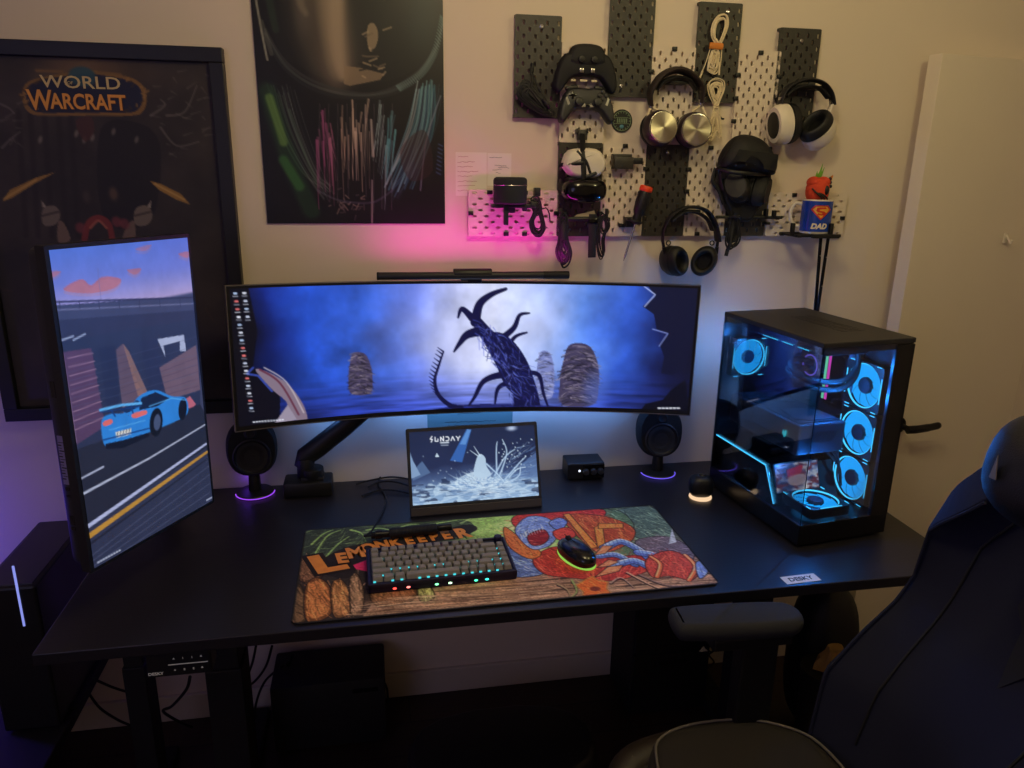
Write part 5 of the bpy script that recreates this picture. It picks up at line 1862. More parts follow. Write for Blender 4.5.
# ---- round speaker on its wall arm
s = Spot('smart_speaker', 'round black speaker with a thin grey line, over the pink lit pegboard', 'speaker', 510, 192)
f = lambda u, v, d=.08: s.l(u, v, d)
c = f(510, 204, .085)
MB().lathe([(0, 0), (.039, 0), (.0425, .004), (.0430, .058), (.041, .063), (.036, .066), (0, .0665)], 48, Matrix.Translation(c)).build('speaker_body', mat('speaker_cloth', (34, 34, 40), 0.8, bump=.4, bscale=1200), s.o)
MB().torus(c + Vector((0, 0, .047)), .0431, .0007, (0, 0, 1), 48, 6).build('grey_line', M['chrome'], s.o)['label'] = 'thin grey line'
b = MB()
b.box((c.x + .008, c.y + .010, c.z - .005), (.110, .030, .010), .002)
b.box((c.x + .060, c.y + .030, c.z - .002), (.016, .075, .016), .003)
b.box((c.x - .012, c.y - .012, c.z - .026), (.012, .010, .052), .002)
b.box((c.x + .004, c.y + .016, c.z - .014), (.022, .02, .018), .002)
b.box((c.x, c.y + .045, c.z - .006), (.03, .05, .012), .002)
b.cyl((c.x + .038, c.y, c.z - .008), (c.x + .038, c.y, c.z - .018), .008, .005, seg=14)
b.box(f(537, 192, .03), (.016, .02, .022), .002)
b.build('arm_bracket', M['dark'], s.o)
s = Spot('coiled_cable', 'black cable coil hanging at the right end of the speaker arm', 'cable', 537, 205)
f = lambda u, v, d=.06: s.l(u, v, d)
loop_bundle(s.o, [f(536, 202), f(534, 212), f(530, 223), f(533, 234), f(540, 236), f(544, 228), f(542, 214), f(539, 204)], .0021, M['rubber'], 9, .0035, seed=31)
loop_bundle(s.o, [f(533, 200), f(538, 199), f(542, 207), f(539, 214), f(534, 208)], .0023, M['rubber'], 7, .004, seed=32)
MB().tube(oriented([(540, 210, .05), (546, 208, .04), (549, 213, .035), (550, 221, .03)], f), .0018, 6).build('loose_end', M['rubber'], s.o)
# ------------------------------------------------------------------ the desk
desk = thing('standing_desk', 'long black standing desk carrying the screens and the glass computer case', 'desk', (0.27, -0.36, 0))
ox, oy = 0.27, -0.36
DX0, DX1, DY0, DY1 = -0.697, 1.258, -0.716, -0.004
MB().box(((DX0 + DX1) / 2 - ox, (DY0 + DY1) / 2 - oy, D - .0125), (DX1 - DX0, DY1 - DY0, .025), .002).build('desktop', M['desk'], desk, smooth=0)


def leg(x, y, w, d, z0=.03, z1=D - .03):
    b = MB()
    b.box((x - ox, y - oy, (z0 + .42) / 2), (w, d, .42 - z0), .003)
    b.box((x - ox, y - oy, (.40 + z1) / 2), (w * .86, d * .86, z1 - .40), .003)
    b.build('leg', M['blackm'], desk, smooth=0)


leg(-.452, -.33, .085, .10)
leg(-.668, -.30, .052, .07)
leg(.93, -.36, .085, .10)
for x, y, w_, l_ in ((-.452, -.36, .075, .66), (.93, -.36, .075, .66), (-.668, -.30, .05, .30)):
    MB().box((x - ox, y - oy, .016), (w_, l_, .03), .006).build('foot', M['blackm'], desk, smooth=0)
b = MB()
for y in (-.50, -.16):
    b.box((.266 - ox, y - oy, D - .045), (1.50, .04, .035), .002)
for x in (-.452, .93):
    b.box((x - ox, -.33 - oy, D - .038), (.09, .56, .024), .002)
b.build('under_frame', M['blackm'], desk, smooth=0)
p = at(180, 667, 1, -.70)
hs_ = thing('desk_controller', 'black height control panel with white symbols under the left front desk edge', 'control panel', (p.x, -.700, D - .0256))
MB().box((0, .02, -.029), (.118, .05, .056), .004).build('housing', M['black'], hs_, smooth=0)
M['symwhite'] = mat('glowing_white_print', (210, 208, 200), 0.5, emit=(190, 188, 180), es=.10)  # white print with a faint glow of its own added
WM = WALLM
b = MB()
for j, z in enumerate((-.018, -.043)):
    for i in range(4):
        x = -.008 + i * .0165
        if i == 0:
            b.prism([(x - .002, z - .001), (x + .002, z - .001), (x, z + .0022)], .0052, .0058, WM)
        elif i == 3:
            b.box((x, -.0055, z), (.0038, .0006, .0012)).box((x, -.0055, z + .002), (.0026, .0006, .001))
        else:
            b.box((x, -.0055, z), (.0009, .0006, .0042))
            if j:
                b.box((x + .0012, -.0055, z + .0016), (.0022, .0006, .0008)).box((x + .0012, -.0055, z - .0016), (.0022, .0006, .0008))
b.build('printed_symbols', M['symwhite'], hs_, smooth=0)
MB().box((.017, -.0055, -.0305), (.072, .0008, .0016)).build('printed_line', M['symwhite'], hs_, smooth=0)
text('lettering', 'DESKY', .0085, M['symwhite'], hs_, Matrix.Translation((-.043, -.0052, -.048)) @ WM, .0003, sx=1.1, bold=.0001)

# sticker on the desk top
a, c = dp(778, 577), dp(822, 581)
sk = thing('sticker', 'white sticker with black DESKY lettering on the front right of the desk top', 'sticker', ((dp(800.5, 579)).x, dp(800.5, 579).y, D + .0003), (0, 0, .05))
MB().box((0, 0, .0003), (.084, .030, .0006)).build('label_sheet', mat('sticker_white', (225, 226, 230), 0.5), sk, smooth=0)
text('lettering', 'DESKY', .0200, M['black'], sk, Matrix.Translation((0, -.0005, .0008)), .0002, sx=.98, bold=.0005)

# ------------------------------------------------------------------ curved monitor on its arm
MR, MWD, MHT = 1.8, 1.212, .3590
mon = thing('curved_monitor', 'very wide curved monitor showing a misty blue landscape', 'monitor', (.1889, -.0866, .398 + D), (-.0257, .0153, .0168))


def mpt(s, t, d=0.0):
    """s along the arc, t up, d towards the viewer"""
    a = s / MR
    r = MR - d
    return Vector((r * math.sin(a), -(MR - r * math.cos(a)), t))


def arc_slab(s0, s1, t0, t1, d0, d1, n=48):
    b = MB()
    b.rings([[mpt(s0 + (s1 - s0) * k / n, t, d) for t, d in ((t0, d0), (t1, d0), (t1, d1), (t0, d1))] for k in range(n + 1)])
    return b


hw_, hh_ = MWD / 2, MHT / 2
arc_slab(-hw_ + .001, hw_ - .001, -hh_ + .001, hh_ - .001, -.014, -.001).build('panel', M['black'], mon, smooth=30)
b = MB()
for t in (-hh_, hh_ - .0022):
    b.rings([[mpt(-hw_ + MWD * k / 48, q, d) for q, d in ((t, -.013), (t + .0022, -.013), (t + .0022, .0005), (t, .0005))] for k in range(49)])
for s_ in (-hw_, hw_ - .0022):
    b.rings([[mpt(q, t, d) for q, d in ((s_, -.013), (s_ + .0022, -.013), (s_ + .0022, .0005), (s_, .0005))] for t in (-hh_, hh_)])
b.build('bezel_trim', mat('bezel_silver', (150, 148, 145), .35, .9), mon, smooth=30)
b = arc_slab(-.50, .50, -.135, .135, -.030, -.013)
b.rings([[mpt(-.2 + .4 * k / 12, t, d) for t, d in ((-.10, -.048), (.10, -.048), (.12, -.028), (-.12, -.028))] for k in range(13)])
b.build('back_cover', M['dark'], mon, smooth=30)
im = art_main_screen()
sw, s_t, s_b = hw_ - .009, hh_ - .008, -hh_ + .013
art_mesh('screen', im, lambda u, v: mpt(-sw + 2 * sw * u, s_t + (s_b - s_t) * v, .0003), art_mat('main_display', True, 1.0, .35), mon)

arm = thing('monitor_arm', 'black monitor arm clamped to the back of the desk, holding the curved monitor', 'monitor arm', (-.255, -.062, D))
b = MB()
b.box((0, -.004, .022), (.128, .075, .042), .006)
b.box((.012, -.004, .046), (.06, .05, .012), .003)
b.build('clamp_base', M['black'], arm)
MB().cyl((-.005, 0, .045), (-.005, 0, .100), .024, .023, seg=28, bev=.003).cyl((.012, -.002, .046), (.012, -.002, .072), .030, seg=24, bev=.003).build('post', M['black'], arm)
MB().tube([(-.010, .0, .075), (-.002, .0, .105), (.03, .0, .128), (.10, .006, .180), (.20, .010, .265), (.26, .012, .31)], [.026, .028, .028, .027, .026, .024], 14, flat=(.72, 1.0), ref=(0, 1, 0)).build('lower_arm', M['black'], arm)
MB().tube([(.25, .030, .31), (.34, .030, .345), (.42, .026, .345)], .018, 12, flat=(.55, 1), ref=(0, 1, 0)).build('upper_arm', M['black'], arm)
MB().box((.425, .020, .345), (.10, .010, .10), .002).build('mounting_plate', M['metal'], arm)

# light bar on the top edge of the curved monitor
q = wp(472, 275.5, .095)
lb = thing('light_bar', 'slim black light bar clipped on top of the curved monitor, glowing pink towards the wall', 'light bar', q, (0, 0, -.03))
xl, xr = wp(377, 275.5, .095).x - q.x, wp(568, 276, .095).x - q.x
MB().cyl((xl, 0, 0), (xr, 0, 0), .0098, seg=24, bev=.002).build('bar', M['dark'], lb)
MB().cyl((xr - .07, 0, 0), (xr + .0008, 0, 0), .0101, seg=24, bev=.002).cyl((xl - .0008, 0, 0), (xl + .006, 0, 0), .0102, seg=24, bev=.002).build('end_cap', M['blackm'], lb)
b = MB()
b.cyl((-.048, .004, .004), (.052, .004, .004), .0135, seg=24, bev=.003)
b.box((0, .030, -.008), (.055, .036, .030), .004)
b.torus((-.012, .004, .0165), .007, .0016, (0, 1, 0), 16, 6, arc=(0, PI))
b.build('clip_weight', M['black'], lb)
M['pinkled'] = glow('pink_led', (255, 60, 190), 5)
MB().box((0, .0102, .002), (xr - xl - .12, .002, .006)).build('rear_led_strip', M['pinkled'], lb, smooth=0)['label'] = 'pink glowing strip on the back'

# ------------------------------------------------------------------ upright monitor
vm = thing('upright_monitor', 'tall upright monitor at the left showing a blue sports car', 'monitor', (-.522, -.480, .417 + D), (-.007, 0.021, 1.088))
vw, vh = .336, .597
MB().prism(rrect(vw + .016, vh + .016, .003, 2), -.022, -.001, WALLM).build('panel', M['black'], vm, smooth=0)
im = art_side_screen()
art_mesh('screen', im, lambda u, v: (-vw / 2 + vw * u, -.0004, vh / 2 - vh * v), art_mat('side_display', True, .95, .35), vm)
b = MB()
b.prism(rrect(vw - .0, vh + .010, .02, 3), -.052, -.020, WALLM, .006)
b.build('back_cover', M['dark'], vm)
b = MB()
lx = -vw / 2 - .0005
b.box((lx, .036, -.085), (.001, .014, .095))
b.build('side_label', mat('label_lilac', (150, 140, 180), .6), vm, smooth=0)
for z, h in ((-.142, .006), (-.156, .004), (-.205, .018), (-.222, .006), (.05, .03)):
    MB().box((lx, .036, z), (.001, .010, h)).build('side_port', M['gloss'], vm, smooth=0)
b = MB()
for i in range(14):
    b.box((lx - .0004, .036 + (.003 if i % 3 else 0), -.05 - i * .0055), (.0006, .008 if i % 3 else .011, .0024 if i % 2 else .0012))
b.build('printed_text', M['ink'], vm, smooth=0)
arm2 = thing('monitor_arm', 'black swivel arm behind the upright monitor', 'monitor arm', (-.62, -.06, D))
# reaches from a clamp at the back edge to the middle of the upright monitor
RZ = Matrix.Rotation(1.088, 3, 'Z')
bk = Vector((-.522, -.480, .417 + D)) + RZ @ Vector((0, .054, -.02))
j = bk + RZ @ Vector((-.02, .075, 0))
L0 = arm2.location
MB().box((0, 0, .02), (.08, .075, .04), .005).build('clamp_base', M['black'], arm2)
MB().cyl((0, 0, .04), (0, 0, .30), .019, seg=24).build('post', M['black'], arm2)
e1 = Vector((0, 0, .30))
e2 = j - L0
MB().tube([e1, e1.lerp(e2, .4) + Vector((-.03, 0, .02)), e2], .021, 12, flat=(1, .75)).build('arm_link', M['black'], arm2)
F = frame(RZ @ Vector((0, 1, 0)))
MB().lathe([(0, .004), (.058, .004), (.062, .012), (.055, .03), (.032, .05), (.024, .075), (0, .08)], 32, Matrix.Translation(bk - L0) @ F.to_4x4()).build('swivel_head', M['black'], arm2)

# ------------------------------------------------------------------ loudspeakers
M['ringpurple'] = glow('violet_ring', (150, 70, 235), 1.2)
M['ringblue'] = glow('blue_violet_ring', (110, 90, 240), 1.1)
M['cone'] = mat('speaker_cone', (24, 24, 27), .55, var=.1)


def loudspeaker(label, base, yaw, tilt, ring, led):
    t = thing('loudspeaker', label, 'speaker', base, (0, 0, yaw), group='egg shaped loudspeakers')
    MB().lathe([(0, 0), (.048, 0), (.050, .003), (.047, .007), (0, .009)], 44).build('foot_disc', M['black'], t)
    MB().torus((0, 0, .0035), .0505, .0015, (0, 0, 1), 48, 6, arc=(PI * 1.02, PI * 1.98)).build('light_ring', ring, t)['label'] = 'glowing ring at the foot'
    MB().cyl((0, .008, .006), (0, .008, .066), .017, .014, seg=24, bev=.002).build('neck', M['black'], t)
    Mx = Matrix.Translation((0, 0, .128)) @ Matrix.Rotation(tilt, 4, 'X')
    c = MB()
    c.ell((0, .02, 0), (.066, .062, .077), seg=40, e=.85)
    bmesh.ops.bisect_plane(c.bm, geom=list(c.bm.verts) + list(c.bm.edges) + list(c.bm.faces), plane_co=(0, -.012, 0), plane_no=(0, -1, 0), clear_outer=True)
    ed = [e for e in c.bm.edges if e.is_boundary]
    bmesh.ops.holes_fill(c.bm, edges=ed)
    cab = c.build('cabinet', M['blackm'], t, M=Mx)
    W2 = Mx @ Matrix.Translation((0, -.0125, -.018)) @ WALLM
    MB().lathe([(.048, 0), (.050, .004), (.046, .006), (.044, .002)], 44, W2).build('woofer_rim', M['dark'], cab)
    MB().lathe([(0, -.001), (.018, .0005), (.022, .003), (.040, .0012), (.043, .004), (.0455, .001), (.045, -.001)], 44, W2).build('woofer_cone', M['cone'], cab)
    T2 = Mx @ Matrix.Translation((0, -.0125, .046)) @ WALLM
    MB().lathe([(0, .0015), (.009, .0012), (.012, .003), (.0165, .001), (.017, -.001), (0, -.001)], 30, T2).build('tweeter', M['cone'], cab)
    if led:
        MB().ell(Mx @ Vector((0, -.0135, -.0665)), (.008, .003, .0018), seg=14).build('indicator_light', glow('green_indicator', (80, 230, 150), .7), cab)['label'] = 'green indicator light'


p1, p2 = dp(255.5, 493), dp(657.5, 473)
loudspeaker('egg shaped black loudspeaker at the left, beside the monitor arm base', (p1.x, p1.y, D), .12, -.08, M['ringpurple'], False)
loudspeaker('egg shaped black loudspeaker at the right with a green indicator light', (p2.x, p2.y, D), -.10, -.08, M['ringblue'], True)

# ------------------------------------------------------------------ small portable screen
pm = thing('portable_monitor', 'small portable monitor leaning on the desk, showing a white water splash', 'monitor', (.184, -.2585, D + .0008), (-.382, 0, .040))
pw, ph = .332, .187
MB().prism([(x, y + (ph + .042) / 2 - .001) for x, y in rrect(pw + .016, ph + .040, .004, 3)], -.008, -.0008, WALLM, .001).build('panel', M['dark'], pm, smooth=0)
im = art_small_screen()
art_mesh('screen', im, lambda u, v: (-pw / 2 + pw * u, -.0001, .031 + ph - ph * v), art_mat('portable_display', True, .9, .3), pm)
MB().box((0, -.0012, .013), (pw + .012, .003, .020), .001).build('chin', mat('chin_brown', (60, 53, 50), .5), pm, smooth=0)
MB().prism([(-.10, 0), (.10, 0), (.09, .12), (-.09, .12)], -.003, .0, Matrix.Translation((0, .0095, .115)) @ Matrix.Rotation(.888, 4, 'X') @ Matrix.Translation((0, 0, -.118)) @ WALLM).build('kick_stand', M['blackm'], pm, smooth=0)

# ------------------------------------------------------------------ little dark box
p = dp(585, 478)
bx = thing('audio_interface', 'small black desk box with a white lit dot, left of the right loudspeaker', 'box', (p.x - .001, p.y + .022, D), (0, 0, -.02))
MB().box((0, 0, .0275), (.108, .075, .049), .004).build('case', M['black'], bx, smooth=0)
MB().box((.022, -.0385, .027), (.062, .003, .042), .001).build('front_plate', M['gloss'], bx, smooth=0)
for x in (-.002, .020, .041):
    MB().cyl((x, -.039, .028), (x, -.050, .028), .0095, .0085, seg=22, bev=.001).build('knob', M['dark'], bx)
MB().ell((-.020, -.0385, .030), (.0035, .002, .0035), seg=12).build('power_light', glow('white_dot', (225, 235, 255), 1.6), bx)['label'] = 'white lit dot'
b = MB()
for x in (-.042, .042):
    for y in (-.025, .025):
        b.cyl((x, y, 0), (x, y, .004), .006, seg=12)
b.build('rubber_foot', M['rubber'], bx)

# ------------------------------------------------------------------ wireless mouse standing on a lit charging dock
p = dp(702, 499)
dk_ = thing('charging_dock', 'small black upright puck on a warm white glowing base, left of the glass computer case', 'charging dock', (p.x, p.y + .012, D), (0, 0, -.2))
MB().lathe([(0, .0), (.030, 0), (.031, .002), (.030, .0055), (0, .006)], 40).build('lit_base', glow('warm_base', (255, 214, 170), 1.0), dk_)['label'] = 'glowing base'
MB().ell((0, .004, .033), (.033, .029, .032), seg=32, e=.72, z0=-.85).build('shell', M['black'], dk_)
MB().cyl((0, .004, .064), (0, .004, .066), .010, .008, seg=20).build('top_button', M['gloss'], dk_)

# ------------------------------------------------------------------ desk mat
MX, MY, MA = -.2435, -.6977, .012
dm = thing('desk_mat', 'large printed desk mat with orange lettering and a red and blue fantasy figure', 'desk mat', (MX, MY, D + .0002), (0, 0, MA))
im = art_desk_mat()
hh2, ww2 = im.shape[:2]
U_, V_ = np.meshgrid(np.linspace(0, .9, ww2), np.linspace(.4, 0, hh2))
r_ = .022
ddx = np.maximum(np.maximum(r_ - U_, U_ - (.9 - r_)), 0)
ddy = np.maximum(np.maximum(r_ - V_, V_ - (.4 - r_)), 0)
keep = np.hypot(ddx, ddy) <= r_ + .001
MB().prism([(x + .45, y + .2) for x, y in rrect(.9, .4, .022, 6)], 0, .0034).build('rubber_base', M['rubber'], dm, smooth=0)
art_mesh('printed_cloth', im, lambda u, v: (.9 * u, .4 - .4 * v, .0038), art_mat('mat_cloth', False, rough=.8), dm, keep=keep)
# title lettering along the top left
M['letter_o'] = mat('title_orange', (255, 150, 66), .7, var=.25, vscale=60)
M['letter_y'] = mat('title_amber', (246, 172, 66), .7, var=.15, vscale=60)
M['letter_d'] = mat('title_outline', (30, 16, 16), .8)


def on_mat(u, v):
    q = at(u, v, 2, D + .004)
    d = Vector((q.x - MX, q.y - MY, 0))
    return Matrix.Rotation(-MA, 3, 'Z') @ d


word = 'LEMONKEEPER'
base = [on_mat(u, v) for u, v in ((329, 563.5), (342.5, 558.5), (356.5, 553), (369, 548.5), (383, 545), (396, 543), (410, 541), (422, 539), (434.5, 537), (447, 535.5), (463, 533.5))]
hts = [.110, .062, .066, .058, .054, .050, .050, .050, .052, .054, .066]
for ch, p, hgt in zip(word, base, hts):
    i = len([1])
    for dx, z, mm, bo in ((.0, .0041, 'letter_d', .0075), (.0, .0044, 'letter_o', .0030)):
        text('lettering', ch, hgt, M[mm], dm, Matrix.Translation((p.x + dx, p.y, z)) @ Matrix.Rotation(.20 if ch == 'L' else .10, 4, 'Z'), .0001, shear=-.12, sx=1.25 if ch == 'L' else .80, bold=bo * hgt / .06)

# ------------------------------------------------------------------ keyboard
KW, KD = .318, .148
kb = thing('keyboard', 'compact dark keyboard with grey keys and small coloured lights, on the desk mat', 'keyboard', (-.094, -.6145, D + .0044), (.045, 0, .036))
M['kbcase'] = mat('keyboard_case', (34, 30, 58), .4, .3, var=.08)
M['key'] = mat('key_grey', (140, 134, 126), .6, var=.05)
M['keydark'] = mat('key_dark', (64, 60, 66), .6, var=.05)
M['keyglow'] = glow('key_backlight', (70, 205, 215), 1.25)
c = MB()
c.box((KW / 2, KD / 2, .009), (KW, KD, .018), .004)
c.box((KW / 2, .004, .015), (KW, .008, .014), .002).box((KW / 2, KD - .004, .015), (KW, .008, .014), .002).box((.004, KD / 2, .015), (.008, KD, .014), .002).box((KW - .003, KD / 2, .015), (.006, KD, .014), .002)
c.build('case', M['kbcase'], kb, smooth=0)
MB().box((KW / 2, KD / 2, .0185), (KW - .016, KD - .016, .001)).build('switch_plate', M['black'], kb, smooth=0)
rows = [
    [1.0] * 13 + [1.0], [1] * 13 + [2] + [1], [1.5] + [1] * 12 + [1.5] + [1], [1.75] + [1] * 11 + [2.25] + [1],
    [2.25] + [1] * 10 + [1.75] + [1, 1], [1.25, 1.25, 1.25, 6.25, 1, 1, 1, 1, 1, 1]]
rows[0] = [1, .25] + [1] * 4 + [.25] + [1] * 4 + [.25] + [1] * 4
un = (KW - .018) / 16.0
keymesh = {}


def key_mesh(w):
    if w not in keymesh:
        b = MB()
        W, Hh, dd = w * un - .0012, .0175, un * .96
        r = bmesh.ops.create_cube(b.bm, size=1)
        for v in r['verts']:
            up = v.co.z > 0
            v.co = Vector((v.co.x * (W - (.0045 if up else 0)), v.co.y * (dd - (.005 if up else 0)) + (.0006 if up else 0), (.0098 if up else 0)))
        bmesh.ops.bevel(b.bm, geom=list(b.bm.edges), offset=.0010, segments=2, affect='EDGES', clamp_overlap=True)
        o = b.build('keycap', M['key'], None, smooth=30)
        keymesh[w] = o.data
        bpy.data.objects.remove(o)
    return keymesh[w]


rowd = (KD - .018) / 6.0
rk = random.Random(9)
gl = MB()
for ri, row in enumerate(rows):
    x = .009
    y = KD - .009 - rowd * (ri + .5)
    for w in row:
        if w >= 1:
            o = link_mesh('keycap', key_mesh(w), None, kb, (x + w * un / 2, y, .0200))
            o.scale = (1, rowd / un * .98, 1)
        x += w * un
    if ri > 0:
        xx = .014
        while xx < KW - .014:
            if rk.random() < .8:
                gl.box((xx, y - rowd * .5, .0225), (.0056, .0018, .0030))
            xx += un * rk.choice((.98, 1.02))
gl.build('backlight', M['keyglow'], kb, smooth=0)['label'] = 'turquoise lights between the keys'
MB().cyl((KW - .0175, KD - .017, .019), (KW - .0175, KD - .017, .034), .0095, .0088, seg=28, bev=.0012).build('volume_knob', M['kbcase'], kb)
for i, (fx, col) in enumerate(((.172, (255, 70, 60)), (.262, (255, 120, 110)), (.45, (120, 240, 160)), (.54, (190, 240, 190)), (.715, (70, 230, 160)), (.79, (60, 220, 190)))):
    MB().ell((KW * fx, -.0005, .0085), (.0042, .0016, .0024), seg=12).build('front_light', glow('front_light_' + str(i), col, 3.0), kb)
b = MB()
for x in (.03, KW - .03):
    b.box((x, KD - .012, -.001), (.03, .008, .0085), .001)
b.build('rubber_foot', M['rubber'], kb, smooth=0)

# ------------------------------------------------------------------ coiled keyboard lead lying behind the keyboard
A, B_ = dp(371, 536.5, .016), dp(449, 528.0, .016)
cc = thing('keyboard_cable', 'black coiled keyboard cable lying across the desk mat behind the keyboard', 'cable', ((A.x + B_.x) / 2, (A.y + B_.y) / 2, D + .0185))
A -= cc.location
B_ -= cc.location
A.z = B_.z = 0
dr = (B_ - A).normalized()
sd = dr.cross(Vector((0, 0, 1)))
pts = []
N = 20 * 34
L = (B_ - A).length
for i in range(N + 1):
    t = i / N
    a = 2 * PI * 34 * t
    pts.append(A + dr * (.045 + (L - .075) * t) + sd * math.cos(a) * .0105 + Vector((0, 0, math.sin(a) * .0105)))
MB().tube(pts, .0026, 6).build('coil', M['rubber'], cc)
MB().cyl(A, A + dr * .046, .0085, seg=18, bev=.001).cyl(A + dr * .010, A + dr * .026, .0105, seg=18).build('connector', M['metal'], cc)
MB().cyl(B_ - dr * .03, B_ + dr * .006, .0085, seg=18, bev=.001).build('connector', M['metal'], cc)
e = dp(386, 500, .004) - cc.location
MB().tube(curve_pts([A + dr * .004, A - dr * .016 + Vector((0, .01, -.004)), Vector((A.x + .005, A.y + .06, -.0125)), Vector((e.x, e.y, -.0140)), Vector((e.x - .02, e.y + .12, -.0140)), Vector((e.x + .01, e.y + .22, -.0140))], 8), .0024, 8).build('lead', M['rubber'], cc)

# ------------------------------------------------------------------ mouse
p = dp(576.5, 552.5, .02)
ms = thing('mouse', 'black computer mouse with a lime green glowing rim, on the right of the desk mat', 'mouse', (p.x, p.y, D + .0045), (0, 0, .35))
b = MB()
b.ell((0, 0, .014), (.031, .060, .025), seg=36, e=.85, z0=-.42)
b.build('shell', mat('mouse_black', (14, 18, 18), .22, var=.1, coat=.3), ms)
MB().torus((0, 0, .0028), .0305, .0026, (0, 0, 1), 48, 8, sy=1.93).build('glowing_rim', glow('lime_rim', (168, 224, 92), .75), ms)['label'] = 'lime green rim'
MB().cyl((-.0035, .034, .034), (.0035, .034, .034), .0085, seg=20).build('scroll_wheel', M['rubber'], ms)
MB().box((0, .02, .0385), (.0012, .06, .001)).build('button_gap', M['gloss'], ms, smooth=0)

# loose cable loops behind the portable monitor
s = thing('loose_cable', 'loose black cables curled on the desk behind the portable monitor', 'cable', (dp(392, 492).x, dp(392, 492).y, D))
g_ = lambda u, v, h=.004: dp(u, v, h) - s.location
MB().tube(curve_pts([g_(356, 484), g_(372, 480, .012), g_(392, 477, .022), g_(412, 480, .014), g_(425, 487)], 8), .0026, 8).tube(curve_pts([g_(368, 487), g_(380, 482, .010), g_(396, 482, .018), g_(415, 488)], 8), .0026, 8).tube(curve_pts([g_(362, 496), g_(375, 491), g_(392, 490, .008), g_(412, 494)], 8), .0024, 8).build('cable_loop', M['rubber'], s)
p = dp(720, 492)
s = thing('loose_cable', 'short black cable running from the glowing puck to the glass computer case', 'cable', (p.x, p.y, D))
g_ = lambda u, v, h=.003: dp(u, v, h) - s.location
MB().tube(curve_pts([g_(707, 489), g_(712, 487), g_(716, 487), g_(722, 486)], 6), .0018, 6).build('cable_run', M['rubber'], s)
# ------------------------------------------------------------------ glass computer case
PWD, PL, PHT = .257, .390, .500
pc = thing('computer_case', 'black computer case with glass sides and blue glowing fans, on the right of the desk', 'computer', (.912, -.559, D + .0004), (0, 0, .133))
# local: x to the right, y back, z up; origin front left bottom
b = MB()
b.box((PWD / 2, PL / 2, .031), (PWD, PL, .052), .002)
for x in (.03, PWD - .03):
    for y in (.04, PL - .04):
        b.box((x, y, .003), (.03, .04, .006), .001)
b.build('base', M['casegloss'], pc, smooth=0)
b = MB()
b.box((PWD / 2, PL / 2, PHT - .006), (PWD, PL, .012), .002)
b.box((.006, PL / 2, PHT - .018), (.004, PL - .004, .016)).box((PWD / 2, .006, PHT - .018), (PWD - .004, .004, .016))
b.build('top_panel', M['dark'], pc, smooth=0)
gr = MB()
for i in range(14):
    for j in range(3):
        gr.box((.14 + j * .024, .10 + i * .014, PHT + .0002), (.018, .006, .0006))
gr.build('top_vent', M['black'], pc, smooth=0)
b = MB()
b.box((PWD - .004, PL / 2, PHT / 2 + .02), (.008, PL, PHT - .07), .001)
b.box((PWD - .026, .005, PHT / 2 + .02), (.052, .010, PHT - .07), .001)
b.build('right_panel', M['casegloss'], pc, smooth=0)
# back wall with a round opening behind the exhaust fan
RFX, RFZ, RFR = .067, .378, .052
outer = [Vector((0.001, .057, 0)), Vector((PWD - .002, .057, 0)), Vector((PWD - .002, PHT - .012, 0)), Vector((0.001, PHT - .012, 0))]
hole = [Vector((RFX + RFR * math.cos(2 * PI * k / 40), RFZ + RFR * math.sin(2 * PI * k / 40), 0)) for k in range(40)]
tri = geometry.tessellate_polygon([outer, list(reversed(hole))])
fl = outer + list(reversed(hole))
bk_ = MB()
va = [bk_.bm.verts.new((p.x, PL - .002, p.y)) for p in fl]
vb = [bk_.bm.verts.new((p.x, PL - .006, p.y)) for p in fl]
for t in tri:
    bk_.bm.faces.new([va[i] for i in t])
    bk_.bm.faces.new([vb[i] for i in reversed(t)])
for k, n in ((0, 4), (4, 40)):
    for i in range(n):
        a, c = k + i, k + (i + 1) % n
        bk_.bm.faces.new((va[a], vb[a], vb[c], va[c]))
for i in range(7):
    r = .007 + i * .0072
    bk_.torus((RFX, PL - .004, RFZ), r, .0006, (0, 1, 0), 40, 5)
bk_.build('back_panel', M['casegloss'], pc, smooth=30)
gm = glass_mat('tinted_glass', (.80, .82, .86, 1))
GZ0, GZ1 = .057, PHT - .010
MB().box((.0015, PL / 2 + .002, (GZ0 + GZ1) / 2), (.003, PL - .004, GZ1 - GZ0)).build('side_glass', gm, pc, smooth=0)['label'] = 'clear side glass'
MB().box(((PWD - .052) / 2 + .003, .0015, (GZ0 + GZ1) / 2), (PWD - .058, .003, GZ1 - GZ0)).build('front_glass', gm, pc, smooth=0)['label'] = 'clear front glass'
MB().box((.0035, .0035, (GZ0 + GZ1) / 2), (.0016, .0016, GZ1 - GZ0)).build('corner_seam', M['metal'], pc, smooth=0)
# printed badge and perforated band at the upper left of the side
b = MB()
b.box((-.0003, .352, .432), (.0004, .004, .018))
for i, z in enumerate((.438, .432, .426)):
    b.box((-.0003, .330, z), (.0004, .026 - .006 * (i % 2), .0026))
b.build('printed_badge', mat('badge_grey', (120, 122, 130), .5), pc, smooth=0)
b = MB()
for i in range(15):
    for j in range(7):
        b.box((.010 + j * .008, PL - .0072, .305 - i * .008), (.005, .001, .004))
b.build('rear_perforation', M['dark'], pc, smooth=0)

M['fanblue'] = glow('fan_blue_light', (28, 160, 242), 1.75)
M['fanrim'] = glow('fan_rim_light', (70, 200, 255), 2.2)
M['ledcyan'] = glow('case_led_line', (70, 190, 250), 1.7)
M['inner'] = mat('case_interior', (20, 24, 34), .6, .0, var=.1)
MB().box((PWD - .0105, PL / 2 + .02, .27), (.004, PL - .05, .40)).build('inner_tray', M['inner'], pc, smooth=0)


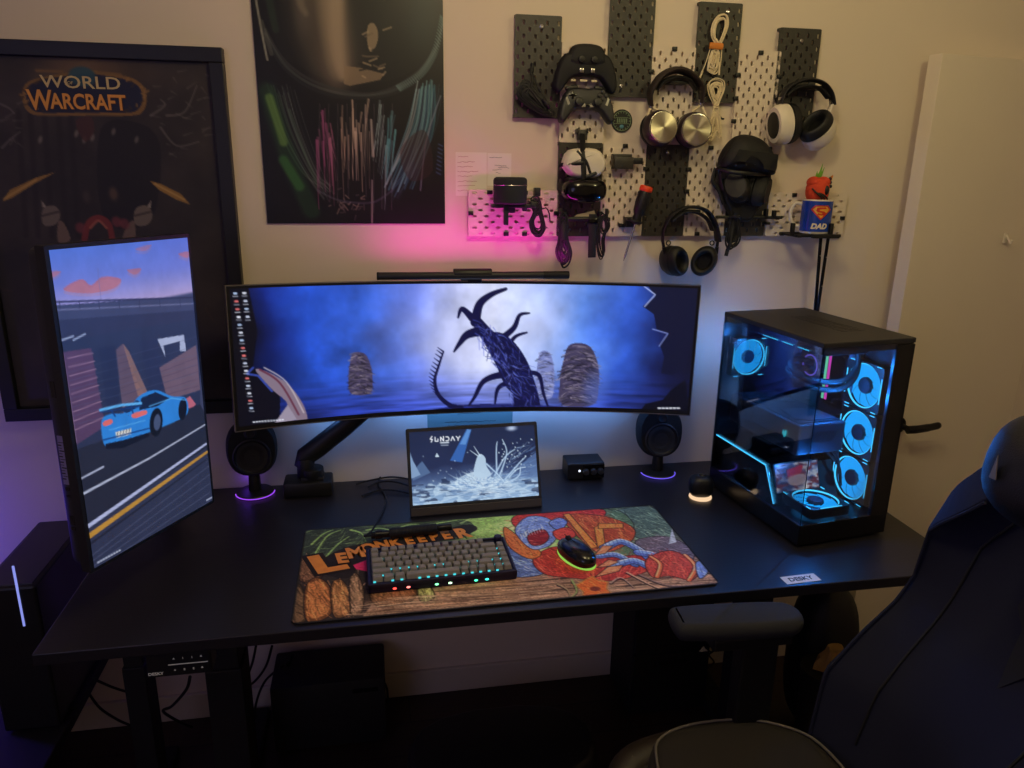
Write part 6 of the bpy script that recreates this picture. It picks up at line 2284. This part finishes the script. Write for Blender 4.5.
def fan(c, axis, r, lit_frame=True):
    """one fan: dark square frame, glowing blades on a dark hub, bright rim"""
    F = Matrix.Translation(Vector(c)) @ frame(axis, (0, 0, 1) if abs(axis[2]) < .9 else (1, 0, 0)).to_4x4()
    sq, th = r * 1.05, .024
    fr = MB()
    out = [Vector((x, y, 0)) for x, y in rrect(2 * sq, 2 * sq, .010, 3)]
    ho = [Vector((r * .99 * math.cos(2 * PI * k / 36), r * .99 * math.sin(2 * PI * k / 36), 0)) for k in range(36)]
    fl = out + list(reversed(ho))
    tri = geometry.tessellate_polygon([out, list(reversed(ho))])
    va = [fr.bm.verts.new((p.x, p.y, th / 2)) for p in fl]
    vb = [fr.bm.verts.new((p.x, p.y, -th / 2)) for p in fl]
    for t in tri:
        fr.bm.faces.new([va[i] for i in t])
        fr.bm.faces.new([vb[i] for i in reversed(t)])
    for k, n in ((0, len(out)), (len(out), 36)):
        for i in range(n):
            fr.bm.faces.new((va[k + i], vb[k + i], vb[k + (i + 1) % n], va[k + (i + 1) % n]))
    f_ = fr.build('fan', M['black'], pc, smooth=30, M=F)
    bl = MB()
    nb = 9
    for k in range(nb):
        a0 = 2 * PI * k / nb
        rings = []
        for i in range(7):
            rr = r * (.34 + .60 * i / 6)
            sw = a0 + .45 * (i / 6) ** 1.3
            wd = 2 * PI / nb * .492
            fr_ = [F @ Vector((rr * math.cos(sw + s_ * wd), rr * math.sin(sw + s_ * wd), .001 + s_ * .0015)) for s_ in (-1, -.5, 0, .5, 1)]
            bk2_ = [F @ Vector((rr * math.cos(sw + s_ * wd), rr * math.sin(sw + s_ * wd), -.001 + s_ * .0015)) for s_ in (1, .5, 0, -.5, -1)]
            rings.append(fr_ + bk2_)
        bl.rings(rings)
    bl.build('fan_blades', M['fanblue'], f_, smooth=60)['label'] = 'blue glowing blades'
    MB().lathe([(0, -.008), (r * .36, -.008), (r * .37, .006), (r * .33, .010), (0, .0105)], 32, F).build('fan_hub', M['inner'], f_)
    rm = MB()
    rm.torus((0, 0, .0085), r * .975, .0022, (0, 0, 1), 48, 8)
    rm.build('fan_rim', M['fanrim'], f_, M=F)
    if lit_frame:
        ln = MB()
        s_ = sq * .96
        for (x0, y0), (x1, y1) in (((-.55, 1), (.55, 1)), ((-.55, -1), (.55, -1))):
            ln.tube([(x0 * s_, y0 * s_, th / 2 + .0012), (x1 * s_, y1 * s_, th / 2 + .0012)], .0012, 6)
        for x, y in ((-1, .9), (-1, -.9), (1, .9), (1, -.9)):
            ln.tube([(x * s_, y * s_ * .72, th / 2 + .0012), (x * s_, y * s_, th / 2 + .0012)], .0012, 6)
        ln.build('frame_light_line', M['fanrim'], f_, M=F)


for z in (.361, .239, .117):
    fan((.226, .094, z), (-1, 0, 0), .0565)
fan((RFX, .366, RFZ), (0, -1, 0), .050)
fan((.091, .064, .078), (0, 0, 1), .0555)
# shroud at the rear lower left with a bent light line
sh_ = MB()
sh_.prism([(.385, .058), (.108, .058), (.150, .148), (.385, .150)], .006, .20, Matrix(((0, 0, 1, 0), (1, 0, 0, 0), (0, 1, 0, 0), (0, 0, 0, 1))))
sh_.build('power_supply_shroud', mat('shroud_gloss', (12, 13, 18), .15), pc, smooth=0)
MB().tube([(.0045, .378, .1535), (.0045, .154, .1515), (.0045, .107, .066)], .0022, 8).build('light_line', M['ledcyan'], pc)['label'] = 'bent blue light line'
# picture screen leaning on the shroud
F = Matrix.Translation((.082, .128, .122)) @ Matrix.Rotation(-.30, 4, 'X')
sc_ = MB().box((0, .003, 0), (.134, .005, .078), .001).build('picture_display', M['black'], pc, smooth=0, M=F)
im = art_case_screen()
art_mesh('display_picture', im, lambda u, v: F @ Vector((-.0635 + .127 * u, -.0002, .0355 - .071 * v)), art_mat('case_display', True, .75, .3), sc_)
# motherboard, cooler block, memory, tubes
mb_ = MB().box((PWD - .016, .250, .300), (.006, .235, .290)).build('motherboard', M['inner'], pc, smooth=0)
b = MB()
r = random.Random(12)
for i in range(26):
    y, z = r.uniform(.15, .355), r.uniform(.17, .43)
    b.box((PWD - .022, y, z), (.010, r.uniform(.008, .03), r.uniform(.006, .026)), .001)
b.build('board_components', M['metal'], mb_, smooth=0)
M['heatsink'] = mat('heatsink_blue_grey', (90, 98, 122), .4, .6)
MB().box((PWD - .032, .342, .395), (.030, .028, .085), .002).box((PWD - .032, .285, .448), (.030, .090, .022), .002).build('heatsink', M['heatsink'], mb_, smooth=0)
MB().cyl((PWD - .020, .262, .372), (PWD - .066, .262, .372), .032, seg=32, bev=.003).build('pump_block', M['inner'], pc)
MB().torus((PWD - .0665, .262, .372), .027, .0018, (1, 0, 0), 36, 6).build('pump_light', glow('pump_violet', (130, 110, 240), 1.2), pc)
M['ramg'] = glow('memory_green', (120, 240, 190), .9)
M['ramp'] = glow('memory_pink', (240, 80, 210), .9)
for i, (y, mm) in enumerate(((.205, 'ramg'), (.194, 'ramp'))):
    st_ = MB().box((PWD - .040, y, .360), (.044, .006, .125), .001).build('memory_stick', M['metal'], pc, smooth=0)
    MB().box((PWD - .0635, y, .360), (.004, .0062, .125), .001).build('memory_light', M[mm], st_, smooth=0)
for k, dz in ((0, 0), (1, -.020)):
    MB().tube(curve_pts([(PWD - .062, .255 + .02 * k, .378 + dz), (.150 - .02 * k, .262, .392 + dz), (.100, .225, .388 + dz), (.105, .165, .368 + dz), (.160, .115, .370 + dz), (.196, .105, .405 + dz), (.200, .110, .455)], 9), .0075, 12).build('coolant_tube', M['rubber'], pc)
# radiator under the top
b = MB()
b.box((.125, .215, .464), (.125, .300, .026), .002)
b.build('radiator', M['inner'], pc, smooth=0)
MB().tube([(.062, .16, .452), (.062, .12, .452)], .0012, 6).tube([(.062, .30, .452), (.062, .24, .452)], .0012, 6).tube([(.062, .22, .452), (.062, .18, .452)], .0012, 6).build('radiator_light_line', M['fanrim'], pc)
# bright riser plate behind the memory
MB().box((PWD - .030, .150, .350), (.014, .024, .150), .002).build('side_riser', M['heatsink'], pc, smooth=0)
# graphics card: long horizontal block
M['gpu'] = mat('graphics_card_grey', (62, 66, 76), .38, .5, var=.06)
gpu = MB().box((.100, .225, .238), (.138, .285, .078), .005).build('graphics_card', M['gpu'], pc, smooth=0)
b = MB()
b.box((.098, .225, .2785), (.120, .262, .003), .001)
b.build('back_plate', M['inner'], gpu, smooth=0)
b = MB()
b.prism([(.045, .12), (.075, .10), (.150, .10), (.150, .16), (.110, .19), (.06, .19)], .2795, .2825)
b.prism([(.045, .30), (.14, .24), (.15, .33), (.06, .345)], .2795, .2820)
b.build('plate_relief', M['gpu'], gpu, smooth=0)
b = MB()
for i in range(9):
    b.box((.062 + i * .0095, .0822, .242), (.004, .002, .030), R=Matrix.Rotation(.5, 3, 'Y'))
b.build('end_vent', M['black'], gpu, smooth=0)
b = MB()
b.box((.0305, .20, .222), (.002, .21, .010)).box((.0305, .30, .246), (.002, .07, .026))
b.build('side_recess', M['black'], gpu, smooth=0)
MB().prism([(.130, .232), (.138, .240), (.138, .250), (.132, .244), (.126, .252), (.126, .238)], .0, .002, Matrix(((0, 0, -1, .0307), (1, 0, 0, 0), (0, 1, 0, 0), (0, 0, 0, 1)))).build('card_emblem', glow('emblem_cyan', (60, 220, 230), 1.2), gpu, smooth=0)
# cables at the bottom
b = MB()
for k in range(4):
    b.tube(curve_pts([(.19 + k * .008, .20, .16), (.18 + k * .008, .15, .17 + .01 * k), (.20, .12, .14), (.215, .12, .085)], 7), .0035, 8)
b.build('power_cable', M['rubber'], pc)
# ------------------------------------------------------------------ things under and beside the desk
p = None
tb = thing('side_table', 'low black side table in the dark left of the desk', 'table', (-1.25, -.32, 0))
MB().box((.0, 0, .320), (.90, .60, .030), .003).build('table_top', M['blackm'], tb, smooth=0)
for x in (-.40, .22):
    for y in (-.26, .26):
        MB().box((x, y, .153), (.04, .04, .305), .002).build('leg', M['blackm'], tb, smooth=0)
MB().box((-.09, .0, .10), (.60, .50, .02), .002).build('lower_shelf', M['blackm'], tb, smooth=0)
cn = thing('console_tower', 'black upright tower with a thin vertical light strip, left of the desk', 'computer', (-.868, -.255, .3355))
MB().box((0, 0, .190), (.118, .330, .368), .006).build('body', M['black'], cn, smooth=0)
MB().box((0, 0, .003), (.14, .20, .006), .002).build('stand_foot', M['blackm'], cn, smooth=0)
MB().box((0, 0, .3745), (.10, .31, .002), .001).build('top_cover', M['gloss'], cn, smooth=0)
q = at(13, 566, 1, -.42)
q2 = at(22, 626, 1, -.42)
MB().box((q.x + .868, -.1655, (q.z + q2.z) / 2 - .3355), (.004, .003, q.z - q2.z)).build('light_strip', glow('lilac_strip', (140, 150, 235), 1.0), cn, smooth=0)['label'] = 'pale violet light strip'

sb = thing('subwoofer', 'black subwoofer box on the floor under the left of the desk', 'subwoofer', (-.225, -.125, 0))
MB().box((0, 0, .118), (.31, .165, .212), .008).build('cabinet', M['blackm'], sb)
b = MB()
for x in (-.12, .12):
    for y in (-.05, .05):
        b.cyl((x, y, 0), (x, y, .014), .014, seg=16)
b.build('rubber_foot', M['rubber'], sb)
MB().box((.1, -.0835, .19), (.07, .002, .012)).build('front_slot', M['gloss'], sb, smooth=0)

ft = thing('foot_rest', 'low black padded footrest on the floor under the middle of the desk', 'footrest', (.225, -.45, 0))
MB().box((0, 0, .020), (.46, .28, .034), .004).build('base', M['blackm'], ft)
MB().pillow([(-.245, -.15), (.245, -.15), (.245, .15), (-.245, .15)], .036, .175, .02, sub=2).build('cushion', M['pad'], ft)

dr_ = thing('drawer_unit', 'tall narrow black cabinet under the right of the desk', 'cabinet', (.775, -.115, 0))
MB().box((0, 0, .325), (.245, .19, .64), .003).build('body', M['blackm'], dr_, smooth=0)
for z in (.115, .32, .525):
    d_ = MB().box((0, -.0985, z), (.235, .012, .195), .002).build('drawer_front', M['black'], dr_, smooth=0)
    MB().box((0, -.107, z + .07), (.09, .008, .008), .002).build('pull', M['metal'], d_, smooth=0)
MB().box((0, 0, .004), (.23, .18, .008)).build('plinth', M['rubber'], dr_, smooth=0)

bg = thing('backpack', 'dark rounded bag on the floor under the right end of the desk', 'bag', (1.19, -.32, 0))
MB().ell((0, 0, .235), (.088, .085, .235), seg=32, e=.7, z0=-1).build('bag_body', M['pad'], bg)
MB().ell((0, -.062, .155), (.065, .04, .11), seg=24, e=.7).build('front_pocket', M['blackm'], bg)
MB().tube(curve_pts([(-.03, 0, .455), (-.02, 0, .485), (.02, 0, .485), (.03, 0, .455)], 6), .007, 8).build('grab_handle', M['rubber'], bg)
bn = thing('bin', 'small black bin in the shadow under the desk, a yellow packet on top', 'bin', (1.10, -.47, 0))
MB().lathe([(0, 0), (.052, 0), (.058, .30), (.060, .302), (.056, .304), (.050, .012), (0, .010)], 28).build('bucket', M['blackm'], bn)
MB().lathe([(0, .3045), (.061, .3045), (.061, .312), (0, .316)], 28).build('lid', M['black'], bn)
yb = thing('packet', 'crumpled yellow brown packet lying on the small black bin', 'packet', (1.098, -.475, .3165))
M['yellow'] = mat('packet_yellow', (176, 136, 62), .6, var=.25, vscale=40)
b = MB()
b.rings([[Vector((math.cos(2 * PI * k / 12) * w * (1 + .25 * math.sin(k * 2.3 + i)) + .006 * i, math.sin(2 * PI * k / 12) * w * .7, z)) for k in range(12)] for i, (z, w) in enumerate(((0, .030), (.018, .034), (.036, .030), (.052, .020), (.062, .024)))])
b.build('wrapper', M['yellow'], yb)
MB().box((.004, -.0235, .026), (.020, .004, .016), .001, R=Matrix.Rotation(.3, 3, 'Y')).build('print_patch', M['brown'], yb, smooth=0)


# ---- cables hanging under the desk
def cable(label, pts, r=.0035, group=None, name='hanging_cable'):
    P = [Vector(p) for p in pts]
    t = thing(name, label, 'cable', P[0], group=group)
    MB().tube(curve_pts([p - P[0] for p in P], 8), r, 8).build('lead', M['rubber'], t)
    return t


W_ = lambda u, v, d=.05: at(u, v, 1, -d)
cable('black lead dropping from the desk height control panel', [W_(190, 677, .66), W_(186, 690, .5), W_(172, 706, .35), W_(163, 711, .3), W_(176, 720, .25), W_(192, 727, .2)])
cable('black cable sagging from behind the desk top to the subwoofer', [W_(292, 655, .12), W_(290, 672, .10), W_(310, 677, .08), W_(345, 679, .06), W_(382, 681, .035), W_(388, 700, .03)])
cable('first black cable dropping right of the left desk leg', [W_(256, 646, .14), W_(252, 664, .10), W_(244, 684, .08), W_(240, 695, .07)], group=None)
cable('second black cable curving down right of the left desk leg', [W_(272, 646, .14), W_(266, 666, .10), W_(254, 682, .08), W_(242, 688, .07), W_(236, 690, .07)])
cable('third black cable dropping onto the subwoofer top', [W_(287, 662, .12), W_(290, 676, .10), W_(291, 688, .10), W_(291, 694, .10)])
cable('black cable looping down to the floor left of the subwoofer', [W_(283, 666, .12), W_(266, 680, .09), W_(257, 700, .08), W_(256, 718, .07), W_(268, 742, .06)])
cable('upper black cable crossing the wall left of the thin desk leg', [W_(96, 680, .10), W_(112, 687, .06), W_(128, 692, .05), W_(150, 696, .06)])
cable('lower black cable crossing the wall left of the thin desk leg', [W_(88, 692, .10), W_(100, 708, .06), W_(118, 720, .05), W_(134, 728, .04), W_(150, 746, .06)])
cable('black cable looped on the wall right of the tall narrow cabinet', [W_(705, 640, .06), W_(713, 650, .04), W_(709, 655, .04), W_(714, 662, .04), W_(708, 667, .04), W_(700, 667, .05)], .003)
cable('thin black cable beside the cable loop right of the narrow cabinet', [W_(726, 641, .05), W_(718, 646, .04), W_(712, 652, .04), W_(705, 648, .04)], .0025)
ps = thing('cable_box', 'dark cable box hanging under the desk above the subwoofer', 'box', (W_(291, 640, .14).x, -.14, D - .026))
MB().box((0, 0, -.045), (.055, .07, .088), .006).build('housing', M['blackm'], ps, smooth=0)
MB().box((0, -.0355, -.05), (.035, .002, .02), .001).build('label_plate', M['dark'], ps, smooth=0)

# ------------------------------------------------------------------ chair
CX, CY = .62, -1.06
ch = thing('desk_chair', 'large dark winged desk chair in the right foreground', 'chair', (CX, CY, 0))
SZ = .478
seat = [(-.25, -.17), (-.22, -.24), (.06, -.262), (.16, -.24), (.20, -.16), (.21, 0), (.20, .16), (.16, .22), (.06, .275), (-.10, .285), (-.22, .25), (-.25, .17), (-.28, 0)]
MB().pillow(seat, SZ - .105, SZ - .014, .035, sub=2).build('seat', M['seatfab'], ch)
inner = [(x * .84 + .025, y * .86 + .03) for x, y in seat]
cu_ = MB().pillow(inner, SZ - .06, SZ + .014, .045, sub=2).build('seat_cushion', M['seatfab'], ch)
P = smooth_poly(inner, 2)
MB().tube([(.025 + (p.x - .025) * .93, .03 + (p.y - .03) * .93, SZ + .010) for p in P], .0028, 8, closed=True).build('seat_piping', M['piping'], ch)['label'] = 'grey seam piping'
for sg in (-1, 1):
    MB().tube(curve_pts([(-.235, sg * .17, SZ - .045), (-.19, sg * .215, SZ - .028), (-.05, sg * .238, SZ - .022), (.06, sg * .225, SZ - .026), (.15, sg * .19, SZ - .04)], 8), .036, 14, flat=(.8, 1), ref=(0, 0, 1)).build('seat_bolster', M['brown'], ch)
# stitched channels on the front bolster
b = MB()
for k in range(6):
    b.tube(curve_pts([(-.205 + .008 * k, .20 + .004 * k, SZ - .003 - .012 * (k % 2)), (-.215 + .008 * k, .235 + .003 * k, SZ - .02), (-.22 + .008 * k, .25 + .003 * k, SZ - .05)], 4), .0016, 6)
b.build('bolster_stitching', M['piping'], ch)

BZ = [.46, .62, .70, .76, .81, .93, 1.0, 1.05, 1.10, 1.18, 1.28]
B_EDGE = [.785, .820, .900, .965, 1.0, 1.0, 1.0, 1.01, 1.03, 1.07, 1.11]
B_MID = [.845, .905, .955, .995, 1.025, 1.07, 1.09, 1.10, 1.11, 1.12, 1.135]
B_HALF = [.19, .215, .225, .228, .230, .212, .135, .090, .070, .070, .05]


def back_pt(s, t):
    """s -1..1 across (towards the desk positive), t 0..1 upwards"""
    z = .46 + .82 * t
    e, m, hf = (float(np.interp(z, BZ, q)) for q in (B_EDGE, B_MID, B_HALF))
    return Vector((e + (m - e) * (1 - abs(s) ** 2.6) - CX, s * hf, z))


nb_, nt2 = 28, 44
bk2 = MB()
front = [[bk2.bm.verts.new(back_pt(-1 + 2 * i / nb_, j / nt2)) for i in range(nb_ + 1)] for j in range(nt2 + 1)]
for j in range(nt2):
    for i in range(nb_):
        bk2.bm.faces.new((front[j][i], front[j][i + 1], front[j + 1][i + 1], front[j + 1][i]))
for _ in range(3):
    bmesh.ops.smooth_vert(bk2.bm, verts=[v for v in bk2.bm.verts if not v.is_boundary], factor=.5, use_axis_x=True, use_axis_y=True, use_axis_z=True)
bkr = bk2.build('backrest', M['fabric'], ch)
so = bkr.modifiers.new('thickness', 'SOLIDIFY')
so.thickness = .070
so.offset = 1
bv = bkr.modifiers.new('soft_edge', 'BEVEL')
bv.width = .020
bv.segments = 4
bv.limit_method = 'ANGLE'
for sg in (-1, 1):
    MB().tube([back_pt(sg * .60, t / 30) + Vector((-.003, 0, 0)) for t in range(2, 27)], .0030, 6).build('back_seam', M['blackm'], ch)
    MB().tube([back_pt(sg * .985, t / 30) + Vector((-.004, -sg * .004, 0)) for t in range(1, 22)], .0036, 6).build('edge_piping', M['fabric'], ch)
MB().ell((.992 - CX, -.065, 1.150), (.112, .108, .097), R=Matrix.Rotation(.22, 3, 'Y'), seg=36, e=.78).build('head_pillow', M['pad'], ch)
MB().prism([(-.010, -.02), (.012, -.016), (.004, .022)], 0, .0015, Matrix.Translation((.8775 - CX, -.035, 1.165)) @ Matrix(((-.35, 0, -.93, 0), (-.93, 0, .35, 0), (0, 1, 0, 0), (0, 0, 0, 1)))).build('pillow_emblem', M['piping'], ch, smooth=0)['label'] = 'pale triangular emblem'
e0 = back_pt(-.12, .46)
em_ = MB()
em_.prism(list(reversed([(-.05, .05), (-.02, .045), (.0, .02), (.012, .05), (.05, .04), (.05, .02), (.02, -.01), (.03, -.06), (.0, -.11), (-.012, -.05), (-.02, .0), (-.05, .03)])), 0, .002, Matrix.Translation(e0 + Vector((-.005, 0, .0))) @ Matrix(((0, 0, -1, 0), (-1, 0, 0, 0), (0, 1, 0, 0), (0, 0, 0, 1))))
em_.build('embroidered_mark', M['blackm'], ch, smooth=0, M=Matrix.Translation(e0) @ Matrix.Rotation(.44, 4, 'Y') @ Matrix.Translation(-e0))
# armrests on posts
for sg in (-1, 1):
    top = .742
    ax, ay = .645 - CX, (-.800 - CY) * sg
    Ma = Matrix.Translation((ax, ay, 0)) @ Matrix.Rotation(-.08 * sg, 4, 'Z')
    MB().pillow([(-.142, -.030), (-.125, -.045), (.09, -.048), (.125, -.03), (.135, .0), (.125, .03), (.09, .048), (-.125, .045), (-.142, .030)], top - .040, top, .016, Ma, sub=2).build('armrest_pad', M['armpad'], ch)
    b = MB()
    b.box((ax + .02, ay, top - .052), (.17, .065, .026), .004)
    b.box((ax + .045, ay, .55), (.080, .042, .30), .005)
    b.box((ax + .045, sg * .18, .392), (.07, .21, .025), .003)
    b.build('armrest_post', M['black'], ch, smooth=0)
    MB().prism([(-.009, -.004), (.009, -.004), (-.001, .007)], 0, .0015, Matrix.Translation((ax - .088, ay - .0335, top - .053)) @ WALLM).build('arm_mark', M['piping'], ch, smooth=0)
MB().cyl((0, 0, .10), (0, 0, .24), .028, seg=20).cyl((0, 0, .22), (0, 0, .34), .018, seg=20).build('gas_lift', M['metal'], ch)
MB().box((.02, 0, .350), (.26, .22, .035), .005).build('tilt_plate', M['black'], ch, smooth=0)
for k in range(5):
    a = 2 * PI * k / 5 + .3
    d_ = Vector((math.cos(a), math.sin(a), 0))
    lg = MB().tube([d_ * .02 + Vector((0, 0, .115)), d_ * .16 + Vector((0, 0, .10)), d_ * .32 + Vector((0, 0, .075))], [.030, .026, .018], 10, flat=(.7, 1), ref=(0, 0, 1)).build('base_leg', M['black'], ch)
    sd = Vector((-d_.y, d_.x, 0))
    MB().cyl(d_ * .32 + sd * .022 + Vector((0, 0, .028)), d_ * .32 - sd * .022 + Vector((0, 0, .028)), .028, seg=20, bev=.003).cyl(d_ * .32 + Vector((0, 0, .03)), d_ * .32 + Vector((0, 0, .08)), .008, seg=10).build('castor', M['rubber'], lg)
MB().box((.23, 0, .43), (.10, .10, .10), .01).build('back_bracket', M['black'], ch, smooth=0)
# ------------------------------------------------------------------ light
def point(name, loc, col, watts, r=.05):
    l = bpy.data.lights.new(name, 'POINT')
    l.color = rgb(*col)[:3]
    l.energy = watts
    l.shadow_soft_size = r
    o = bpy.data.objects.new(name, l)
    COL.objects.link(o)
    o.location = loc
    return o


def area(name, loc, direction, col, watts, sx, sy, spread=180):
    l = bpy.data.lights.new(name, 'AREA')
    l.shape = 'RECTANGLE'
    l.size, l.size_y = sx, sy
    l.color = rgb(*col)[:3]
    l.energy = watts
    l.spread = math.radians(spread)
    o = bpy.data.objects.new(name, l)
    COL.objects.link(o)
    o.location = loc
    o.rotation_euler = Vector(direction).to_track_quat('-Z', 'X' if False else 'Y').to_euler()
    return o


def lamp(o, c):
    o.data.color = c
    return o


lamp(point('ceiling_lamp_light', (1.15, -1.05, 2.22), (255, 255, 255), 6.0, .05), (1, .88, .40))
lamp(point('room_lamp_light', (.30, -1.05, 2.30), (255, 255, 255), 12.0, .10), (1, .83, .46))
lamp(area('added_rear_fill_light', (-1.6, -3.0, 1.7), (.55, 1, -.25), (255, 255, 255), 5.5, 1.2, 1.2), (.50, .48, 1))  # added soft bluish fill behind the camera, not a lamp of the room
q = lb.location
lamp(area('light_bar_back_light', (q.x + .02, q.y - .006, q.z + .025), (0, .06, 1), (255, 255, 255), .66, .50, .014), (1, .02, .66))
lamp(area('added_blue_fill_light', (.20, -.050, D + .235), (0, .40, -.9), (255, 255, 255), .85, .90, .02), (.12, .34, 1))  # added blue fill behind the monitor, colours the wall below it
point('left_speaker_back_light', (p1.x - .02, p1.y + .035, D + .035), (120, 60, 255), .025, .02)
lamp(point('added_left_violet_light', (-1.34, -.22, .66), (80, 70, 255), 3.6, .05), (.10, .05, 1))  # added violet light out of view, tints the far left of the wall
lamp(point('added_under_desk_fill', (-.58, -.20, .56), (255, 255, 255), .10, .03), (.25, .12, 1))  # added violet fill, tints the dark wall under the desk
RZp = Matrix.Rotation(.133, 3, 'Z')
lamp(point('case_exhaust_light', Vector(pc.location) + RZp @ Vector((RFX - .02, PL + .015, RFZ)), (40, 110, 255), .9, .0), (.05, .28, 1))
for lx_, ly_, lz_, w in ((.10, .10, .40, 2.0), (.13, .08, .33, 1.6), (.08, .05, .17, 2.0), (.05, .30, .42, 1.4)):
    lamp(point('case_fan_light', Vector(pc.location) + RZp @ Vector((lx_, ly_, lz_)), (30, 120, 255), w, .0), (.02, .26, 1))
w = bpy.data.worlds.new('room_ambient')
w.use_nodes = True
w.node_tree.nodes['Background'].inputs[0].default_value = (.5, .45, .5, 1)
w.node_tree.nodes['Background'].inputs[1].default_value = .0
SC.world = w

cam = bpy.data.cameras.new('camera')
cam.sensor_width = 36
cam.sensor_fit = 'HORIZONTAL'
cam.lens = FPX / 1024 * 36
cam.clip_start = .02
co = bpy.data.objects.new('camera', cam)
COL.objects.link(co)
right, down, fwd = Vector(RM[0]), Vector(RM[1]), Vector(RM[2])
R3 = Matrix((right, -down, -fwd)).transposed()
co.matrix_world = Matrix.Translation(CAM) @ R3.to_4x4()
SC.camera = co
SC.view_settings.view_transform = 'Standard'
SC.view_settings.look = 'None'
SC.view_settings.exposure = 0
SC.view_settings.gamma = 1
SC.view_settings.use_curve_mapping = False
